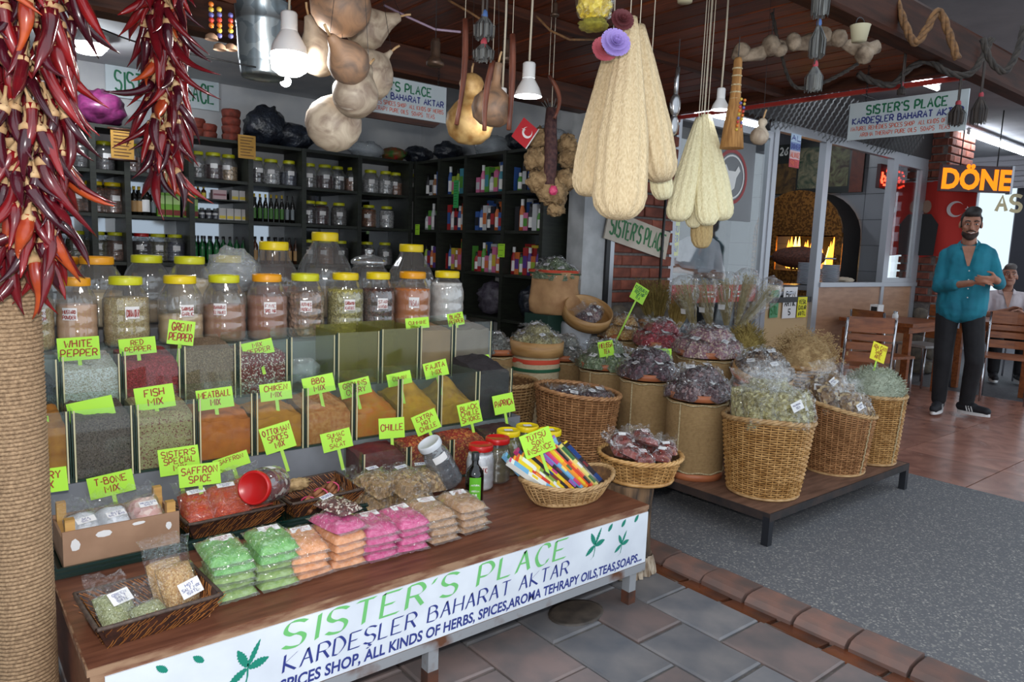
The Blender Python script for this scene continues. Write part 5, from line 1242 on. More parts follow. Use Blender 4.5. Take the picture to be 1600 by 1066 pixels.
# big wicker baskets
def wprof(r0, r1): return lambda v: r0 + (r1 - r0) * (v ** .8) 
basket('wicker_basket', 'tall golden wicker basket at the front corner of the platform', (3.225, 1.905, .156), .165, .213, .385, 34, 40, M_wickg, 1, .3, .013, prof=wprof(.168, .213), rimm=M_wick, sag=lambda a, v: v ** 3 * .012 * math.sin(2 * a + 1))
for k in range(8):
    a = 2 * PI * k / 6 + .2; d = .105 if k < 6 else .03
    herb_bag('upright clear bag of pale linden leaves in the corner wicker basket', H_linden, k % 3, (3.225 + d * math.cos(a), 1.905 + d * math.sin(a), .575 + (.04 if k > 5 else 0)), (1.15 + R.uniform(-.2, .1), R.uniform(-.15, .15), -.5 + R.uniform(-.3, .3)), 1.2, 240, 'linden bags in the corner wicker basket', True, k in (0, 4, 5))
basket('wicker_basket', 'reddish wicker basket with a slanting rim, middle of the platform front', (3.93, 1.90, .156), .155, .19, .36, 32, 38, M_wickr, 1, .2, .012, (.0, -.04), prof=wprof(.155, .192), rimm=M_wick, sag=lambda a, v: v ** 2 * .045 * math.cos(a - 2.3))
for k in range(9):
    a = 2 * PI * k / 6; d = .10 if k < 6 else .04
    herb_bag('upright clear bag of mixed winter tea in the slanting wicker basket', H_mixt, k % 3, (3.915 + d * math.cos(a), 1.915 + d * math.sin(a), .53 + (.05 if k > 5 else 0) + .03 * math.cos(a - 2.3)), (.95 + R.uniform(-.2, .2), R.uniform(-.2, .2), -.6 + R.uniform(-.4, .4)), 1.0, 90, 'winter tea bags in the slanting basket', True, k % 2 == 0)
basket('wicker_basket', 'tall wicker basket of grey-green sage at the right end of the platform', (4.285, 1.86, .156), .132, .158, .40, 34, 34, M_wickg, 1, .2, .011, prof=wprof(.134, .158), rimm=M_wick)
# white stitching down two baskets
for (bx, by, z0, z1, rr, lb) in ((3.93, 1.90, .17, .52, .192, 'reddish'), (4.285, 1.86, .17, .55, .160, 'sage')):
    va = math.atan2(-by, -bx) + .98; mb = MB()
    mb.tube([(bx + (rr * (.8 + .2 * (q / 30) ** .8) + .010) * math.cos(va + .02 * math.sin(q * 2)), by + (rr * (.8 + .2 * (q / 30) ** .8) + .010) * math.sin(va + .02 * math.sin(q * 2)), z0 + (z1 - z0) * q / 30) for q in range(31)], .004, 5, False)
    tag(mb.build('white_cord', M_cord), 'white cord running down the side of the %s wicker basket' % lb, 'cord')
# sprig heaps: real strands, too many to count
def sprigs(name, label, cat, c, sx, sy, sz, n, L, m, seed=0, up=.3, w=.0015, curl=.6, head=None, hm=None):
    rr = random.Random(seed); mb = MB(); hd = MB()
    for k in range(n):
        th = rr.uniform(0, 2 * PI); ph = math.acos(rr.uniform(0.0, 1)); rad = rr.uniform(.55, 1) 
        p = Vector((sx * math.sin(ph) * math.cos(th) * rad, sy * math.sin(ph) * math.sin(th) * rad, sz * math.cos(ph) * rad))
        d = Vector((rr.uniform(-1, 1), rr.uniform(-1, 1), rr.uniform(-.3, .6) + up)); d += Vector((p.x / sx, p.y / sy, p.z / sz)) * .6; d.normalize()
        l = L * rr.uniform(.5, 1.2); s_ = d.cross(Vector((rr.uniform(-1, 1), rr.uniform(-1, 1), rr.uniform(-1, 1)))).normalized(); b = d.cross(s_) * curl * l * rr.uniform(-.4, .4)
        q = [p, p + d * l * .5 + b, p + d * l + b * .3]
        mb.add([q[0] - s_ * w, q[0] + s_ * w, q[1] - s_ * w, q[1] + s_ * w, q[2]], [(0, 1, 3, 2), (2, 3, 4)], False)
        if head:
            for e in range(5):
                o = q[2] + Vector((rr.uniform(-1, 1), rr.uniform(-1, 1), rr.uniform(-1, 1))) * head; z_ = head * .5
                mb.mi = 1; mb.add([o + Vector((z_, 0, 0)), o + Vector((-z_ * .5, z_ * .8, 0)), o + Vector((-z_ * .5, -z_ * .8, 0)), o + Vector((0, 0, z_))], [(0, 1, 3), (1, 2, 3), (2, 0, 3), (0, 2, 1)], False); mb.mi = 0
    t = thing(name, label, cat, c)
    tag(mb.build('sprigs', [m, hm or m], t), kind='stuff')
    return t
def core(t, sx, sy, sz, m): 
    mb = MB(); mb.sphere((0, 0, 0), (sx, sy, sz), 14, 8); mb.v = [(v[0], v[1], max(v[2], -.05)) for v in mb.v]; mb.build('inner_mass', m, t)
M_sage = mat('sage', srgb(178, 184, 164), .9, srgb(150, 158, 140), 30, rnd=.05); M_straw = mat('straw', srgb(186, 160, 92), .8, srgb(146, 122, 64), 30); M_dryf = mat('dry_flower', srgb(196, 168, 122), .9, srgb(160, 130, 90), 40); M_moss = mat('dry_moss', srgb(158, 138, 76), .9, srgb(122, 104, 54), 30)
t = sprigs('sage_bundle', 'fuzzy grey-green sage heaped in the right-hand wicker basket', 'herb', (4.29, 1.875, .56), .185, .17, .15, 5200, .026, M_sage, 1, .1, .0022, 1.6); core(t, .172, .157, .14, M_sage)
t = sprigs('dried_flowers', 'big mound of tan dried flower heads behind the sage', 'dried flowers', (4.16, 2.245, .69), .20, .19, .19, 620, .05, M_dryf, 3, .2, .0015, .5, .013, M_dryf); core(t, .17, .16, .17, M_dryf)
basket('wicker_basket', 'wicker basket under the tan dried flower mound', (4.16, 2.245, .156), .13, .165, .52, 26, 32, M_wickg, 1, .2, .011, rimm=M_wick)
card('bright yellow card lettered ADA ÇAYI SAGE over the sage', ['ADA ÇAYI', 'SAGE', '60TL'], 1373, 551, 30, 28, 1.87, 22, m=M_yel, stick=.16)
# dried flower mound on its basket
t = sprigs('dried_moss', 'olive dried herb tuft behind the rosebud bags', 'herb', (3.95, 2.53, .73), .13, .12, .17, 1300, .06, M_moss, 4, .2, .0018, .8); core(t, .11, .10, .14, M_moss)
# tilted hoop tray of brown bags next to the rosebuds
barrel('burlap barrel with a hooped tray tipped towards the street', 3.72, 2.265, .15, .44)
tr = thing('hoop_tray', 'round hooped tray tipped forward on a barrel between rosebuds and sage', 'tray', (3.72, 2.265, .625), (.30, 0, -.25))
hp = MB(); hoop(hp, .172, 0, .06, .006); hp.build('hoop', M_hoopp, tr); hp = MB(); hoop(hp, .176, .004, .02, .004); hp.build('outer_hoop', M_hoop, tr); MB().lathe([(0, .004), (.168, .004)], 40, caps=False).build('tray_base', M_hoopp, tr)
heap_bags('brown herb leaves', 'tipped hooped tray', H_brown, (3.72, 2.265, .655), .16, 6, 3, .85, 60, .05)
MB().bbox(3.88, 3.99, 2.44, 2.56, .156, .755).build('goods_box', M_plat); bpy.data.objects['goods_box']['label'] = 'narrow brown box under the olive dried herb tuft'; bpy.data.objects['goods_box']['category'] = 'box'
# wide basket left, with red packets
basket('wicker_basket', 'wide wicker basket behind the pickle jars with a few dark packets', (2.70, 2.72, .136), .165, .225, .44, 32, 40, M_wickr, 1, .2, .012, prof=wprof(.165, .225), rimm=M_wickr, sag=lambda a, v: v * v * .02 * math.cos(a - 2.4))
for k, (dx, dy) in enumerate(((-.1, -.07), (-.02, -.12), (.06, -.1), (-.06, .03))):
    herb_bag('clear packet of purple petals lying in the wide basket', H_purple, k % 3, (2.70 + dx, 2.72 + dy, .525), (.3, .1, -.4 + .3 * k), .8, 0, 'purple petal packets in the wide basket')
mb = MB(); mb.lathe([(0, .30), (.2, .30)], 30, caps=False); tag(mb.build('packing_cloth', mat('cloth_dark', srgb(120, 84, 50), .9), None, (2.70, 2.72, .136)), 'brown cloth bedding inside the wide wicker basket', 'cloth')
basket('wicker_basket', 'pale wicker basket half hidden behind the wide basket', (2.50, 3.13, .136), .15, .20, .44, 26, 34, M_wick, 1, .2, .012, rimm=M_wick)
# sieves on sacks, paper sack
def sieve(label, c, r, h, rot, m=M_hoopp):
    t = thing('wooden_sieve', label, 'sieve', c, rot); hp = MB(); hoop(hp, r, 0, h, .006); hp.build('hoop', m, t); MB().lathe([(0, .012), (r - .004, .012)], 40, caps=False).build('mesh_bottom', m, t); return t
M_sack = burlap('sack_cream', srgb(206, 190, 160), srgb(170, 150, 118)); M_sackw = mat('sack_white', srgb(196, 200, 206), .8, srgb(168, 172, 180), 8, bump=.4, bscale=.01)
def sack(name, label, c, r, h, m, band=None, n=40, wr=.05, rz=0.0, top=None):
    t = thing(name, label, 'sack', c, (0, 0, rz)); mb = MB()
    mb.lathe([(r * .9, 0), (r * 1.02, .05 * h), (r * 1.04, .3 * h), (r, .6 * h), (r * 1.01, .85 * h), (r * 1.05, .97 * h), (r * 1.0, h), (r * .92, .97 * h), (r * .9, .8 * h)], n, caps=False, fn=lambda q, z, a: q * (1 + wr * nz(a * 2.2 + z * 9, z * 16, r * 50) + wr * .6 * math.sin(5 * a + 22 * z / max(h, .1))))
    mb.build('sack_cloth', m, t)
    if band is not None:
        for zz, bm, hh in band:
            b_ = MB(); b_.lathe([(r * 1.05, zz * h), (r * 1.07, (zz + hh / 2) * h), (r * 1.05, (zz + hh) * h)], n, caps=False, fn=lambda q, z, a: q * (1.005 + wr * nz(a * 2.2 + z * 9, z * 16, r * 50) + wr * .6 * math.sin(5 * a + 22 * z / max(h, .1)))); b_.build('printed_band', bm, t)
    return t
M_sred = mat('sack_red', srgb(196, 70, 46), .8); M_sgr = mat('sack_green', srgb(30, 84, 56), .8)
p = ony(838, 545, 3.28); 
sack('cloth_sack', 'cream cloth sack with red and green trim under a flat sieve', (p.x, 3.28, 0), .14, p.z - .03, M_sack, [(.93, M_sred, .04), (.86, M_sgr, .03)])
sieve('flat wooden sieve of clear herb bags on the cream sack', (p.x, 3.28, p.z - .028), .165, .085, (.04, 0, 0))
heap_bags('pale green herbs', 'flat wooden sieve on the cream sack', H_linden, (p.x, 3.28, p.z + .035), .15, 6, 2, .75, 60, .05)
p2 = ony(783, 548, 3.44)
barrel('burlap barrel behind the black seed bin', p2.x - .02, 3.46, .13, p2.z + .02, 0.0)
heap_bags('dusky herbs', 'burlap barrel behind the black seed bin', H_grey, (p2.x - .02, 3.46, p2.z - .0), .12, 5, 2, .7, 0, .04)
p = ony(905, 540, 3.44); zt = ony(905, 505, 3.44).z
sack('cloth_sack', 'white cloth sack under the tipped wooden sieve', (3.43, 3.50, 0), .10, .84, M_sackw)
sieve('wooden sieve tipped forward on the white sack with purple petals', (3.435, 3.42, .865), .165, .085, (.50, -.20, 0))
for k, (dx, dy) in enumerate(((-.07, -.05), (0, -.03), (.06, -.0))): herb_bag('clear bag of purple petals lying in the tipped sieve', H_purple if k != 1 else H_rose, k, (3.435 + dx, 3.41 + dy, .90 + .04 * dy / .05), (.5, -.2, .3 * k), .7, 0, 'petal bags in the tipped sieve')
M_kraft = mat('kraft_paper', srgb(190, 148, 104), .75, srgb(160, 118, 80), 9, detail=6, bump=.6, bscale=.015)
MB().bbox(3.22, 3.54, 3.56, 3.80, 0, .88).build('storage_box', mat('box_green', srgb(26, 56, 46), .7)); bpy.data.objects['storage_box']['label'] = 'dark green box under the brown paper sack'; bpy.data.objects['storage_box']['category'] = 'box'
sack('paper_sack', 'crumpled brown paper sack with a red and green printed rim by the white pillar', (3.37, 3.67, .881), .155, .30, M_kraft, [(.90, M_sgr, .03), (.94, M_sred, .06)], wr=.13)
heap_bags('silvery green herbs', 'crumpled brown paper sack', H_green, (3.37, 3.67, 1.13), .15, 6, 2, .85, 100, .05)
# cellophane cones of tall herbs
M_stalk = mat('stalks', srgb(180, 166, 122), .8, srgb(146, 132, 88), 40)
def cone(label, base, tip, r, seed):
    rr = random.Random(seed); base = Vector(base); tip = Vector(tip); ax = tip - base; L = ax.length; t = thing('herb_cone', label, 'herb bouquet', base)
    q = ax.normalized().to_track_quat('Z', 'Y').to_matrix()
    mb = MB()
    for k in range(70):
        a = rr.uniform(0, 2 * PI); d = rr.uniform(0, .85) * r; s_ = rr.uniform(-.001, .001)
        b = q @ Vector((d * .2 * math.cos(a), d * .2 * math.sin(a), 0)); e = q @ Vector((d * math.cos(a), d * math.sin(a), L * rr.uniform(.7, .95))); w = q @ Vector((.0014, 0, 0)); w2 = q @ Vector((0, .0014, 0))
        mb.add([b - w, b + w, e + w, e - w], [(0, 1, 2, 3)]); mb.add([b - w2, b + w2, e + w2, e - w2], [(0, 1, 2, 3)])
        for f in range(3):
            o = e + Vector((rr.uniform(-1, 1), rr.uniform(-1, 1), rr.uniform(-1, 1))) * .012; mb.add([o, o + Vector((.006, .003, .006)), o + Vector((-.003, .006, .008))], [(0, 1, 2)])
    tag(mb.build('stalks', M_stalk, t), kind='stuff')
    w = MB(); n = 20; pr = [(.016, -.03), (.012, 0), (.5 * r, .4 * L), (r, .8 * L), (r * .95, .95 * L), (r * .6, 1.06 * L), (r * .15, 1.08 * L)]
    w.lathe(pr, n, caps=False, fn=lambda rr_, z, a: rr_ * (1 + .22 * math.sin(5 * a + seed) + .15 * nz(a * 3, z * 20, seed))); w.xf(q.to_4x4()); w.build('wrap', M_cell, t)
    l = flat_label(t, q @ Vector((0, -r * .62, L * .42)), .05, .035, (q @ Matrix.Rotation(1.35, 3, 'X')).to_euler(), [''])
    return t
for k, (a, b, c, d, r, lb) in enumerate(((1085, 505, 1066, 438, .09, 'leftmost of the upright herb cones behind the rosebuds'), (1110, 505, 1098, 434, .09, 'second upright herb cone from the left'), (1135, 500, 1132, 432, .095, 'upright herb cone at the centre of the fan'), (1150, 500, 1170, 426, .08, 'narrow herb cone leaning to the right'), (1150, 510, 1208, 444, .09, 'rightmost herb cone leaning far over'))):
    cone('clear-wrapped ' + lb, ony(a, b + 8, 3.02 - .02 * k), ony(c, d, 3.05 - .04 * k), r, k + 1)
MB().bbox(3.875, 4.36, 3.17, 3.48, .156, .74).build('goods_crate', M_plat); bpy.data.objects['goods_crate']['label'] = 'large brown crate behind the barrels under the herb cones'; bpy.data.objects['goods_crate']['category'] = 'crate'
basket('wicker_basket', 'small reddish wicker basket with shiny packets beside the herb cones', (3.995, 3.30, .741), .075, .105, .10, 14, 24, M_wickr, 1, 0, .008)
for k in range(3): herb_bag('shiny clear packet in the small reddish basket', H_grey, k, (3.995 + .04 * (k - 1), 3.28, .80 + .01 * k), (.6, .2 * k, .5 * k), .6, 0, 'packets in the small reddish basket')
# dried broom bunches by the glass
def bunch(label, c, L, spread, n, m, seed, lean=(0, 0)):
    rr = random.Random(seed); mb = MB(); t = thing('dried_bunch', label, 'dried herb', c)
    for k in range(n):
        a = rr.uniform(0, 2 * PI); d = spread * math.sqrt(rr.random()); p = Vector((.02 * math.cos(a), .02 * math.sin(a), 0)); e = Vector((d * math.cos(a) + lean[0], d * math.sin(a) * .8 + lean[1], L * rr.uniform(.6, 1.0))); mid = p.lerp(e, .55) + Vector((0, 0, L * .08)); w = Vector((rr.uniform(-1, 1), rr.uniform(-1, 1), 0)).normalized() * .0016
        mb.add([p - w, p + w, mid - w, mid + w, e - w * .4, e + w * .4], [(0, 1, 3, 2), (2, 3, 5, 4)])
        for f in range(6):
            o = mid.lerp(e, rr.uniform(.1, 1)); v_ = Vector((rr.uniform(-1, 1), rr.uniform(-1, 1), rr.uniform(-.2, 1))) * .022; s_ = v_.cross(Vector((rr.uniform(-1, 1), .3, 1))).normalized() * .0022
            mb.add([o, o + v_ * .5 + s_, o + v_, o + v_ * .5 - s_], [(0, 1, 2, 3)])
    tag(mb.build('sprigs', m, t), kind='stuff'); return t
bunch('olive dried herb bunch standing in front of the brick pier', (4.16, 3.42, .741), .40, .17, 520, M_moss, 5, (-.06, 0))
bunch('straw-coloured dried herb bunch in front of the glass door', (4.27, 3.34, .741), .30, .13, 420, M_straw, 6, (.08, 0))
# ================================================================== POST, CHILLI STRINGS, HANGING THINGS
M_rope = mat('rope', srgb(172, 142, 110), .85, srgb(130, 104, 78), 160, bump=.6, rnd=.05)
PX, PY_, PR = .150, 2.03, .060
t = thing('rope_post', 'round post wrapped from top to bottom in coarse tan rope', 'post', (PX, PY_, 0))
MB().lathe([(PR, 0), (PR, 2.40)], 24).build('post_core', M_beam, t)
mb = MB(); z = .006; k = 0
while z < 2.36:
    mb.tube([((PR + .004) * math.cos(2 * PI * i / 20 + k), (PR + .004) * math.sin(2 * PI * i / 20 + k), z + .0098 * i / 20) for i in range(21)], .0054, 5, False); z += .0098; k += .0
tag(mb.build('rope_coils', M_rope, t), kind='stuff')
# --- chilli peppers
CH = [mat('chilli_a', srgb(112, 18, 26), .22, srgb(66, 10, 20), 14, coat=.5, bump=.35, bscale=.006), mat('chilli_b', srgb(84, 16, 30), .22, srgb(52, 10, 22), 14, coat=.5, bump=.35, bscale=.006), mat('chilli_c', srgb(142, 24, 26), .25, srgb(92, 12, 20), 14, coat=.5, bump=.3, bscale=.006), mat('chilli_d', srgb(190, 84, 36), .3, srgb(140, 40, 26), 14, coat=.4, bump=.3)]
M_stem = mat('chilli_stem', srgb(206, 172, 128), .7, srgb(170, 130, 88), 40)
pep = []
for v in range(9):
    rr = random.Random(v); L = rr.uniform(.085, .13); cu = rr.uniform(-.7, .7) * L; cu2 = rr.uniform(-.5, .5) * L; r = rr.uniform(.0105, .0135)
    P = [Vector((cu * (q / 9) ** 2, cu2 * (q / 9) ** 2 * (1 - q / 9), -L * q / 9 * (1 - .12 * abs(cu / L) * q / 9))) for q in range(10)]
    mb = MB(); mb.tube(P, lambda s_: r * (1.0 if s_ < .15 else 1) * (1 - .15 * math.sin(9 * s_ + v)) * max(.06, (1 - s_ ** 2.2)) , 7)
    st_ = MB(); st_.tube([(0, 0, -.010), (0, 0, -.002), (.001, 0, .004), (.003, .002, .016), (.006, .004, .032)], lambda s_: (.0092, .0095, .0055, .0022, .002)[min(4, int(s_ * 4 + .5))] * r / .009, 6)
    pep.append((mb.mesh('pepper', CH[(0, 1, 0, 2, 1, 0, 2, 1, 3)[v]]), st_.mesh('stem', M_stem)))
def ristra(label, ax, ay, z0, z1, rad, n, seed):
    rr = random.Random(seed); t = thing('chilli_string', label, 'chilli string', (ax, ay, z1))
    c = MB(); c.tube([(0, 0, 0), (.004, 0, (z0 - z1) * .5), (0, 0, z0 - z1 + .06)], .004, 5); c.build('cord', M_cord, t)
    for k in range(n):
        s_ = (k + rr.random()) / n; a = k * 2.39996 + rr.uniform(-.3, .3); rd = rad(s_) * math.sqrt(rr.uniform(.25, 1))
        p = Vector((rd * .62 * math.cos(a), rd * .62 * math.sin(a), (z0 + .10 - z1) * s_ + rr.uniform(-.02, .02)))
        tilt = rr.uniform(.05, .55) + (.5 if rr.random() < .12 else 0); rz = a + rr.uniform(-.6, .6)
        e = (Matrix.Rotation(rz, 3, 'Z') @ Matrix.Rotation(-tilt, 3, 'Y') @ Matrix.Rotation(rr.uniform(0, 6.28), 3, 'Z')).to_euler()
        v = rr.randrange(9) if rr.random() < .35 else rr.randrange(8)
        o = link('pepper', pep[v][0], t, p, e); sc = rr.uniform(.95, 1.35); o.scale = (sc, sc, sc)
        link('stem', pep[v][1], o)
    return t
p = ond(50, 300, 1.54); zb = ond(40, 476, 1.54).z
ristra('thick string of dried dark red chillies hanging over the rope-wrapped post', p.x, p.y, zb, 2.34, lambda s_: .155 - .09 * max(0, s_ - .5) / .5, 298, 3)
p = ond(257, 160, 2.0); zb = ond(260, 318, 2.0).z
ristra('narrower string of dried red chillies hanging left of the zinc bucket', p.x, p.y, zb, 2.34, lambda s_: .075 - .03 * max(0, s_ - .7) / .3, 150, 8)

M_wire = mat('wire', srgb(190, 180, 160), .6); M_wireb = mat('wire_black', srgb(20, 20, 22), .5)
# --- gourds
M_gourd = mat('gourd', srgb(190, 174, 152), .55, srgb(128, 108, 92), 14, detail=10, dist=1.2, bump=.3, c3=srgb(208, 200, 184), rnd=.1)
M_gourdb = mat('gourd_brown', srgb(162, 124, 94), .55, srgb(104, 86, 74), 14, detail=10, dist=1.2, bump=.2, c3=srgb(178, 150, 124))
M_gourdl = mat('gourd_lamp', srgb(208, 172, 112), .5, srgb(160, 118, 66), 26, detail=8)
def gourd(label, c, r, rot, prof, m, cat='gourd', stem=True):
    t = thing('hanging_gourd', label, cat, c, rot)
    mb = MB(); mb.lathe([(max(.0005, a * r), b * r) for a, b in prof], 36, caps=False, fn=lambda q, z, a: q * (1 + .025 * math.sin(a + z * 9) + .02 * nz(math.cos(a) * 2, math.sin(a) * 2, z * 12))); mb.build('shell', m, t)
    zt = prof[-1][1] * r
    iv = Euler(rot).to_matrix().inverted(); z1 = iv @ Vector((0, 0, 2.39 - c[2])); MB().tube([Vector((0, 0, zt)), Vector((0, 0, zt)).lerp(z1, .5), z1], .0008, 4).build('string', M_wireb, t)
    if stem: MB().tube([(0, 0, zt - .004), (.002, 0, zt + .02), (.006, 0, zt + .035)], .004, 6).build('stalk', M_stem, t)
    return t
G_ROUND = [(0, -1), (.38, -.93), (.72, -.70), (.95, -.3), (1, .05), (.9, .42), (.66, .72), (.36, .93), (.16, 1.05), (.10, 1.2), (.08, 1.35)]
G_PEAR = [(0, -1), (.45, -.9), (.8, -.6), (1, -.1), (.92, .35), (.66, .75), (.42, 1.1), (.28, 1.45), (.2, 1.7), (.0, 1.78)]
G_HOUR = [(0, -1), (.5, -.92), (.85, -.62), (1.0, -.15), (.96, .25), (.72, .6), (.42, .9), (.36, 1.05), (.45, 1.25), (.52, 1.45), (.42, 1.7), (.2, 1.85), (.0, 1.9)]
D = 2.3
gourd('big round gourd at the top of the gourd cluster', ond(533, 8, D - .05), .095, (.4, .3, 0), G_ROUND, M_gourdb)
gourd('gourd at the left of the cluster right beside the lit bulb', ond(500, 85, D + .12), .072, (.3, -.5, 0), G_PEAR, M_gourd)
gourd('pear-shaped brown gourd in front with its stalk pointing left', ond(545, 98, D - .2), .062, (.5, -1.05, 0), G_PEAR, M_gourdb)
gourd('pale gourd at the right of the cluster overlapping the hanging sign', ond(575, 118, D + .15), .088, (.2, .7, 0), G_ROUND, M_gourd)
gourd('gourd resting against the lowest one with its stalk pointing up right', ond(556, 148, D - .12), .07, (-.3, .55, 0), G_PEAR, M_gourd)
gourd('lowest and palest round gourd of the cluster', ond(522, 193, D - .02), .088, (.2, .2, 0), G_ROUND, M_gourd)
gourd('gourd with a curved neck behind the top of the cluster', ond(572, 45, D + .25), .075, (.4, 1.1, 0), G_PEAR, M_gourd)
gl_ = gourd('large hourglass gourd lamp with a yellow glow', ond(735, 188, 2.75), .092, (0, .0, .0), G_HOUR, M_gourdl, 'lamp')
gourd('speckled round gourd with a long neck in front of the gourd lamp', ond(770, 168, 2.45), .072, (.1, .05, 0), [(0, -.9), (.5, -.82), (.85, -.55), (1, -.1), (.92, .35), (.62, .68), (.3, .9), (.2, 1.2), (.18, 1.8), (.22, 2.0), (0, 2.05)], M_gourdb)
gourd('small bottle gourd hanging beside the broom', ond(1187, 212, 3.0), .038, (.1, .1, 0), G_HOUR, M_gourd)
# --- bulbs
M_lampw = mat('bulb_plastic', srgb(226, 226, 226), .4)
E_bulb = emis('bulb_glow', (1.0, .98, .94), 70.0); E_soft = emis('bulb_glow_soft', (.92, .96, 1.0), 30.0)
def bulb(label, c, r, em, wire_to=2.39, refl=False, wm=None):
    t = thing('hanging_bulb', label, 'light bulb', c)
    if refl:
        MB().lathe([(r, 0), (r * .98, .1 * r), (r * .8, .6 * r), (r * .5, 1.1 * r), (r * .38, 1.35 * r)], 32, caps=False).build('reflector', M_lampw, t)
        MB().lathe([(0, -.06 * r), (r * .7, -.04 * r), (r * .97, .02 * r)], 32, caps=False).build('lit_face', em, t)
        b0 = 1.35 * r
    else:
        MB().lathe([(0, -r * .92), (r * .6, -r * .86), (r * .93, -.62 * r), (r, -.2 * r), (r * 1.0, .25 * r)], 32, caps=False).build('lit_dome', em, t)
        MB().lathe([(r * 1.0, .25 * r), (r * .92, .7 * r), (r * .6, 1.25 * r), (r * .46, 1.5 * r)], 32, caps=False).build('bulb_body', M_lampw, t)
        b0 = 1.5 * r
    MB().lathe([(r * .46, b0 - .004), (r * .46, b0 + .9 * r), (r * .40, b0 + 1.0 * r), (0, b0 + 1.02 * r)], 24, caps=False).build('socket', M_lampw, t)
    MB().tube([(0, 0, b0 + r), (.004, 0, b0 + r + (wire_to - c[2] - b0 - r) * .5), (0, 0, wire_to - c[2])], .004, 6).build('cable', wm or M_wire, t)
    return t
bulb('large lit white bulb hanging between the zinc bucket and the gourds', ond(452, 92, 2.35), .058, E_bulb)
bulb('lit reflector bulb hanging on a white rod right of the sticks', ond(825, 151, 2.6), .050, E_soft, refl=True)
bulb('white reflector bulb beside the straw broom', ond(1125, 172, 2.9), .036, emis('bulb_dim', (.9, .95, 1), 6.0), refl=True)
bulb('lit bulb half hidden behind the speckled gourd', ond(784, 176, 2.60), .034, E_soft)
# --- zinc bucket, wind chime
M_zinc = mat('zinc', srgb(150, 158, 162), .32, srgb(120, 130, 136), 24, metal=.85, detail=8, kind='voronoi')
c = ond(411, 122, 2.7); t = thing('zinc_bucket', 'galvanised zinc bucket hanging upside of the lit bulb', 'bucket', c); t['label'] = 'galvanised zinc bucket hanging left of the lit bulb'
MB().lathe([(0, .004), (.074, .004), (.076, 0), (.079, .012), (.083, .05), (.09, .17), (.094, .175), (.092, .185), (.096, .19), (.094, .2), (.1, .26), (.104, .265), (.1, .268), (.097, .262), (.086, .06), (.07, .012), (0, .012)], 40, caps=False).build('bucket_wall', M_zinc, t)
mb = MB(); mb.tube([(.1 * math.cos(q * PI / 12), .012, .262 + .09 * math.sin(q * PI / 12)) for q in range(13)], .003, 6); mb.build('bail', M_zinc, t)
t = thing('wind_chime', 'wind chime of beads and shells hanging left of the zinc bucket', 'wind chime', ond(345, 10, 2.3))
MB().box((0, 0, .03), (.10, .02, .012), rotz(.3)).build('driftwood', M_beam, t); MB().tube([(0, 0, .03), (0, 0, .12)], .0015, 4).build('string', M_wireb, t)
for k, (x, zs, n) in enumerate(((-.03, 0, 5), (-.005, -.01, 6), (.03, -.02, 5))):
    for q in range(n): MB().sphere((x, 0, zs - .016 * q), .0085, 10, 6).build('bead', mat('bead_%d' % ((k + q) % 4), [srgb(206, 110, 40), srgb(190, 160, 60), srgb(90, 90, 150), srgb(180, 60, 50)][(k + q) % 4], .15), t)
    MB().lathe([(.02, 0), (.018, .012), (.008, .02), (0, .021)], 16, (x, 0, zs - .016 * n - .028), caps=False).build('shell_cup', mat('shell', srgb(150, 120, 96), .6), t)
# --- brown sticks (dried pods) and bells
M_pod = mat('pod', srgb(122, 68, 48), .5, srgb(84, 42, 30), 20, stretch=(2, 2, .4), bump=.3)
def stick(label, a, b, d, r=.010, curve=.01):
    A = ond(*a, d); B = ond(*b, d); m_ = (A + B) / 2 + Vector((curve, -curve * .5, 0))
    t = thing('dried_pod', label, 'dried pod', A); P = [Vector((0, 0, 0)).lerp(B - A, q / 8) + (m_ - (A + B) / 2) * math.sin(PI * q / 8) for q in range(9)]
    MB().tube(P, lambda s_: r * (.75 + .3 * math.sin(PI * min(1, s_ + .2))), 8).build('pod_body', M_pod, t)
    MB().tube([(0, 0, 0), (0, 0, max(.02, 2.39 - A.z))], .0012, 4).build('thread', M_wire, t)
stick('long brown dried pod left of the gourd lamp', (727, 30), (713, 195), 2.4); stick('brown dried pod in front of the speckled gourd', (770, 95), (757, 204), 2.35, .010, -.008); stick('long brown dried pod beside the lit reflector bulb', (801, 54), (795, 203), 2.4, .011, .004); stick('curved brown pod behind the reflector bulb', (858, 118), (866, 185), 3.0, .009, .03)
M_bell = mat('bell_bronze', srgb(98, 78, 64), .4, srgb(70, 56, 48), 30, metal=.6)
def bell(label, c, r, m=M_bell):
    t = thing('hanging_bell', label, 'bell', c)
    MB().lathe([(0, 2.9 * r), (r * .45, 2.85 * r), (r * .55, 2.4 * r), (r * .55, 1.0 * r), (r * .7, .7 * r), (r, .35 * r), (r, 0), (r * .8, -.12 * r), (0, -.15 * r)], 24, caps=False).build('bell_body', m, t)
    MB().tube([(0, 0, 2.9 * r), (0, 0, max(.03, 2.39 - c[2]))], .0015, 4).build('wire', M_wireb, t)
bell('bronze bell hanging above the left shop sign', ond(680, 102, 2.6), .032); bell('bronze bell hanging behind the grey tassels', ond(790, 95, 2.7), .028); bell('small dark bell left of the yellow flower bag', ond(867, 25, 2.6), .016)
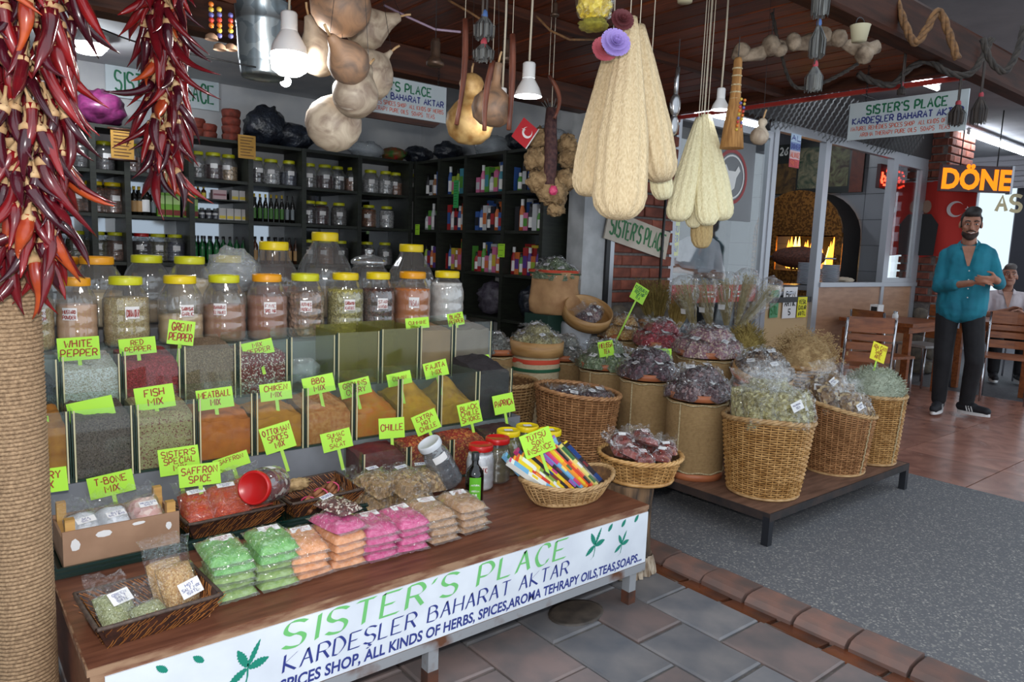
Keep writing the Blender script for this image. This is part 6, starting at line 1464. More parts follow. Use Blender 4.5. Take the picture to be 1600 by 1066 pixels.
# --- tassels
M_tass = mat('tassel_grey', srgb(112, 112, 108), .85, srgb(64, 64, 66), 90, stretch=(1, 1, .1)); M_tassd = mat('tassel_dark', srgb(44, 40, 40), .85, srgb(74, 64, 58), 90, stretch=(1, 1, .1)); M_tred = mat('tassel_red', srgb(150, 50, 60), .7); M_tblue = mat('tassel_blue', srgb(60, 90, 140), .7)
def tassel(label, px, y0, y1, d, w, tiers=2, m=None, n=1, cordm=None):
    top = ond(px, y0, d); bot = ond(px, y1, d); L = top.z - bot.z; t = thing('hanging_tassel', label, 'tassel', (bot.x, bot.y, bot.z)); rr = random.Random(px)
    for k in range(tiers):
        zt = L * (.55 if tiers == 1 else (.30 + .42 * k)) if tiers > 1 else L * .45
        hl = zt * .92 if k == 0 else L * .36
        mb = MB()
        for q in range(90):
            a = rr.uniform(0, 2 * PI); rd = w * math.sqrt(rr.random()); e = Vector((rd * math.cos(a), rd * math.sin(a), zt - hl * rr.uniform(.85, 1))); mid = Vector((rd * 1.05 * math.cos(a), rd * 1.05 * math.sin(a), zt - hl * .45)); s_ = Vector((-math.sin(a), math.cos(a), 0)) * .0022
            o = Vector((w * .15 * math.cos(a), w * .15 * math.sin(a), zt)); mb.add([o - s_, o + s_, mid - s_, mid + s_, e - s_, e + s_], [(0, 1, 3, 2), (2, 3, 5, 4)])
        tag(mb.build('strands', m or M_tass, t), kind='stuff'); MB().lathe([(w * .2, zt - .012), (w * .3, zt), (w * .25, zt + .012), (.003, zt + .018)], 12, caps=False).build('binding', (M_tred, M_tblue)[k % 2], t)
    for s_ in (-1, 1): MB().tube([(s_ * .006, 0, L * .3), (s_ * .008, 0, L), (s_ * .006, 0, max(L + .01, 2.39 - bot.z))], .004, 5).build('hanging_cord', cordm or M_tassd, t)
    return t
tassel('tiered grey tassel with red bindings above the speckled gourd', 755, 0, 98, 2.3, .036); tassel('long grey tassel on striped cords in front of the gnarled branch', 1270, 0, 148, 2.6, .032, 3)
tassel('dark tassel hanging over the right end of the shop sign', 1493, 118, 200, 3.6, .045, 1, M_tassd); tassel('dark tassel hanging just right of the shop sign', 1527, 90, 200, 3.6, .040, 1, M_tassd); tassel('small dark tassel above the chain-hung sign', 1408, 115, 150, 3.4, .02, 1, M_tassd)
# --- ropes
M_rope2 = mat('old_rope', srgb(120, 84, 48), .85, srgb(84, 58, 36), 60, bump=.6); M_roped = mat('dark_rope', srgb(62, 54, 48), .9, srgb(40, 36, 34), 60, bump=.6)
def thick_rope(label, pts, r, m, strands=3):
    t = thing('thick_rope', label, 'rope', pts[0]); P = [Vector(p) - Vector(pts[0]) for p in pts]; C_ = []
    for i in range(len(P) - 1):
        p0 = P[i - 1] if i else P[i]; p3 = P[i + 2] if i + 2 < len(P) else P[i + 1]
        for k in range(10):
            u = k / 10; C_.append(.5 * (2 * P[i] + (P[i + 1] - p0) * u + (2 * p0 - 5 * P[i] + 4 * P[i + 1] - p3) * u * u + (3 * P[i] - p0 - 3 * P[i + 1] + p3) * u ** 3))
    C_.append(P[-1]); D_ = [C_[0]]; acc = 0
    for s_ in range(strands):
        Q = []; L = 0
        for i, p in enumerate(C_):
            if i: L += (C_[i] - C_[i - 1]).length
            tt = (C_[min(i + 1, len(C_) - 1)] - C_[max(0, i - 1)]).normalized(); u = tt.cross(Vector((.3, .8, .5))).normalized(); v = tt.cross(u); a = L / r * .55 + s_ * 2 * PI / strands
            Q.append(p + (u * math.cos(a) + v * math.sin(a)) * r * .55)
        MB().tube(Q, r * .62, 6).build('strand', m, t)
    return t
dd = 3.0
thick_rope('thick tan rope looping down by the small pail', [ond(1318, -25, dd), ond(1330, 8, dd), ond(1345, 34, dd), ond(1360, 18, dd), ond(1375, -15, dd)], .014, M_rope2)
thick_rope('thick tan rope zigzagging along the canopy edge', [ond(1390, -20, dd), ond(1405, 15, dd), ond(1428, 66, dd), ond(1448, 45, dd), ond(1466, 17, dd), ond(1480, 45, dd), ond(1496, 92, dd)], .015, M_rope2)
thick_rope('dark rope sagging above the fluorescent tube', [ond(1340, 115, 3.4), ond(1365, 128, 3.4), ond(1395, 132, 3.4), ond(1420, 108, 3.4), ond(1450, 96, 3.4), ond(1485, 115, 3.4), ond(1520, 112, 3.4), ond(1550, 60, 3.4)], .014, M_roped)
thick_rope('dark rope draped in the top right corner', [ond(1535, 60, 3.2), ond(1548, 95, 3.2), ond(1570, 112, 3.2), ond(1590, 80, 3.2), ond(1600, 40, 3.2)], .013, M_roped)
thick_rope('thin dark rope hanging across the canopy edge left of the sign', [ond(1200, 95, 3.2) * 1 + Vector((0, 0, 2.385 - ond(1200, 95, 3.2).z)), ond(1235, 128, 3.2), ond(1275, 132, 3.2), ond(1310, 118, 3.2), ond(1340, 100, 3.2)], .008, M_roped)
# --- gnarled branch, small pail
M_gn = mat('gnarled', srgb(150, 132, 112), .9, srgb(88, 72, 58), 22, detail=9, bump=.9, bscale=.012)
t = thing('gnarled_branch', 'pale gnarled branch hung along the canopy', 'branch', ond(1145, 82, 2.9)); o0 = ond(1145, 82, 2.9)
P = [ond(x, y, 2.9) - o0 for x, y in ((1145, 82), (1165, 88), (1190, 82), (1205, 70), (1235, 72), (1262, 66), (1290, 60), (1312, 68), (1335, 72), (1355, 78), (1372, 72))]
mb = MB(); mb.tube(P, lambda s_: .026 * (1 + .45 * math.sin(s_ * 34) * math.sin(s_ * 11)), 10)
for x, y, r in ((1160, 78, .03), (1205, 72, .04), (1218, 78, .032), (1285, 55, .036), (1310, 60, .034), (1350, 86, .036), (1240, 66, .03)): mb.sphere(ond(x, y, 2.88) - o0, r, 10, 7)
mb.v = [(v[0] + .012 * nz(v[0] * 40, v[1] * 40, v[2] * 40), v[1], v[2] + .012 * nz(v[2] * 40, v[0] * 40, 5)) for v in mb.v]; mb.build('branch_wood', M_gn, t)
for x in (0.1, .5): MB().tube([P[3] + Vector((0, 0, .02)) if x < .3 else P[8], (P[3] if x < .3 else P[8]) + Vector((0, 0, .14))], .002, 4).build('hanger', M_wireb, t)
c = ond(1342, 65, 2.75); t = thing('small_pail', 'small cream pail hanging in front of the gnarled branch', 'pail', c)
MB().lathe([(0, 0), (.026, 0), (.036, .055), (.038, .058), (.034, .056), (.024, .006), (0, .006)], 24, caps=False).build('pail_wall', mat('pail_cream', srgb(176, 168, 140), .6), t); mb = MB(); mb.tube([(.036 * math.cos(q * PI / 8), 0, .057 + .03 * math.sin(q * PI / 8)) for q in range(9)], .002, 5); mb.build('bail', M_wireb, t)
t = thing('small_pail', 'small cream pail at the very top of the picture', 'pail', ond(1070, 4, 2.6)); MB().lathe([(0, 0), (.026, 0), (.033, .055), (.03, .056), (.024, .006), (0, .006)], 24, caps=False).build('pail_wall', MATS['pail_cream'], t)
# --- loofahs
def loofah_mat(name, a, b):
    m = mat(name, a, .9, b, 190, stretch=(1, 1, .4), detail=6, bump=1.0, bscale=.006, ramp=(.25, .75)); return m
M_lo = loofah_mat('loofah_tan', srgb(224, 202, 164), srgb(190, 164, 124)); M_lw = loofah_mat('loofah_white', srgb(236, 226, 188), srgb(208, 194, 150)); M_lb = loofah_mat('loofah_shade', srgb(196, 170, 120), srgb(160, 134, 90))  # last one is browner, for the loofah hanging at the back
def loofah(label, top, bot, d0, d1, w, m, seed, flat=.7):
    A = ond(*top, d0); B = ond(*bot, d1); ax = A - B; L = ax.length; q = ax.normalized().to_track_quat('Z', 'Y').to_matrix()
    t = thing('loofah', label, 'loofah', B); mb = MB(); N = 26; n = 56; vs = []
    for i in range(N + 1):
        s_ = i / N; s_ = s_ ** 1.5; r = w * (.25 + .75 * math.sqrt(max(0, 1 - (1 - s_ / .12) ** 2)) if s_ < .12 else 1) * (1 - .72 * max(0, (s_ - .28) / .72) ** 1.25) * (1 + .03 * nz(s_ * 6, seed))
        for k in range(n):
            a = 2 * PI * k / n; rr_ = r * (1 + .055 * math.cos(11 * a + seed + .5 * math.sin(s_ * 4)) + .022 * nz(math.cos(a) * 9, math.sin(a) * 9, s_ * 30 + seed) + .012 * math.sin(s_ * 130))
            vs.append(q @ Vector((rr_ * math.cos(a), rr_ * flat * math.sin(a), L * s_)))
    mb.add(vs, [(i * n + k, i * n + (k + 1) % n, (i + 1) * n + (k + 1) % n, (i + 1) * n + k) for i in range(N) for k in range(n)] + [tuple(reversed(range(n))), tuple(N * n + k for k in range(n))], True)
    mb.build('fibre_body', m, t); MB().tube([A - B, A - B + Vector((0, 0, max(.03, 2.39 - A.z)))], .002, 4).build('string', M_wire, t)
loofah('longest tan loofah hanging in the middle of the big bunch', (985, 28), (966, 342), 2.32, 2.22, .080, M_lo, 1)
loofah('tan loofah at the left of the big bunch', (958, 60), (917, 306), 2.42, 2.38, .060, M_lo, 2)
loofah('tan loofah at the right of the big bunch', (1000, 40), (1034, 284), 2.40, 2.40, .075, M_lo, 3)
loofah('short pale loofah peeking from under the right of the big bunch', (1015, 150), (1037, 312), 2.55, 2.55, .050, M_lw, 4)
loofah('white loofah at the left of the small bunch', (1092, 185), (1058, 345), 2.92, 2.85, .052, M_lw, 5)
loofah('narrow cream loofah second in the small bunch', (1096, 182), (1083, 356), 2.95, 2.92, .036, M_lw, 6)
loofah('cream loofah in the middle of the small bunch', (1100, 180), (1106, 352), 2.92, 2.84, .048, M_lw, 7)
loofah('white loofah at the right of the small bunch', (1106, 180), (1129, 344), 2.92, 2.86, .055, M_lw, 8)
loofah('tan loofah hanging lowest behind the small bunch', (1100, 200), (1096, 388), 3.05, 3.05, .046, M_lb, 9)
# --- flower bag and pine-cone flowers
def conef(label, c, r, m, rot=(1.25, 0, -.5)):
    t = thing('pinecone_flower', label, 'pine cone', c, rot); mb = MB()
    pet = MB(); pet.add([(-.4, 0, 0), (.4, 0, 0), (.55, .7, .12), (.3, 1.0, .2), (-.3, 1.0, .2), (-.55, .7, .12), (0, .5, -.12)], [(0, 1, 2, 3, 4, 5), (0, 6, 1), (1, 6, 2), (2, 6, 3), (3, 6, 4), (4, 6, 5), (5, 6, 0)]); pm = pet.mesh('petal', m)
    MB().sphere((0, 0, -r * .25), (r * .7, r * .7, r * .4), 14, 8).build('core', m, t)
    for ring in range(5):
        n = 16 - ring * 3
        for k in range(n):
            a = 2 * PI * k / n + ring * .3; o = link('petal', pm, t, (0, 0, r * .11 * ring - .1 * r), (Matrix.Rotation(a, 3, 'Z') @ Matrix.Rotation(.15 + ring * .22, 3, 'X')).to_euler()); s_ = r * (1.0 - ring * .19); o.scale = (r * .46, s_, r * .6)
    return t
M_lil = mat('petal_lilac', srgb(160, 140, 200), .7, srgb(140, 116, 184), 20); M_pnk = mat('petal_rose', srgb(190, 96, 104), .7, srgb(150, 60, 76), 20); M_mar = mat('petal_maroon', srgb(110, 50, 54), .7, srgb(80, 34, 40), 20)
conef('lilac painted pine-cone flower over the big loofahs', ond(961, 68, 2.15), .047, M_lil); conef('rose painted pine-cone flower behind the lilac one', ond(944, 78, 2.22), .042, M_pnk); conef('maroon pine-cone flower above the lilac one', ond(972, 32, 2.26), .038, M_mar)
t = thing('flower_bag', 'clear bag of yellow dried flowers at the top beside the loofahs', 'flower bag', ond(928, 36, 2.2)); crumple('yellow_flowers', .052, .05, .055, mat('yellow_flower', srgb(222, 196, 70), .8, srgb(190, 160, 40), 60, kind='voronoi', bump=.9, bscale=.012), t, (0, 0, 0), 3, .2, 4); crumple('wrap', .060, .056, .062, M_cell, t, (0, 0, -.004), 6, .2, 3); crumple('olive_flowers', .045, .045, .018, mat('olive_flower', srgb(140, 130, 36), .8, srgb(100, 92, 24), 60, bump=.9), t, (0, 0, -.024), 8, .3, 5)
MB().tube([(0, 0, .1), (0, 0, .2)], .002, 4).build('string', M_wire, t)
# --- ladle, broom
M_steel = mat('steel', srgb(170, 170, 172), .25, metal=.9)
t = thing('metal_ladle', 'shiny metal ladle hanging behind the big loofahs', 'ladle', ond(1052, 208, 2.8)); MB().sphere((0, 0, .03), (.022, .016, .04), 16, 10).sphere((0, 0, .105), (.026, .018, .045), 16, 10).build('bowl', M_steel, t); MB().tube([(0, 0, .13), (0, 0, .2), (.004, 0, .245)], .009, 8).build('handle', M_steel, t); MB().tube([(.004, 0, .24), (.004, 0, .35)], .002, 4).build('string', M_wireb, t)
M_brm = mat('broom_straw', srgb(176, 128, 72), .8, srgb(136, 92, 46), 60, stretch=(2, 2, .15), bump=.6)
A = ond(1150, 95, 2.85); B = ond(1143, 232, 2.85); t = thing('straw_broom', 'straw hand broom with strings of beads hanging beside the small loofahs', 'broom', B); h = A.z - B.z
mb = MB(); mb.lathe([(.012, h), (.016, h * .97), (.018, h * .7), (.022, h * .55), (.034, h * .3), (.046, 0)], 40, fn=lambda r, z, a: r * (1 + .05 * math.sin(20 * a) + .06 * nz(a * 6, z * 20))); mb.build('straw_head', M_brm, t)
for z_ in (.55, .62, .7, .8, .88): MB().lathe([(.0205 if z_ < .7 else .019, h * z_ - .003), (.0225 if z_ < .7 else .0205, h * z_), (.0205 if z_ < .7 else .019, h * z_ + .003)], 20, caps=False).build('binding', M_cord, t)
for k in range(2):
    for q in range(9): MB().sphere((.012 - .024 * k - .012, -.032 - .012 * (1 - q / 9.0), h * .52 - .014 * q), .006, 8, 5).build('bead', MATS['bead_%d' % ((k + q) % 4)], t)
MB().tube([(0, 0, h), (0, 0, h + .08)], .002, 4).build('string', M_wireb, t)
# --- signs
M_sign = mat('sign_white', srgb(206, 216, 220), .5, srgb(190, 202, 208), 4, detail=6); M_sg = mat('sign_green', srgb(24, 110, 74), .5); M_sb = mat('sign_blue', srgb(48, 58, 130), .5); M_so = mat('sign_orange', srgb(206, 96, 70), .5)
def shop_sign(label, o, u, W, H, lift=None, chains=True, backing=False):
    """painted board: o is the lower left corner, u the direction of writing"""
    o = Vector(o); u = Vector(u).normalized(); v = Vector((0, 0, 1)); n = u.cross(v)
    t = thing('shop_sign', label, 'sign', o); mb = MB(); q = [Vector((0, 0, 0)), u * W, u * W + v * H, v * H]
    mb.add([p + n * .004 for p in q] + [p - n * .004 for p in q], [(0, 1, 2, 3), (7, 6, 5, 4), (0, 4, 5, 1), (1, 5, 6, 2), (2, 6, 7, 3), (3, 7, 4, 0)]); b = mb.build('board', M_sign, t)
    e = n * .0052
    def line(tx, m, x0, x1, z, sz, pen):
        mb = MB(); w = text_width(tx, sz); write(mb, tx, u * (W * x0) + v * (H * z) + e, u, v, sz, pen=pen, wx=W * (x1 - x0) / w); mb.build('lettering', m, b)
    line("SISTER'S PLACE", M_sg, .16, .84, .66, H * .22, H * .045); line('KARDEŞLER BAHARAT AKTAR', M_sb, .04, .97, .42, H * .16, H * .035); line('NATUREL REMEDIES SPICES SHOP  ALL KINDS OF HERBS', M_so, .03, .97, .245, H * .105, H * .017); line('AROMA THERAPY PURE OILS  SOAPS  TEAS', M_so, .12, .88, .075, H * .105, H * .017)
    if chains:
        for x in (.14, .92):
            mb = MB(); z0 = H; k = 0
            while o.z + z0 < 2.40:
                a = u if k % 2 else n; mb.tube([u * (W * x) + v * (z0 + .012) + a * (.006 * math.cos(g * PI / 4)) + v * (.012 * math.sin(g * PI / 4)) for g in range(9)], .0015, 4, False); z0 += .019; k += 1
            mb.build('chain', M_wireb, t)
    if backing:
        mb = MB(); mb.add([u * (W * .1) + v * 0 - n * .012, u * (W * .96) - n * .012, u * (W * .9) - v * .03 - n * .012, u * (W * .16) - v * .03 - n * .012, u * (W * .1) - n * .03, u * (W * .96) - n * .03, u * (W * .9) - v * .03 - n * .03, u * (W * .16) - v * .03 - n * .03], [(3, 2, 1, 0), (4, 5, 6, 7), (0, 1, 5, 4), (1, 2, 6, 5), (2, 3, 7, 6), (3, 0, 4, 7)]); mb.build('wooden_bracket', M_beam, t)
    return t
a = onx(1324, 217, 4.15); b = onx(1508, 207, 4.15)
shop_sign("white shop sign reading SISTER'S PLACE hanging on chains by the canopy edge", (4.15, a.y, (a.z + b.z) / 2), (0, -1, 0), a.y - b.y, onx(1324, 160, 4.15).z - a.z)
b = ony(696, 184, 3.50); a_ = ony(576, 176, 3.5); W_ = (b.x - a_.x) * 1.32
shop_sign("white shop sign reading SISTER'S PLACE partly behind the gourds", (b.x - W_, 3.50, (b.z + a_.z) / 2 - .012), (1, 0, 0), W_, ony(696, 128, 3.5).z - b.z, backing=True)
# hand-painted board on the brick pier
a = ony(943, 372, 3.60); b = ony(1040, 388, 3.60); t = thing('painted_board', "cream board with green hand-painted SISTER'S PLACE on the brick pier", 'sign', a)
ang = -.20; u = Vector((math.cos(ang), 0, math.sin(ang))); v = Vector((-math.sin(ang), 0, math.cos(ang))); W_ = .70; H_ = .21; n = Vector((0, -1, 0)); q = [Vector((0, 0, 0)), u * W_, u * W_ + v * H_, v * H_]
mb = MB(); mb.add([p + n * .006 for p in q] + [p - n * .006 for p in q], [(0, 1, 2, 3), (7, 6, 5, 4), (0, 4, 5, 1), (1, 5, 6, 2), (2, 6, 7, 3), (3, 7, 4, 0)]); bb = mb.build('board', mat('board_cream', srgb(206, 196, 180), .7, srgb(188, 176, 160), 6), t)
mb = MB(); tx = "SISTER'S PLACE"; write(mb, tx, u * .04 + v * .05 + n * .0075, u, v, .12, pen=.017, wx=.62 / text_width(tx, .12), jit=.06); mb.build('lettering', mat('paint_green', srgb(40, 112, 60), .6), bb)
# --- string of wire, hooks across the ceiling
for k, (pts, m, lb) in enumerate((([ond(600, 8, 2.6), ond(640, 28, 2.6), ond(680, 46, 2.6), ond(720, 50, 2.6)], mat('tape_lilac', srgb(150, 130, 150), .5), 'pale lilac plastic cord strung below the ceiling'), ([ond(838, 25, 2.6), ond(860, 48, 2.6), ond(890, 62, 2.6), ond(930, 62, 2.7)], M_rope2, 'tan bent cane hanging right of the reflector bulb'), ([ond(140, 38, 2.4), ond(190, 58, 2.4), ond(225, 70, 2.4), ond(400, 105, 2.6)], M_wireb, 'black electric cable sagging across the shop opening'), ([ond(700, 0, 2.6), ond(735, 20, 2.6), ond(760, 36, 2.6)], M_rope2, 'tan cane rod under the ceiling left of the tassels'))):
    mb = MB(); o = Vector(pts[0]); mb.tube([p - o for p in pts], .0045 if k != 2 else .003, 6); tag(mb.build('strung_line', m, None, o), lb, 'cord')
# --- red string peppers at top, flag, bast garland
M_flag = mat('flag_red', srgb(180, 24, 36), .7); M_fw = mat('flag_white', srgb(226, 220, 220), .7)
def crescent(mb, c, r, u, v):
    P = []; c = Vector(c)
    for k in range(21): a = .55 + (2 * PI - 1.1) * k / 20; P.append((r * math.cos(a), r * math.sin(a)))
    Q = []
    for k in range(21): a = .70 + (2 * PI - 1.4) * k / 20; Q.append((r * .24 + r * .8 * math.cos(a), r * .8 * math.sin(a)))
    mb.add([c + u * x + v * y for x, y in P] + [c + u * x + v * y for x, y in Q], [(k, k + 1, 22 + k, 21 + k) for k in range(20)])
def star(mb, c, r, u, v, rot=PI):
    c = Vector(c); P = [c + u * (rr_ * math.cos(rot + k * PI / 5)) + v * (rr_ * math.sin(rot + k * PI / 5)) for k in range(10) for rr_ in [r if k % 2 == 0 else r * .4]]; mb.add(P + [c], [(k, (k + 1) % 10, 10) for k in range(10)])
c = ond(820, 208, 3.2); t = thing('paper_flag', 'small red flag with white crescent and star hung slanting by the shelves', 'flag', c); rt = _rt; u = (_rt * .80 + _d * .60 * -1 * -1).normalized() if False else (_rt * .75 - (-_d) * .66).normalized(); v = (_rt * .55 + (-_d) * .83).normalized(); n = u.cross(v)
w_, h_ = .085, .10; q = [-u * w_ / 2 - v * h_ / 2, u * w_ / 2 - v * h_ / 2, u * w_ / 2 + v * h_ / 2, -u * w_ / 2 + v * h_ / 2]
mb = MB(); mb.add([p + n * .0006 for p in q] + [p - n * .0006 for p in q], [(0, 1, 2, 3), (7, 6, 5, 4), (0, 4, 5, 1), (1, 5, 6, 2), (2, 6, 7, 3), (3, 7, 4, 0)]); fb = mb.build('cloth', M_flag, t); mb = MB(); crescent(mb, n * .0012 + u * .008 + v * .008, .024, v, u); star(mb, n * .0012 - u * .012 - v * .012 + v * .02, .010, u, v); mb.build('emblem', M_fw, fb); MB().tube([u * w_ / 2 - v * h_ / 2, u * w_ / 2 + v * h_ * .55], .003, 6).build('edge_rod', M_fw, t)
M_bast = mat('bast', srgb(164, 136, 98), .9, srgb(122, 96, 64), 40, bump=.9, bscale=.02)
t = thing('bast_garland', 'garland of bast puffs around a dark bead braid by the shelves', 'garland', ond(866, 320, 3.3)); o0 = ond(866, 320, 3.3)
for k, (x, y, s_) in enumerate(((842, 220, .055), (838, 255, .06), (845, 290, .065), (862, 308, .07), (882, 285, .055), (890, 250, .055), (886, 225, .045), (868, 325, .04))): crumple('bast_puff', s_, s_, s_ * .9, M_bast, t, ond(x, y + 14, 3.3) - o0, k * 2.2, .4, 4)
mb = MB(); mb.tube([ond(862, 170, 3.25) - o0, ond(860, 200, 3.25) - o0, ond(861, 240, 3.25) - o0, ond(858, 290, 3.25) - o0], lambda s_: .026 * (1 + .15 * math.sin(s_ * 40)), 10); mb.build('dark_braid', mat('braid', srgb(54, 30, 34), .8, srgb(90, 60, 56), 60, bump=.8), t); crumple('pink_bow', .018, .018, .02, M_ribbon, t, ond(864, 305, 3.2) - o0, 2, .4, 4)
MB().tube([ond(862, 172, 3.3) - o0, Vector((ond(862, 172, 3.3).x, ond(862, 172, 3.3).y, 2.39)) - o0], .002, 4).build('string', M_wire, t)
for k in range(8): MB().tube([ond(862, 180, 3.3) - o0, ond(846 + 4.5 * k, 160 - 3 * (k % 3), 3.3) - o0], .002, 4).build('twig', M_tass, t)
# ================================================================== SHELVES IN THE SPICE SHOP
M_shelf = mat('shelf_dark', srgb(40, 44, 36), .5, srgb(28, 30, 26), 10, stretch=(1, 1, 6))
M_mirror = mat('mirror', srgb(150, 156, 162), .06, metal=1.0)
SZ = [.42, .78, 1.12, 1.445, 1.735, 2.03]
SXE = [.45, .92, 1.125, 1.54, 1.965, 2.385, 2.87, 3.36]
def shelf_unit_back():
    t = thing('shelf_unit', 'dark mirror-backed shelf unit along the back wall', 'shelf', (0, 0, 0))
    for z in SZ: MB().bbox(SXE[0], 3.68, 5.58, 5.93, z - .022, z).build('shelf_board', M_shelf, t)
    for x in SXE: MB().bbox(x - .018, x + .018, 5.57, 5.94, 0, 2.03).build('upright', M_shelf, t)
    for a, b in zip(SXE[:-1], SXE[1:]):
        for z0, z1 in ((SZ[2], SZ[3]), (SZ[3], SZ[4])): MB().bbox(a + .018, b - .018, 5.930, 5.936, z0, z1 - .022).build('mirror_panel', M_mirror, t)
    MB().bbox(SXE[3] + .018, SXE[4] - .018, 5.60, 5.92, 1.583, 1.593).build('half_shelf', M_shelf, t)
    return t
shelf_unit_back()
RYE = [3.86, 4.30, 4.80, 5.18, 5.56]
t = thing('shelf_unit', 'dark mirror-backed shelf unit along the right wall of the shop', 'shelf', (0, 0, 0))
for z in SZ: MB().bbox(3.40, 3.71, 3.84, 5.57, z - .022, z).build('shelf_board', M_shelf, t)
for y in RYE: MB().bbox(3.39, 3.715, y - .018, y + .018, 0, 2.03).build('upright', M_shelf, t)
for a, b in zip(RYE[:-1], RYE[1:]):
    for z0, z1 in ((SZ[2], SZ[3]), (SZ[3], SZ[4])): MB().bbox(3.706, 3.712, a + .018, b - .018, z0, z1 - .022).build('mirror_panel', M_mirror, t)
JF = {}
def jfill(k):
    C_ = {'dark': (50, 42, 48), 'maroon': (70, 24, 34), 'beige': (190, 158, 118), 'white': (200, 200, 202), 'grey': (110, 108, 106), 'purple': (84, 60, 90), 'nut': (150, 92, 58), 'brown': (120, 76, 54), 'olive': (96, 90, 56), 'rose': (150, 110, 100), 'blue': (60, 66, 90)}
    if k not in JF: c = C_[k]; JF[k] = mat('sj_' + k, srgb(*c), .7, srgb(*[int(q * .72) for q in c]), 90, kind='voronoi', bump=.6)
    return JF[k]
PRO = {}
def small_jar(label, loc, kind, r=.062, h=.185, lid=None, fill=.55):
    key = (kind, r, h, fill, (lid or M_lidg).name)
    if key not in PRO: PRO[key] = jar('shelf_jar', label, loc, r, h, fill, jfill(kind), lid or M_lidg, None, seg=32, ang=R.uniform(-.3, .3), flutes=8); return PRO[key]
    return dup(PRO[key], loc, None, label)
def bx(px, Y=5.70): return ony(px, 300, Y).x
ROWN = {1.735: 'top jar shelf', 1.445: 'middle shelf', 1.12: 'lower shelf'}
row1 = [(128, 'dark'), (167, 'dark'), (206, 'rose'), (237, 'maroon'), (270, 'purple'), (311, 'grey'), (335, 'maroon'), (361, 'beige'), (402, 'dark'), (427, 'white'), (453, 'blue'), (487, 'grey'), (509, 'maroon'), (531, 'dark'), (553, 'nut'), (583, 'white'), (604, 'white'), (622, 'nut'), (640, 'dark')]
CN = {'dark': 'dark seed', 'maroon': 'dark red', 'beige': 'beige', 'white': 'white', 'grey': 'grey', 'purple': 'purple', 'nut': 'orange brown', 'brown': 'brown', 'olive': 'olive', 'rose': 'rosy', 'blue': 'blue black'}
for i, (px, k) in enumerate(row1):
    small_jar('%s jar, %s from the left on the top jar shelf of the back wall' % (CN[k], ordi(i)), (bx(px), 5.72 + (.03 if i % 2 else 0), 1.736), k, .066 if i % 3 else .072, .20)
for i, (px, k) in enumerate(((118, 'brown'), (148, 'brown'), (178, 'brown'), (486, 'dark'), (505, 'maroon'), (533, 'grey'), (580, 'nut'), (608, 'white'))):
    small_jar('%s jar, %s jar from the left on the middle shelf of the back wall' % (CN[k], ordi(i)), (bx(px), 5.74, 1.446), k, .075 if i < 3 else .068, .215 if i < 3 else .19, M_lidy if i < 3 else M_lidg, .8)
for i, (px, k) in enumerate(((118, 'olive'), (150, 'olive'), (180, 'brown'), (221, 'dark'), (247, 'olive'), (274, 'blue'), (486, 'grey'), (512, 'nut'), (536, 'dark'), (578, 'dark'), (606, 'grey'))):
    small_jar('%s jar, %s jar from the left on the lower shelf of the back wall' % (CN[k], ordi(i)), (bx(px), 5.74, 1.121), k, .07, .20, M_lidred if i == 3 else M_lidg, .7)
# bottles
def bottle_proto(key, label, loc, r, h, body, capm, labm, neck=.36, capn=.12):
    if key in PRO: return dup(PRO[key], loc, None, label)
    t = thing('shelf_bottle', label, 'bottle', loc)
    MB().lathe([(0, 0), (r, 0), (r, h * .62), (r * .8, h * .70), (r * neck, h * .80), (r * neck, h * .9)], 20, caps=False).build('bottle_glass', body, t)
    MB().lathe([(r * neck * 1.2, h * (1 - capn)), (r * neck * 1.2, h), (0, h)], 16, caps=False).build('cap', capm, t)
    va = math.atan2(-loc[1], -loc[0]); curved_label(r, h * .12, h * .5, va - .9, va + .9, labm, t, 1.02); PRO[key] = t; return t
M_dg = mat('bottle_dark', srgb(22, 20, 16), .12, coat=.4); M_gg = mat('bottle_green', srgb(24, 90, 46), .2, coat=.3); M_bg = mat('bottle_brown', srgb(70, 38, 22), .15, coat=.3); M_cy = mat('cap_gold', srgb(196, 168, 50), .4); M_cb = mat('cap_dark', srgb(30, 30, 32), .4)
LW = M_paper; LG = mat('lab_green', srgb(70, 120, 50), .5); LT = mat('lab_tan', srgb(186, 146, 96), .5); LB = mat('lab_grey', srgb(120, 128, 132), .5); LGr = mat('lab_gdark', srgb(30, 110, 54), .5)
for i, px in enumerate((208, 216)): bottle_proto('tan', 'tan-labelled dark bottle, %s of the pair on the middle shelf' % ('left' if i == 0 else 'right'), (bx(px), 5.68, 1.446), .024, .20, M_dg, M_cy, LT)
bottle_proto('darkw', 'dark bottle with a small white label on the middle shelf', (bx(226), 5.68, 1.446), .033, .22, M_dg, M_cb, LW)
bottle_proto('whiteb', 'dark bottle with a grey label beside the green cartons', (bx(238), 5.70, 1.446), .026, .20, M_dg, M_cb, LB)
for i in range(5):
    x = bx(249) + i * .052 + (.02 if i > 2 else 0); t = thing('juice_carton', 'green carton with red fruit print, %s from the left on the middle shelf' % ordi(i), 'carton', (x, 5.68, 1.446))
    MB().bbox(-.022, .022, -.022, .022, 0, .17).build('carton_body', mat('carton_green', srgb(120, 176, 56), .5), t); MB().bbox(-.0225, .0225, -.0235, -.0222, .012, .05).build('fruit_print', mat('fruit_red', srgb(130, 44, 36), .5), t); MB().bbox(-.0225, .0225, -.0235, -.0222, .09, .15).build('pale_print', mat('print_pale', srgb(176, 206, 130), .5), t)
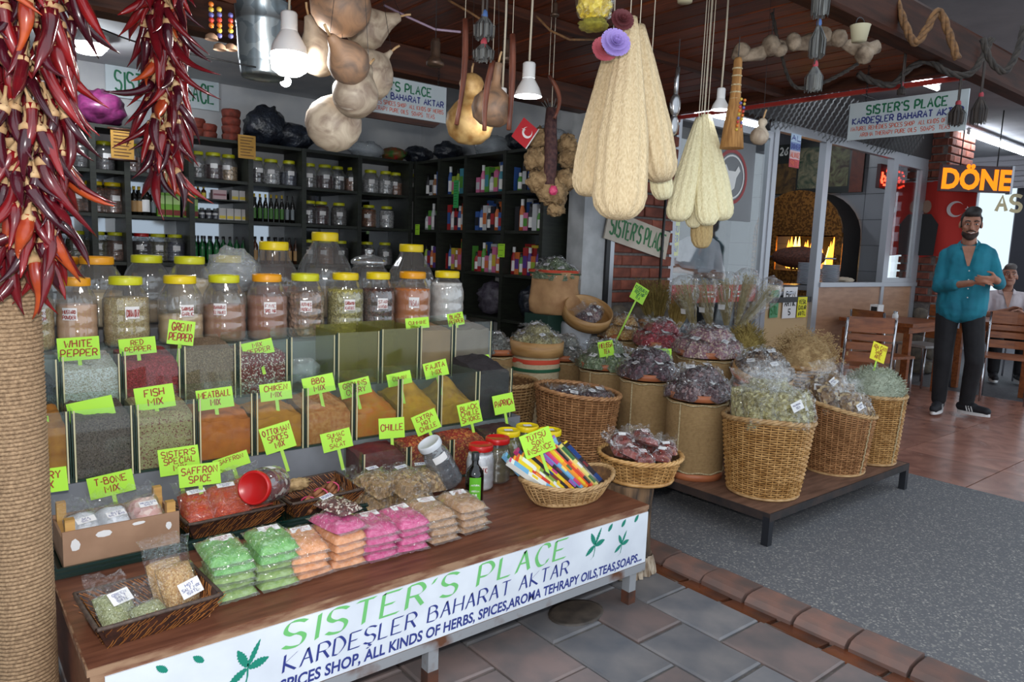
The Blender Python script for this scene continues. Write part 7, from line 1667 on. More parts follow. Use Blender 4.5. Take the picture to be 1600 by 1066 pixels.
def pack(name, label, cat, c, d, m, band=None, bm=None, face='y'):
    t = thing(name, label, cat, c); MB().bbox(-d[0] / 2, d[0] / 2, -d[1] / 2, d[1] / 2, 0, d[2]).build('box_body', m, t)
    if band:
        if face == 'y': MB().bbox(-d[0] * .45, d[0] * .45, -d[1] / 2 - .001, -d[1] / 2, d[2] * band[0], d[2] * band[1]).build('printed_panel', bm, t)
        else: MB().bbox(-d[0] / 2 - .001, -d[0] / 2, -d[1] * .45, d[1] * .45, d[2] * band[0], d[2] * band[1]).build('printed_panel', bm, t)
    return t
PC = lambda n, *c: mat('pk_' + n, srgb(*c), .5)
yb, wb = PC('yellow', 214, 190, 60), PC('white', 196, 192, 190)
for i in range(4): pack('soap_box', 'white and yellow box, %s from the left under the half shelf' % ordi(i), 'box', (bx(344) + i * .056, 5.68, 1.446), (.05, .06, .085), wb, (.1, .35), yb)
for i in range(2): pack('soap_box', 'white and yellow box on the half shelf, %s' % ('left one' if i == 0 else 'right one'), 'box', (bx(364) + i * .056, 5.68, 1.594), (.05, .06, .075), wb, (.1, .4), yb)
pack('soap_box', 'wide pale pink box on the half shelf', 'box', (bx(340), 5.68, 1.594), (.10, .06, .07), PC('pinkw', 206, 176, 180), (.4, .6), PC('pinkd', 150, 90, 100))
for i in range(4):
    small_jar('small grey-capped jar under the half shelf, %s from the left' % ordi(i), (bx(303) + i * .048, 5.68, 1.446), 'blue', .021, .075, mat('lid_grey', srgb(110, 116, 122), .4), .7)
for i in range(2): bottle_proto('honey', 'small honey bottle on the half shelf, %s one' % ('left' if i == 0 else 'right'), (bx(308) + i * .04, 5.68, 1.594), .018, .085, M_bg, M_cy, yb)
for i in range(9): bottle_proto('oil%d' % (i > 5), 'slim dark oil bottle with %s cap, %s from the left' % ('a gold' if i < 6 else 'a dark', ordi(i)), (bx(397) + i * .044, 5.70, 1.446), .018, .215, M_dg, M_cy if i < 6 else M_cb, LG if i < 6 else LB)
for i in range(8): bottle_proto('greenb', 'green-labelled bottle, %s from the left on the lower shelf' % ordi(i), (bx(303) + i * .051, 5.70, 1.121), .022, .20, M_gg, M_cb, LGr)
for i in range(7): bottle_proto('brownb', 'brown bottle, %s from the left on the lower shelf' % ordi(i), (bx(398) + i * .055, 5.70, 1.121), .024, .21, M_bg, M_cb, LT if i < 2 else LB)
# things on top of the unit
M_bin = mat('bin_bag', srgb(40, 46, 58), .3, srgb(26, 28, 36), 16, bump=1.0, bscale=.03, coat=.5, coatb=.6); M_pbag = mat('purple_net', srgb(140, 50, 110), .5, srgb(104, 34, 84), 30, bump=.8, coat=.4); M_rb = mat('rust_bundle', srgb(134, 56, 40), .8, srgb(96, 44, 34), 30, bump=.7)
for px, s_, m, lb, sz in ((163, .16, M_pbag, 'bulging purple bag on top of the back shelves', .12), (420, .17, M_bin, 'shiny black plastic bag on the top shelf left of the gourds', .15), (460, .17, M_bin, 'lower shiny black plastic bag behind the lowest gourd', .10), (575, .14, MATS['poly_bag'] if 'poly_bag' in MATS else M_poly, 'clear plastic bag on the top shelf under the left shop sign', .07), (618, .10, mat('redgreen', srgb(150, 40, 40), .5, srgb(60, 110, 50), 20), 'red and green bag on the top shelf under the sign', .06), (655, .12, M_bin, 'grey plastic bag at the corner of the top shelf', .08)):
    tag(crumple('storage_bag', s_, .13, sz, m, None, (bx(px), 5.74, 2.031), px * .1, .3, 2.2), lb, 'bag')
for i, (px, h, n) in enumerate(((285, .12, 2), (310, .14, 2), (328, .11, 2), (365, .24, 4))):
    t = thing('wrapped_bundle', ['rust-red wrapped bundle behind the narrow chilli string', 'rust-red bundle next to the tall stack', 'small rust-red bundle left of the tall one', 'tallest stack of rust-red bundles on the top shelf'][i], 'bundle', (bx(px), 5.74, 2.031))
    for k in range(n): MB().lathe([(0, 0), (.06, 0), (.066, h / n * .3), (.07, h / n * .8), (.062, h / n), (0, h / n)], 18, (0, 0, h / n * k), caps=False, fn=lambda r, z, a: r * (1 + .08 * nz(a * 2, z * 20, px))).build('roll', M_rb, t)
# ---- right wall goods
PALR = {'purple': (92, 60, 140), 'orange': (208, 112, 60), 'red': (170, 44, 48), 'pink': (206, 110, 150), 'white': (196, 198, 202), 'green': (84, 150, 60), 'blue': (56, 92, 160), 'teal': (70, 140, 160), 'yellow': (206, 180, 60), 'dark': (36, 34, 40), 'brown': (150, 100, 60), 'lime': (150, 176, 60), 'cream': (206, 190, 150)}
ROWS = [(1.735, ['dark', 'white', 'brown', 'blue', 'dark', 'green', 'blue', 'lime', 'lime', 'teal', 'pink', 'white', 'green', 'pink'], 'upper'), (1.445, ['white', 'green', 'white', 'dark', 'pink', 'orange', 'dark', 'red', 'white', 'red', 'blue', 'orange', 'dark', 'dark', 'white', 'blue'], 'middle'), (1.12, ['lime', 'purple', 'orange', 'purple', 'red', 'green', 'orange', 'red', 'blue', 'yellow', 'brown', 'orange', 'pink', 'white', 'pink', 'green', 'red'], 'lower')]
for z, ks, nm in ROWS:
    ks = ks + ks[::-1]; n = len(ks); cnt = {}
    for i, k in enumerate(ks):
        y = 5.48 - (5.48 - 3.93) * i / (n - 1); y += .03 * (min(abs(y - e) for e in RYE) < .04)
        m = PC('r' + k, *PALR[k]); cnt[k] = cnt.get(k, 0) + 1; big = .8 + .25 * R.random(); hh = (.20 if (i + len(nm)) % 3 else .15) * big
        lb = '%s %s, %s of that colour from the corner, %s shelf of right wall' % (k, 'box' if i % 2 else 'bottle', ordi(cnt[k] - 1), nm)
        if i % 2: pack('cosmetic_box', lb, 'box', (3.50, y, z + .001), (.06, .05, hh), m, (.25, .7), PC('r' + ks[(i + 3) % n], *PALR[ks[(i + 3) % n]]), 'x')
        else: bottle_proto('c%s%s%d' % (k, nm, i), lb, (3.48, y, z + .001), .021, hh * 1.12, m, M_lampw if i % 4 else M_cb, LW, .5, .2)
    # a second, upper tier of small boxes behind
    for i in range(18):
        k = ks[(i * 5 + 2) % n]; y = 5.44 - (5.44 - 4.0) * i / 17; y += .03 * (min(abs(y - e) for e in RYE) < .04)
        pack('cosmetic_box', 'back-row %s carton, %s from the corner on the %s shelf of right wall' % (k, ordi(i), nm), 'box', (3.63, y, z + .001), (.05, .07, .21 + .05 * R.random()), PC('r' + k, *PALR[k]), (.5, .9), PC('r' + ks[(i + 1) % n], *PALR[ks[(i + 1) % n]]), 'x')
for i, (y, m, s_) in enumerate(((5.3, M_bin, .12), (4.7, M_poly, .16), (4.3, M_bin, .15), (4.0, M_poly, .12))): tag(crumple('storage_bag', .12, s_, .08, m, None, (3.56, y, 2.031), i * 3.3, .3, 2.5), ['dark plastic bag', 'clear plastic bag', 'black plastic bag', 'pale plastic bag'][i] + [' at the corner on top of the right wall shelves', ' above the right wall shelves behind the flag', ' above the right wall shelves over the bast garland', ' next to the white pillar above the shelves'][i], 'bag')
for i, (y, m, s_) in enumerate(((4.99, M_bin, .13), (4.55, mat('dark_purple', srgb(60, 52, 66), .5, srgb(90, 86, 96), 20, bump=.8, bscale=.02), .17), (4.06, M_bin, .14))): tag(crumple('storage_bag', .12, s_, .13, m, None, (3.54, y, .785), i * 2.7 + 1, .3, 2.5), ['dark bag under the right wall shelves near the corner', 'big grey-purple bag under the right wall shelves', 'dark bag under the right wall shelves near the paper sack'][i], 'bag')
# papers hung on the shelves
def paper(label, c, w, h, m, n=Vector((0, -1, 0)), lines=6, ink=None, scroll=False):
    t = thing('hung_notice', label, 'notice', c); u = Vector((0, 0, 1)).cross(n) * -1; u = n.cross(Vector((0, 0, 1))) ; u = -u if (WM.transposed() @ u).x < 0 else u; v = Vector((0, 0, 1)); mb = MB()
    q = [u * (-w / 2), u * (w / 2), u * (w / 2) + v * h, u * (-w / 2) + v * h]; mb.add([p + n * .001 for p in q] + [p - n * .001 for p in q], [(0, 1, 2, 3), (7, 6, 5, 4), (0, 4, 5, 1), (1, 5, 6, 2), (2, 6, 7, 3), (3, 7, 4, 0)]); s_ = mb.build('sheet', m, t)
    mb = MB()
    for k in range(lines): z = h * (.88 - .76 * k / max(1, lines - 1)); mb.add([u * (-w * .38) + v * z + n * .0018, u * (w * (.38 - .1 * (k % 3))) + v * z + n * .0018, u * (w * (.38 - .1 * (k % 3))) + v * (z + h * .03) + n * .0018, u * (-w * .38) + v * (z + h * .03) + n * .0018], [(0, 1, 2, 3)])
    mb.build('written_lines', ink or M_inkg, s_)
    if scroll:
        for zz in (0, h): MB().tube([u * (-w * .62) + v * zz, u * (w * .62) + v * zz], .008, 8).build('rod', M_beam, t)
M_parch = mat('parchment', srgb(196, 150, 70), .7, srgb(170, 124, 50), 8)
paper('parchment scroll hung on the shelves right of the thick chilli string', ony(192, 250, 5.55), .14, .20, M_parch, lines=8, ink=M_beam, scroll=True); paper('parchment notice hung on the shelves behind the narrow chilli string', ony(386, 248, 5.55), .13, .17, M_parch, lines=7, ink=M_beam)
paper('long green paper strip hung on the shelf upright', onx(712, 325, 3.38), .07, .22, mat('paper_green', srgb(56, 170, 92), .6), Vector((-1, 0, 0)), 9)
paper('small lime note stuck on the right wall shelves near the corner', onx(652, 367, 3.38), .07, .09, M_lime, Vector((-1, 0, 0)), 3); paper('lime note hanging on the shelf upright above the white flakes jar', onx(783, 402, 3.38), .08, .10, M_lime, Vector((-1, 0, 0)), 3)
# wall sheet with green letters
a = ony(262, 163, 5.985); b = ony(342, 163, 5.985); W_ = (b.x - a.x) * 2.1; t = thing('wall_sheet', "white sheet with green lettering SISTER'S PLACE on the back wall", 'sign', (b.x - W_, 5.985, a.z)); MB().bbox(0, W_, -.004, .004, 0, .22).build('sheet', M_sign, t)
mb = MB(); tx = "SISTER'S PLACE"; write(mb, tx, (.06, -.006, .05), (1, 0, 0), (0, 0, 1), .13, pen=.014, wx=(W_ - .1) / text_width(tx, .13)); mb.build('lettering', M_sg, t)
# ceiling lights of the shop
t = thing('ceiling_lamp', 'bright ceiling lamp in the shop seen beside the thick chilli string', 'lamp', (.86, 5.2, 2.44)); MB().lathe([(0, -.05), (.07, -.045), (.10, -.01), (.10, 0)], 24, caps=False).build('diffuser', emis('lamp_glow', (.9, .95, 1), 70), t); MB().lathe([(.11, 0), (.11, .06), (0, .06)], 24, caps=False).build('fitting', M_lampw, t)
c = ony(446, 127, 4.3); t = thing('ceiling_lamp', 'small bright round lamp below the big lit bulb', 'lamp', (c.x, 4.3, c.z)); MB().sphere((0, 0, 0), .032, 16, 10).build('globe', emis('globe_glow', (.95, .97, 1), 80), t); MB().tube([(0, 0, .03), (0, 0, 2.5 - c.z)], .008, 8).build('stem', M_lampw, t)
# ================================================================== NEIGHBOUR: KEBAB KITCHEN, TABLES, PEOPLE
# expanded black net over the window
M_net = mat('net_black', srgb(26, 26, 28), .45)
t = thing('shade_net', 'black diamond-mesh net hung over the kebab shop window', 'net', (0, 0, 0)); mb = MB(); NX = 44; NZ = 10
for i in range(NX):
    for k in range(NZ):
        x = 4.95 + 3.5 * i / NX; z = 2.45 + .36 * k / NZ + .04 * math.sin(i * .5); y = 3.56 - .22 * k / NZ; dx = 3.5 / NX; dz = .36 / NZ
        a = Vector((x, y, z)); b = Vector((x + dx * .5, y - .012, z + dz)); c = Vector((x + dx, y, z)); w = Vector((0, 0, .009)); mb.add([a - w, b - w, b + w, a + w], [(0, 1, 2, 3)]); mb.add([b - w, c - w, c + w, b + w], [(0, 1, 2, 3)])
tag(mb.build('mesh_strands', M_net, t), kind='stuff'); MB().tube([(4.95, 3.34, 2.83), (8.45, 3.34, 2.83)], .008, 6).build('hanging_bar', M_black, t)
for x in (5.2, 6.8, 8.3): MB().tube([(x, 3.34, 2.83), (x, 3.34, 2.92)], .005, 6).build('hanger', M_black, t)
# fluorescent tubes
E_fl = emis('tube_glow', (.85, .92, 1.0), 26)
def fluo(label, a, b, r=.02):
    a = Vector(a); b = Vector(b); t = thing('fluorescent_lamp', label, 'lamp', a); d = b - a
    MB().tube([d * .02, d * .98], r, 10).build('tube', E_fl, t); MB().tube([Vector((0, 0, .045)), d + Vector((0, 0, .045))], .03, 4, True, .6).build('batten', M_lampw, t)
    for s_ in (.01, .99): MB().box(d * s_ + Vector((0, 0, .02)), (.03, .03, .07)).build('end_holder', M_lampw, t)
fluo('fluorescent tube above the chain-hung shop sign', (6.05, 2.80, 2.84), (7.0, 2.78, 2.84)); fluo('long fluorescent tube at the right edge under the grey ceiling', (9.4, 3.36, 2.82), (11.8, 3.40, 2.82), .03); fluo('fluorescent tube inside the kebab kitchen', (6.4, 5.0, 2.84), (7.8, 5.0, 2.84))  # third tube is out of view, added to brighten the kitchen
# oven against the kitchen side wall
KX = 8.64
def onk(px, py, x=KX): return onx(px, py, x)
oc = onk(1262, 402, 8.25); t = thing('kebab_oven', 'domed bronze kebab oven with open flames behind the window', 'oven', (KX, 0, 0))
yl = onk(1205, 400).y; yr = onk(1342, 400).y; zt = onk(1270, 302).z; ym = (yl + yr) / 2; hw = (yl - yr) / 2
M_bronze = mat('oven_bronze', srgb(150, 100, 44), .4, srgb(96, 60, 26), 50, kind='voronoi', metal=.7, bump=.4); M_soot = mat('soot', srgb(28, 22, 20), .9)
N = 20; zb = 1.0; zs = zt - .55; prof = [(hw, 0.6), (hw, zs)] + [(hw * math.cos(q * PI / 2 / 8), zs + (zt - zs) * math.sin(q * PI / 2 / 8)) for q in range(1, 9)]
full = [(-a, b) for a, b in prof] + [(a, b) for a, b in reversed(prof[:-1])]; k = len(full); D_ = .42
mb = MB(); mb.add([(-D_, ym - a, b) for a, b in full] + [(0, ym - a, b) for a, b in full], [(i, i + 1, k + i + 1, k + i) for i in range(k - 1)], True); mb.build('dome', M_soot, t)
# bronze front with the fire opening
fz0, fz1 = onk(1262, 424, KX - D_).z, onk(1262, 368, KX - D_).z; fa, fb = onk(1213, 400, KX - D_).y - ym, onk(1304, 400, KX - D_).y - ym
pts = [(a, b) for a, b in full]; mb = MB(); vs = [(-D_ - .004, ym - a, b) for a, b in full]; hole = [(fa, fz0), (fb, fz0), (fb, fz1), (fa, fz1)]
mb.bbox(-D_ - .03, -D_ - .002, ym + fa, ym + hw, .6, zs); mb.bbox(-D_ - .03, -D_ - .002, ym - hw, ym + fb, .6, zs); mb.bbox(-D_ - .03, -D_ - .002, ym + fb, ym + fa, .6, fz0); mb.bbox(-D_ - .03, -D_ - .002, ym + fb, ym + fa, fz1, zs)
top_ = [(-D_ - .03, ym + a, b) for a, b in [(q[0], q[1]) for q in full if q[1] >= zs - 1e-6]]; mb.add(top_ + [(-D_ - .03, ym, zs)], [(i, i + 1, len(top_)) for i in range(len(top_) - 1)]); mb.build('bronze_front', M_bronze, t)
MB().bbox(-.06, -.05, ym + fb, ym + fa, fz0 - .05, fz1 + .05).build('firebrick', M_soot, t)
MB().bbox(-.5, 0, ym - hw, ym + hw, 0, .6).build('oven_base', M_soot, t)
E_fire = emis('flame', (1.0, .28, .03), 3.0); E_fire2 = emis('flame_core', (1.0, .55, .10), 5.0)
rr = random.Random(4)
for i in range(22):
    yy = ym + fb + (fa - fb) * (i + .5) / 22; h = (fz1 - fz0) * rr.uniform(.6, 1.0); mb = MB(); b0 = fz0 + .02
    mb.lathe([(.001, 0), (.03, .1 * h), (.034, .35 * h), (.02, .7 * h), (.001, h)], 8, (-.14 - rr.uniform(0, .12), yy, b0), caps=False, fn=lambda r, z, a: r * (1 + .4 * nz(a * 2, z * 14, i))); mb.build('flame', E_fire if i % 2 else E_fire2, t)
sp = thing('kebab_spit', 'horizontal spit of browned meat in front of the oven flames', 'meat', (KX - D_ - .14, ym, (fz0 + .16)))
mb = MB(); hwf = (fa - fb) / 2; cy = (fa + fb) / 2; mb.sphere((0, cy, 0), (.13, hwf * .92, .13), 20, 12); mb.v = [(v[0] * (1 + .08 * nz(v[1] * 9, v[2] * 9)), v[1], v[2] * (1 + .08 * nz(v[0] * 20, v[1] * 9))) for v in mb.v]; mb.build('meat', mat('meat', srgb(110, 62, 46), .6, srgb(70, 38, 30), 40, bump=.9, bscale=.02), sp); MB().tube([(0, cy - hwf * 1.25, 0), (0, cy + hwf * 1.25, 0)], .012, 8).build('skewer', M_steel, sp)
# poster board over the oven
pa = onk(1200, 226, KX - .05); pb = onk(1346, 300, KX - .05); pz1 = onk(1270, 222, KX - .05).z; t = thing('menu_board', 'dark menu board with food photos above the oven', 'poster', (KX - .05, 0, 0)); MB().bbox(0, .03, pb.y, pa.y, pb.z, pz1).build('board', mat('poster_dark', srgb(30, 34, 30), .4), t)
for (y0, y1, z0, z1, c, c2) in ((.02, .34, .02, .62, (120, 88, 40), (60, 40, 20)), (.36, .60, .1, .9, (40, 70, 50), (150, 140, 110)), (.62, .86, .12, .95, (130, 130, 90), (60, 40, 30)), (.88, 1.0, .0, 1.0, (120, 56, 36), (100, 44, 30))):
    w_ = pa.y - pb.y; hh = pz1 - pb.z; MB().bbox(-.003, 0, pa.y - w_ * y1, pa.y - w_ * y0, pb.z + hh * z0, pb.z + hh * z1).build('food_photo', mat('photo_%d' % int(y0 * 100), srgb(*c), .5, srgb(*c2), 7, detail=6, dist=2.0), t)
mb = MB(); write(mb, '05 26', (-.006, pa.y - .02, pz1 - .13), (0, -1, 0), (0, 0, 1), .09, pen=.02); mb.build('lettering', MATS['ink_white'], t)
t = thing('price_sticker', 'blue, white and red price sticker on the window', 'sticker', ony(1240, 262, 3.66)); 
for k, c in enumerate(((170, 60, 70), (200, 170, 170), (110, 130, 170), (160, 180, 200))): MB().bbox(-.085, .085, -.002, .002, -.0 + .075 * k, .075 * (k + 1)).build('printed_stripe', PC('stk%d' % k, *c), t)
for k, tx in enumerate(('190TL', 'ALINIZ', 'DONER', 'AL')): mb = MB(); write(mb, tx, (-.075, -.004, .015 + .075 * k), (1, 0, 0), (0, 0, 1), .045, pen=.009, wx=.15 / text_width(tx, .045)); mb.build('lettering', M_sb if k > 1 else M_so, t)
# plates and trays on the counter, notices under it
M_plate = mat('plate', srgb(186, 190, 200), .3)
MB().bbox(6.95, 8.2, 3.78, 4.25, 1.0, 1.045).build('serving_counter', M_steel); tag(bpy.data.objects['serving_counter'], 'steel serving counter behind the kebab shop window', 'counter')
plate_me = MB().lathe([(0, .004), (.06, .004), (.10, .014), (.105, .017), (.10, .01), (.06, 0), (0, 0)], 28, caps=False).mesh('plate', M_plate)
for s_, (px, n, lb) in enumerate(((1262, 15, 'left'), (1296, 14, 'right'))):
    x = ony(px, 430, 3.98).x
    for k in range(n): tag(link('plate', plate_me, None, (x, 3.98, 1.046 + .0155 * k)), 'white plate in the %s stack beside the oven window' % lb, 'plate', '%s stack of plates' % lb)
t = thing('bread_tray', 'tray of flat bread on the counter left of the plates', 'tray', (6.45, 3.86, .951)); MB().lathe([(0, .004), (.15, .004), (.2, .05), (.205, .05), (.155, 0), (0, 0)], 28, caps=False).build('tray_dish', M_plate, t); crumple('flat_bread', .12, .09, .04, mat('bread', srgb(206, 190, 170), .8), t, (0, 0, .02), 3, .25, 3)
t = thing('bread_tray', 'steel tray of bread right of the plates', 'tray', (8.02, 3.95, 1.046)); MB().lathe([(0, .004), (.15, .004), (.17, .03), (.175, .03), (.155, 0), (0, 0)], 28, caps=False).build('tray_dish', M_steel, t); crumple('bread_slices', .11, .09, .035, MATS['bread'], t, (0, 0, .015), 5, .3, 4)
def notice(label, px, py, w, h, m, lines, ink, Y=3.685):
    c = ony(px, py, Y); t = thing('notice', label, 'notice', c); MB().bbox(-w / 2, w / 2, -.002, .002, -h / 2, h / 2).build('sheet', m, t); mb = MB(); N = len(lines)
    for k, l in enumerate(lines):
        sz = h * .8 / N * .7; write(mb, l, (0, -.004, h * .42 - (k + .9) * h * .84 / N), (1, 0, 0), (0, 0, 1), sz, pen=sz * .2, wx=min(1.3, w * .8 / max(.01, text_width(l, sz))), align='c')
    mb.build('lettering', ink, t)
M_inkk = mat('ink_black', srgb(24, 24, 26), .6)
notice('white notice lettered BEN under the kebab shop window', 1234, 473, .24, .30, M_paper, ['BEN', 'ARTIK', '5'], M_inkk); notice('yellow handwritten note beside the white notice', 1253, 480, .17, .20, M_yel, ['YESIL', 'CAYLAR', '60TL'], M_inkk, 3.68); notice('green notice at the left under the kebab shop window', 1210, 475, .14, .26, mat('note_green', srgb(90, 150, 110), .6), ['CAY', '5TL'], M_inkg)
# door graphics: dark poster with a bull's head on the glass
t = thing('door_poster', 'grey poster with a white animal head and ring on the glass door', 'poster', (5.02, FY - .012, 1.62)); MB().bbox(0, .66, 0, .003, 0, .66).build('sheet', film('poster_film', (.5, .5, .52), .05, .3, diff=.35, dcol=(.10, .10, .11)), t)
mb = MB(); o = Vector((.33, -.002, .36)); n_ = 28
for rr0, rr1, m, nm in ((.20, .23, MATS['badge_red'], 'ring'), (.17, .185, MATS['badge_white'], 'inner_ring')):
    mb = MB(); mb.add([o + Vector((r_ * math.cos(2 * PI * k / n_), 0, r_ * math.sin(2 * PI * k / n_))) for r_ in (rr0, rr1) for k in range(n_)], [(k, (k + 1) % n_, n_ + (k + 1) % n_, n_ + k) for k in range(n_)]); mb.build(nm, m, t)
mb = MB(); hd = [(-.12, .06), (-.09, .10), (-.05, .05), (.05, .05), (.09, .10), (.12, .06), (.07, .0), (.05, -.09), (.0, -.12), (-.05, -.09), (-.07, .0)]; mb.add([o + Vector((a, -.001, b)) for a, b in hd], [tuple(range(len(hd)))]); mb.build('animal_head', MATS['badge_white'], t)
notice('yellow and blue leaflet behind the glass door', 1052, 372, .14, .28, M_yel, ['MENU', 'DONER', 'AYRAN'], M_sb, 3.72)
# LED sign
Dl = 7.6; a = ond(1469, 298, Dl); b = ond(1577, 302, Dl); tl = ond(1471, 258, Dl); u = (b - a).normalized(); W_ = (b - a).length; v = Vector((0, 0, 1)); H_ = (tl - a).length; n = u.cross(v).normalized()
t = thing('led_sign', 'glowing orange LED sign reading DÖNER hanging behind the standing man', 'sign', a)
def obox(mb, x0, x1, z0, z1, y0, y1):
    vs = [u * x + v * z + n * y for x in (x0, x1) for y in (y0, y1) for z in (z0, z1)]; mb.add(vs, [(0, 1, 3, 2), (4, 6, 7, 5), (0, 4, 5, 1), (2, 3, 7, 6), (0, 2, 6, 4), (1, 5, 7, 3)]); return mb
obox(MB(), 0, W_, 0, H_, -.06, 0).build('panel', mat('led_panel', srgb(60, 10, 18), .4), t); obox(MB(), W_, W_ + .025, -.01, H_ + .01, -.065, .005).build('end_cap', M_alu, t)
E_led = emis('led_orange', (1.0, .22, .012), 1.25)
put_text('D\u00d6NE', H_ * 1.05, E_led, a * 0 + u * (-.004) + v * (H_ * .12) + n * .002, u, v, t, 'lit_letters', fit=W_ * 1.0, bold=.012)
for x in (.25, .78): MB().tube([u * (W_ * x) + v * H_, u * (W_ * x) + v * (2.92 - a.z)], .006, 6).build('hanger', M_black, t)
# red LED reflection built as a glowing panel, hung flag on the column
c = ony(1395, 280, 3.78); t = thing('led_sign', 'red glowing sign behind the right window pane', 'sign', c); MB().bbox(-.32, .32, 0, .04, -.12, .14).build('panel', mat('led_panel2', srgb(60, 8, 10), .4), t); mb = MB()
for k in range(46): x = -.29 + .58 * rr.random(); z = -.09 + .19 * rr.random(); mb.bbox(x - .02, x + .02, -.004, -.001, z - .012, z + .012)
tag(mb.build('lit_pixels', emis('led_red', (1.0, .05, .02), 4.0), t), kind='stuff')
t = thing('wall_flag', 'tall red flag with a suited figure hung on the brick column', 'flag', (9.255 - .03, 3.60, 0)); za = onx(1465, 400, 9.2).z; zb_ = onx(1465, 283, 9.2).z
mb = MB(); NN = 14; vs = []
for j in range(9):
    for i in range(NN + 1): uu = i / NN; vs.append((-.02 - .025 * math.sin(uu * 12 + j * .3), .30 - .78 * uu, za + (zb_ - za) * j / 8 - (.12 * (1 - j / 8) * abs(uu - .5))))
mb.add(vs, [(j * (NN + 1) + i, j * (NN + 1) + i + 1, (j + 1) * (NN + 1) + i + 1, (j + 1) * (NN + 1) + i) for j in range(8) for i in range(NN)], True); fb_ = mb.build('cloth', mat('flag_red2', srgb(196, 52, 44), .8), t)
zz = lambda f: za + (zb_ - za) * f
mb = MB(); mb.add([(-.055, .16, zz(.0)), (-.055, -.10, zz(.0)), (-.055, -.12, zz(.42)), (-.055, -.03, zz(.56)), (-.055, .08, zz(.56)), (-.055, .17, zz(.42))], [(0, 1, 2, 3, 4, 5)]); mb.build('suit_print', M_inkk, fb_); mb = MB(); mb.add([(-.056, .025 + .05 * math.cos(k * PI / 6), zz(.66) + .075 * math.sin(k * PI / 6)) for k in range(12)], [tuple(range(12))]); mb.build('face_print', mat('print_face', srgb(150, 120, 104), .8), fb_); mb = MB(); crescent(mb, Vector((-.056, -.28, zz(.62))), .09, Vector((0, -1, 0)), Vector((0, 0, 1))); star(mb, (-.056, -.41, zz(.62)), .035, Vector((0, -1, 0)), Vector((0, 0, 1))); mb.build('emblem_print', M_fw, fb_); MB().tube([(-.03, .32, zb_), (-.03, -.5, zb_)], .01, 6).build('top_rod', M_alu, t)
# wall lamp/pipes at the right, lettering on the far pane
t = thing('window_lettering', 'cream letters AS on the far glass pane behind the man', 'lettering', onx(1556, 330, EX - .03)); mb = MB(); write(mb, 'AS', (0, 0, 0), (0, -1, 0), (0, 0, 1), .22, pen=.05); mb.build('letters', mat('cream_letter', srgb(206, 190, 150), .6), t)
# things beyond the glass: parked car, street ground
struct(MB().bbox(EX + .1, 22, -4, 12, -.06, 0).build('floor_street', mat('street', srgb(150, 150, 150), .8)))
# --- tables and chairs
M_tw = mat('table_wood', srgb(150, 86, 46), .35, srgb(116, 62, 32), 6, stretch=(1, 6, 6)); M_chr = mat('chrome', srgb(190, 190, 195), .2, metal=.95)
def rtable(label, c, sx, sy, h=.74, rz=0):
    t = thing('wooden_table', label, 'table', c, (0, 0, rz)); MB().bbox(-sx / 2, sx / 2, -sy / 2, sy / 2, h - .035, h).build('table_top', M_tw, t); mb = MB()
    MB().bbox(-sx / 2 + .05, sx / 2 - .05, -sy / 2 + .05, sy / 2 - .05, h - .10, h - .035).build('apron', M_tw, t)
    for x in (-1, 1):
        for y in (-1, 1): MB().bbox(x * (sx / 2 - .06) - .03, x * (sx / 2 - .06) + .03, y * (sy / 2 - .06) - .03, y * (sy / 2 - .06) + .03, 0, h - .1).build('leg', M_tw, t)
    return t
rtable('brown wooden table against the kebab shop counter', (7.74, 3.25, 0), .9, .72); rtable('brown wooden table between the standing and the seated man', (8.95, 2.62, 0), .78, .75)
def chair(label, c, rz, seatm=None):
    t = thing('cafe_chair', label, 'chair', c, (0, 0, rz)); seatm = seatm or M_tw
    MB().bbox(-.19, .19, -.2, .2, .43, .455).build('seat', seatm, t)
    for x in (-.18, .18):
        MB().tube([(x, -.19, 0), (x, -.18, .44)], .011, 8).build('leg', M_chr, t); MB().tube([(x, .23, 0), (x, .20, .44), (x, .22, .62), (x, .25, .86)], .011, 8).build('back_leg', M_chr, t)
    mb = MB(); vs = []
    for z0, z1, nm in ((.50, .58, 'slat'), (.60, .66, 'slat'), (.68, .73, 'slat'), (.745, .87, 'top_rail')):
        mb = MB(); NN = 8; vs = []
        for i in range(NN + 1):
            x = -.17 + .34 * i / NN; y = .215 + .04 * (z0 - .5) / .36 + .018 * (1 - (2 * i / NN - 1) ** 2)
            for zz_ in (z0, z1): vs += [(x, y - .006, zz_), (x, y + .006, zz_)]
        mb.add(vs, [(4 * i, 4 * i + 4, 4 * i + 6, 4 * i + 2) for i in range(NN)] + [(4 * i + 1, 4 * i + 3, 4 * i + 7, 4 * i + 5) for i in range(NN)] + [(4 * i + 2, 4 * i + 6, 4 * i + 7, 4 * i + 3) for i in range(NN)] + [(4 * i, 4 * i + 1, 4 * i + 5, 4 * i + 4) for i in range(NN)]); mb.build(nm, M_tw, t)
    return t
chair('wooden cafe chair with its back to us at the counter table', (7.0, 3.02, 0), 1.3); chair('wooden cafe chair nearest the sage basket', (6.15, 2.82, 0), 2.2)
chair('cafe chair with a pale seat beside the standing man', (8.40, 3.2, 0), -1.9, mat('seat_pale', srgb(170, 168, 166), .5)); chair('wooden cafe chair right behind the standing man', (8.22, 2.36, 0), -1.3)
t = thing('napkin_holder', 'white napkin holder on the counter table', 'napkin holder', (7.42, 3.3, .741)); MB().bbox(-.06, .06, -.04, .04, 0, .15).build('holder', M_paper, t); MB().bbox(-.0605, -.06, -.03, .03, .02, .13).build('dark_print', M_inkk, t)
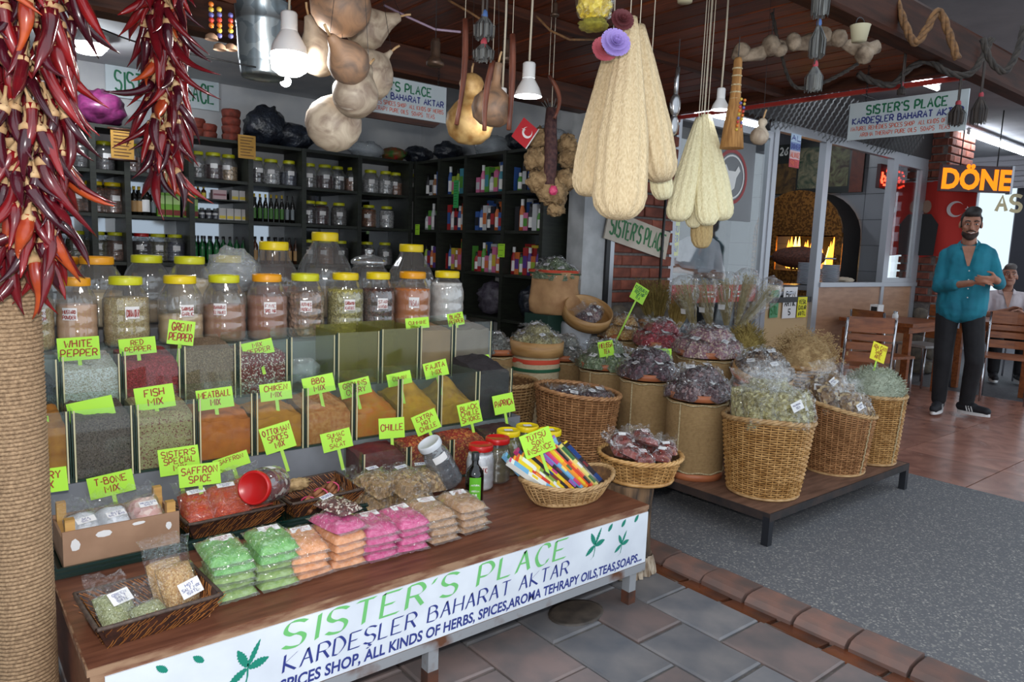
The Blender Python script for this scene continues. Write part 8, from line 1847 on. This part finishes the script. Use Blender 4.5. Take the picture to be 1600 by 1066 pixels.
t = thing('salt_shaker', 'small white shaker beside the napkin holder', 'shaker', (7.48, 3.14, .741)); MB().lathe([(0, 0), (.028, 0), (.028, .06), (.018, .075), (.018, .09), (0, .095)], 16, caps=False).build('shaker_body', M_lampw, t); MB().lathe([(.02, .075), (.02, .097), (0, .099)], 16, caps=False).build('shaker_top', M_steel, t)

# ------------------------------------------------------------------ people
def remesh(name, mb, vox, m, parent, sm=3):
    me = mb.mesh(name, m); o = bpy.data.objects.new('tmp', me); COL.objects.link(o)
    md = o.modifiers.new('r', 'REMESH'); md.mode = 'VOXEL'; md.voxel_size = vox; ms = o.modifiers.new('s', 'SMOOTH'); ms.iterations = sm; ms.factor = .5
    dg = bpy.context.evaluated_depsgraph_get(); m2 = bpy.data.meshes.new_from_object(o.evaluated_get(dg)); bpy.data.objects.remove(o, do_unlink=True)
    m2.materials.clear(); m2.materials.append(m); m2.polygons.foreach_set('use_smooth', [True] * len(m2.polygons)); m2.name = name
    return link(name, m2, parent)
M_hair = mat('hair', srgb(22, 18, 18), .6, srgb(40, 32, 30), 80, stretch=(1, 1, .3), bump=.5); M_eye = mat('eye_white', srgb(220, 216, 210), .3); M_pup = mat('pupil', srgb(20, 14, 12), .2); M_teeth = mat('teeth', srgb(222, 218, 210), .4); M_lip = mat('lip', srgb(140, 80, 72), .5)
def hand(mb, w, d, palm_n, side, s_=1.0, curl=.6):
    """palm with four unequal curled fingers and a thumb leaving its side"""
    w = Vector(w); d = Vector(d).normalized(); n = Vector(palm_n); n = (n - d * n.dot(d)).normalized(); k = d.cross(n) * side
    for q in (-.028, -.01, .01, .028): mb.cap(w + k * q * .7 * s_, w + d * .085 * s_ + k * q * s_, .013 * s_, .0125 * s_, 8)
    for q, L in ((-.030, .062), (-.010, .078), (.011, .082), (.031, .070)):
        p = w + d * .088 * s_ + k * q * s_; dr = d
        for seg in range(3):
            dr = (dr + n * curl * .55).normalized(); e = p + dr * (L * (.42, .32, .26)[seg]) * s_; mb.cap(p, e, (.0095 - .0008 * seg) * s_, (.009 - .0009 * seg) * s_, 8); p = e
    p = w + d * .02 * s_ + k * .03 * s_; e = p + (d * .6 + k * .7 + n * .25).normalized() * .04 * s_; mb.cap(p, e, .013 * s_, .011 * s_, 8); mb.cap(e, e + (d * .85 + k * .15 + n * .45).normalized() * .034 * s_, .0105 * s_, .009 * s_, 8)
def person(label, base, rz, J, skin, shirt, trous, shoe=True, beard=False, hairm=None, open_neck=True, hatch=None, sole=None, hair_scale=1.0, sleeves=.55):
    """J: joints in a frame where -Y is the way the person faces and +X the viewer's right"""
    t = thing('person', label, 'person', base, (0, 0, rz)); V_ = lambda k: Vector(J[k]); b = MB()
    H = V_('head'); hs = 1.0
    yaw = J.get('yaw', 0.0); Rh = Matrix.Rotation(yaw, 3, 'Z') @ Matrix.Rotation(J.get('tilt', 0), 3, 'Y') @ Matrix.Rotation(J.get('nod', 0), 3, 'X')
    L_ = lambda x, y, z: H + Rh @ Vector((x, y, z))
    b.sphere(L_(0, .012, .03), (.076, .094, .090), 24, 18, Rh); b.sphere(L_(0, -.018, -.045), (.060, .068, .078), 20, 14, Rh); b.sphere(L_(0, -.046, -.098), (.032, .03, .026), 14, 10, Rh)   # skull, face, chin
    b.cap(L_(0, -.085, .018), L_(0, -.108, -.028), .010, .0165, 10); b.sphere(L_(-.013, -.096, -.034), (.009, .009, .008), 8, 6); b.sphere(L_(.013, -.096, -.034), (.009, .009, .008), 8, 6)
    b.cap(L_(-.042, -.078, .030), L_(.042, -.078, .030), .013, .013, 10); b.sphere(L_(-.042, -.064, -.02), (.02, .018, .018), 10, 8); b.sphere(L_(.042, -.064, -.02), (.02, .018, .018), 10, 8)
    for s_ in (-1, 1): b.sphere(L_(s_ * .079, .008, .0), (.010, .02, .032), 10, 8, Rh)
    N_ = V_('neck'); b.cap(N_, H + Rh @ Vector((0, .012, -.06)), .058, .052, 14)
    C_ = V_('chest'); P_ = V_('pelvis'); b.cap(C_ + Vector((-.08, .01, .06)), C_ + Vector((.08, .01, .06)), .07, .07, 14); b.cap(C_, P_, .095, .10, 14); b.cap(P_ + Vector((-.05, 0, 0)), P_ + Vector((.05, 0, 0)), .10, .10, 14)
    for s_ in 'LR':
        b.cap(V_('sh' + s_), V_('el' + s_), .045, .038, 12); b.cap(V_('el' + s_), V_('wr' + s_), .038, .028, 12)
        b.cap(V_('hip' + s_), V_('kn' + s_), .082, .056, 12); b.cap(V_('kn' + s_), V_('an' + s_), .056, .038, 12); b.cap(V_('an' + s_), V_('toe' + s_), .036, .030, 10)
        hd_ = J.get('hand' + s_); 
        if hd_: hand(b, V_('wr' + s_), hd_[0], hd_[1], hd_[2], 1.0, hd_[3])
    remesh('body', b, .0075, skin, t, 2)
    for s_ in (-1, 1):
        e = MB(); e.sphere(L_(s_ * .031, -.080, .008), (.013, .010, .0062), 12, 8, Rh); ey = e.build('eye', M_eye, t); MB().sphere(L_(s_ * .031, -.0885, .008), (.0068, .004, .0058), 10, 6, Rh).build('pupil', M_pup, ey)
        MB().tube([L_(s_ * .014, -.096, .031), L_(s_ * .032, -.096, .037), L_(s_ * .052, -.083, .031)], lambda q: .0062 - .0025 * q, 6).build('eyebrow', hairm or M_hair, t)
    MB().tube([L_(-.030, -.078, -.058), L_(-.016, -.092, -.067), L_(0, -.096, -.070), L_(.016, -.092, -.067), L_(.030, -.078, -.058)], lambda q: .0055 * (1 - .6 * abs(2 * q - 1)), 6).build('mouth', M_lip, t)
    if beard:
        MB().tube([L_(-.022, -.087, -.059), L_(0, -.100, -.066), L_(.022, -.087, -.059)], .0038, 6).build('teeth', M_teeth, t)
        bd = MB(); bd.sphere(L_(0, -.016, -.068), (.0645, .066, .052), 20, 12, Rh); bd.v = [v for v in bd.v]; bd.sphere(L_(0, -.048, -.1), (.038, .034, .028), 14, 10, Rh)
        o_ = remesh('beard', bd, .008, mat('beard', srgb(66, 48, 42), .8, srgb(48, 36, 32), 120, bump=.4), t, 1)
        MB().tube([L_(-.034, -.08, -.052), L_(-.012, -.102, -.046), L_(.012, -.102, -.046), L_(.034, -.08, -.052)], .0045, 6).build('moustache', MATS['beard'], t)
    hr = MB(); hr.sphere(L_(0, .03, .052), (.079 * hair_scale, .090 * hair_scale, .083 * hair_scale), 22, 14, Rh); hr.sphere(L_(0, -.028, .098), (.064, .060, .044), 16, 10, Rh); hr.sphere(L_(.01, .0, .118), (.062, .07, .042), 16, 10, Rh); hr.sphere(L_(0, .06, -.01), (.064, .052, .07), 16, 10, Rh)
    if beard:
        for s_ in (-1, 1): hr.cap(L_(s_ * .068, -.020, .06), L_(s_ * .070, -.014, -.02), .014, .008, 8)
    remesh('hair', hr, .009, hairm or M_hair, t, 2)
    # shirt
    s = MB(); s.cap(C_ + Vector((-.09, .005, .075)), C_ + Vector((.09, .005, .075)), .09, .09, 14); s.cap(C_ + Vector((-.06, 0, .03)), P_ + Vector((-.055, 0, -.01)), .118, .142, 14); s.cap(C_ + Vector((.06, 0, .03)), P_ + Vector((.055, 0, -.01)), .118, .142, 14)
    for q in 'LR':
        A = V_('sh' + q); E_ = V_('el' + q); Wr = V_('wr' + q); s.cap(N_ + Vector((0, .015, -.05)), A + Vector((0, 0, .012)), .05, .05, 12); s.cap(A, E_, .056, .052, 12); s.cap(E_, E_.lerp(Wr, sleeves), .052, .048, 12)
    hz = P_.z - .14
    so = remesh('shirt', s, .010, shirt, t, 2)
    for v in so.data.vertices:
        c = v.co; f = 1 + 0; dz = .006 * nz(c.x * 16, c.y * 16, c.z * 10) + .004 * nz(c.x * 34, c.y * 30, c.z * 18); c.x += dz; c.y += dz
        if c.z < hz: c.z = hz + (c.z - hz) * .05
    for k in (-1, 1):
        cl = MB(); o = N_; cl.add([o + Vector((k * .055, .03, .035)), o + Vector((k * .062, -.03, .012)), o + Vector((k * .045, -.085, -.05)), o + Vector((k * .085, -.07, -.045)), o + Vector((k * .09, -.01, -.01)), o + Vector((k * .08, .05, .01))], [(0, 1, 4, 5), (1, 2, 3, 4)], True); cl.add([Vector(v) + Vector((0, -.004, .004)) for v in cl.v[:6]], [(5, 4, 1, 0), (4, 3, 2, 1)], True); cl.build('collar', shirt, t)
    if open_neck:
        pn = MB(); Y0 = C_.y - .112; pn.add([(C_.x - .05, Y0 + .025, N_.z - .02), (C_.x + .05, Y0 + .025, N_.z - .02), (C_.x + .012, Y0 - .026, C_.z - .03), (C_.x - .004, Y0 - .026, C_.z - .03)], [(0, 1, 2, 3)], True); pn.build('open_neckline', skin, t)
    for k in range(4): MB().sphere((C_.x + .012, C_.y - .14 - .003 * k, C_.z - .07 - .075 * k), (.006, .004, .006), 8, 6).build('button', M_lampw, t)
    # trousers
    r = MB(); r.cap(P_ + Vector((-.06, 0, .0)), P_ + Vector((.06, 0, 0)), .112, .112, 14)
    for q in 'LR': r.cap(V_('hip' + q), V_('kn' + q), .092, .074, 12); r.cap(V_('kn' + q), V_('an' + q) + Vector((0, 0, .035)), .074, .060, 12)
    remesh('trousers', r, .012, trous, t, 2)
    if shoe:
        for q in 'LR':
            A = V_('an' + q); T_ = V_('toe' + q); dr = (T_ - A); dr.z = 0; dr.normalize(); sd = Vector((-dr.y, dr.x, 0)); hl = A - dr * .045; st = thing; up = MB(); 
            z0 = A.z - .075
            up.cap(Vector((hl.x, hl.y, z0 + .06)), Vector((A.x, A.y, z0 + .06)) + dr * .06, .042, .044, 12); up.cap(Vector((A.x, A.y, z0 + .05)) + dr * .05, Vector((T_.x, T_.y, z0 + .043)) + dr * .05, .044, .036, 12); up.cap(Vector((A.x, A.y, z0 + .06)), Vector((A.x, A.y, z0 + .105)), .045, .042, 12)
            sh = remesh('shoe', up, .008, mat('shoe_black', srgb(24, 24, 30), .7), t, 2); so_ = MB(); pl_ = []
            for k in range(20):
                a = 2 * PI * k / 20; L2 = .15; cc = Vector((hl.x, hl.y, 0)).lerp(Vector((T_.x, T_.y, 0)) + dr * .05, .5); pl_.append(cc + dr * (math.cos(a) * ((T_ - hl).length / 2 + .055)) + sd * (.044 * math.sin(a)))
            so_.add([(p.x, p.y, z0) for p in pl_] + [(p.x, p.y, z0 + .026) for p in pl_], [tuple(reversed(range(20))), tuple(range(20, 40))] + [(k, (k + 1) % 20, 20 + (k + 1) % 20, 20 + k) for k in range(20)]); so_.build('sole', sole or M_lampw, sh)
            if sole is None:
                for k in range(3):
                    for sg in (-1, 1): o = Vector((A.x, A.y, z0)) + dr * (.03 + .022 * k) + sd * (sg * .0465); MB().add([o + Vector((0, 0, .03)), o + dr * .01 + Vector((0, 0, .03)), o + dr * -.008 + sd * (-sg * .006) + Vector((0, 0, .075)), o - dr * .018 + sd * (-sg * .006) + Vector((0, 0, .075))], [(0, 1, 2, 3)]).build('stripe', M_lampw, sh)
    return t
SK = mat('skin_tan', srgb(176, 124, 100), .5, srgb(160, 108, 86), 20, sss=0); SK2 = mat('skin_b', srgb(182, 132, 110), .5, srgb(160, 112, 92), 20)
TURQ = mat('shirt_turquoise', srgb(24, 128, 148), .8, srgb(18, 106, 128), 7, bump=.3, bscale=.02); BLK = mat('trousers_black', srgb(20, 20, 24), .85, srgb(30, 30, 34), 10, bump=.3, bscale=.02)
J1 = dict(head=(.035, -.03, 1.655), neck=(.03, .0, 1.50), chest=(.03, .0, 1.34), pelvis=(.0, .0, .96), shL=(-.135, .01, 1.405), elL=(-.18, -.06, 1.13), wrL=(.06, -.29, 1.17), shR=(.185, .01, 1.405), elR=(.26, -.06, 1.16), wrR=(.23, -.29, 1.20), hipL=(-.10, 0, .90), knL=(-.115, -.03, .50), anL=(-.13, .02, .10), toeL=(-.15, -.10, .055), hipR=(.09, 0, .90), knR=(.12, -.05, .50), anR=(.08, .04, .10), toeR=(.185, -.02, .055),
          handL=((.9, -.35, .12), (.2, -.1, -.3), 1, .55), handR=((-.75, -.55, -.05), (-.2, .5, .3), -1, .6), yaw=.10, tilt=.05, nod=.05)
mp = onz(1492, 650, 0)
person('smiling bearded man in an open turquoise shirt and black trousers, hands clasped', (mp.x, mp.y, .0), math.atan2(-mp.x, mp.y) + .0, J1, SK, TURQ, BLK, beard=True).rotation_euler.y = -.05
WHT = mat('shirt_white', srgb(206, 196, 200), .8, srgb(188, 178, 184), 7, bump=.2, bscale=.02)
J2 = dict(head=(0, -.06, 1.20), neck=(0, -.02, 1.05), chest=(0, .0, .88), pelvis=(0, .08, .52), shL=(-.18, -.01, .97), elL=(-.24, -.12, .74), wrL=(-.05, -.30, .82), shR=(.18, -.01, .97), elR=(.25, -.10, .74), wrR=(.10, -.32, .80), hipL=(-.09, .05, .50), knL=(-.13, -.38, .50), anL=(-.12, -.36, .10), toeL=(-.13, -.48, .055), hipR=(.09, .05, .50), knR=(.13, -.38, .50), anR=(.14, -.33, .10), toeR=(.15, -.45, .055), handL=((.7, -.4, .4), (0, -.2, -.4), 1, .6), handR=((-.7, -.4, .3), (0, -.2, -.4), -1, .7), yaw=-.1, nod=-.28)
c2 = ond(1578, 405, 8.4)
person('seated grey-haired man in a pale v-neck shirt looking down at his hands', (c2.x, c2.y, 0), math.atan2(-c2.x, c2.y) + .25, J2, SK2, WHT, BLK, hairm=mat('hair_grey', srgb(90, 84, 82), .7), hair_scale=.98, sole=M_lampw, sleeves=.1)
chair('cafe chair under the seated man', (c2.x + .02, c2.y + .06, 0), math.atan2(-c2.x, c2.y) + .25)
J3 = dict(J1); J3.update(head=(0, -.02, 1.66), wrL=(.14, -.24, 1.12), elL=(-.22, -.08, 1.12), wrR=(-.12, -.26, 1.16), elR=(.26, -.06, 1.12), handL=((.95, .1, .05), (0, .4, -.2), 1, .4), handR=((-.95, .1, .1), (0, .4, -.2), -1, .4), yaw=0, tilt=0, toeR=(.10, -.10, .055), toeL=(-.13, -.10, .055))
c3 = ony(1086, 400, 4.55)
person('person in a white shirt with folded arms behind the glass door', (c3.x, 4.55, 0), math.atan2(-c3.x, 4.55), J3, SK2, WHT, BLK, open_neck=False, sole=M_lampw)
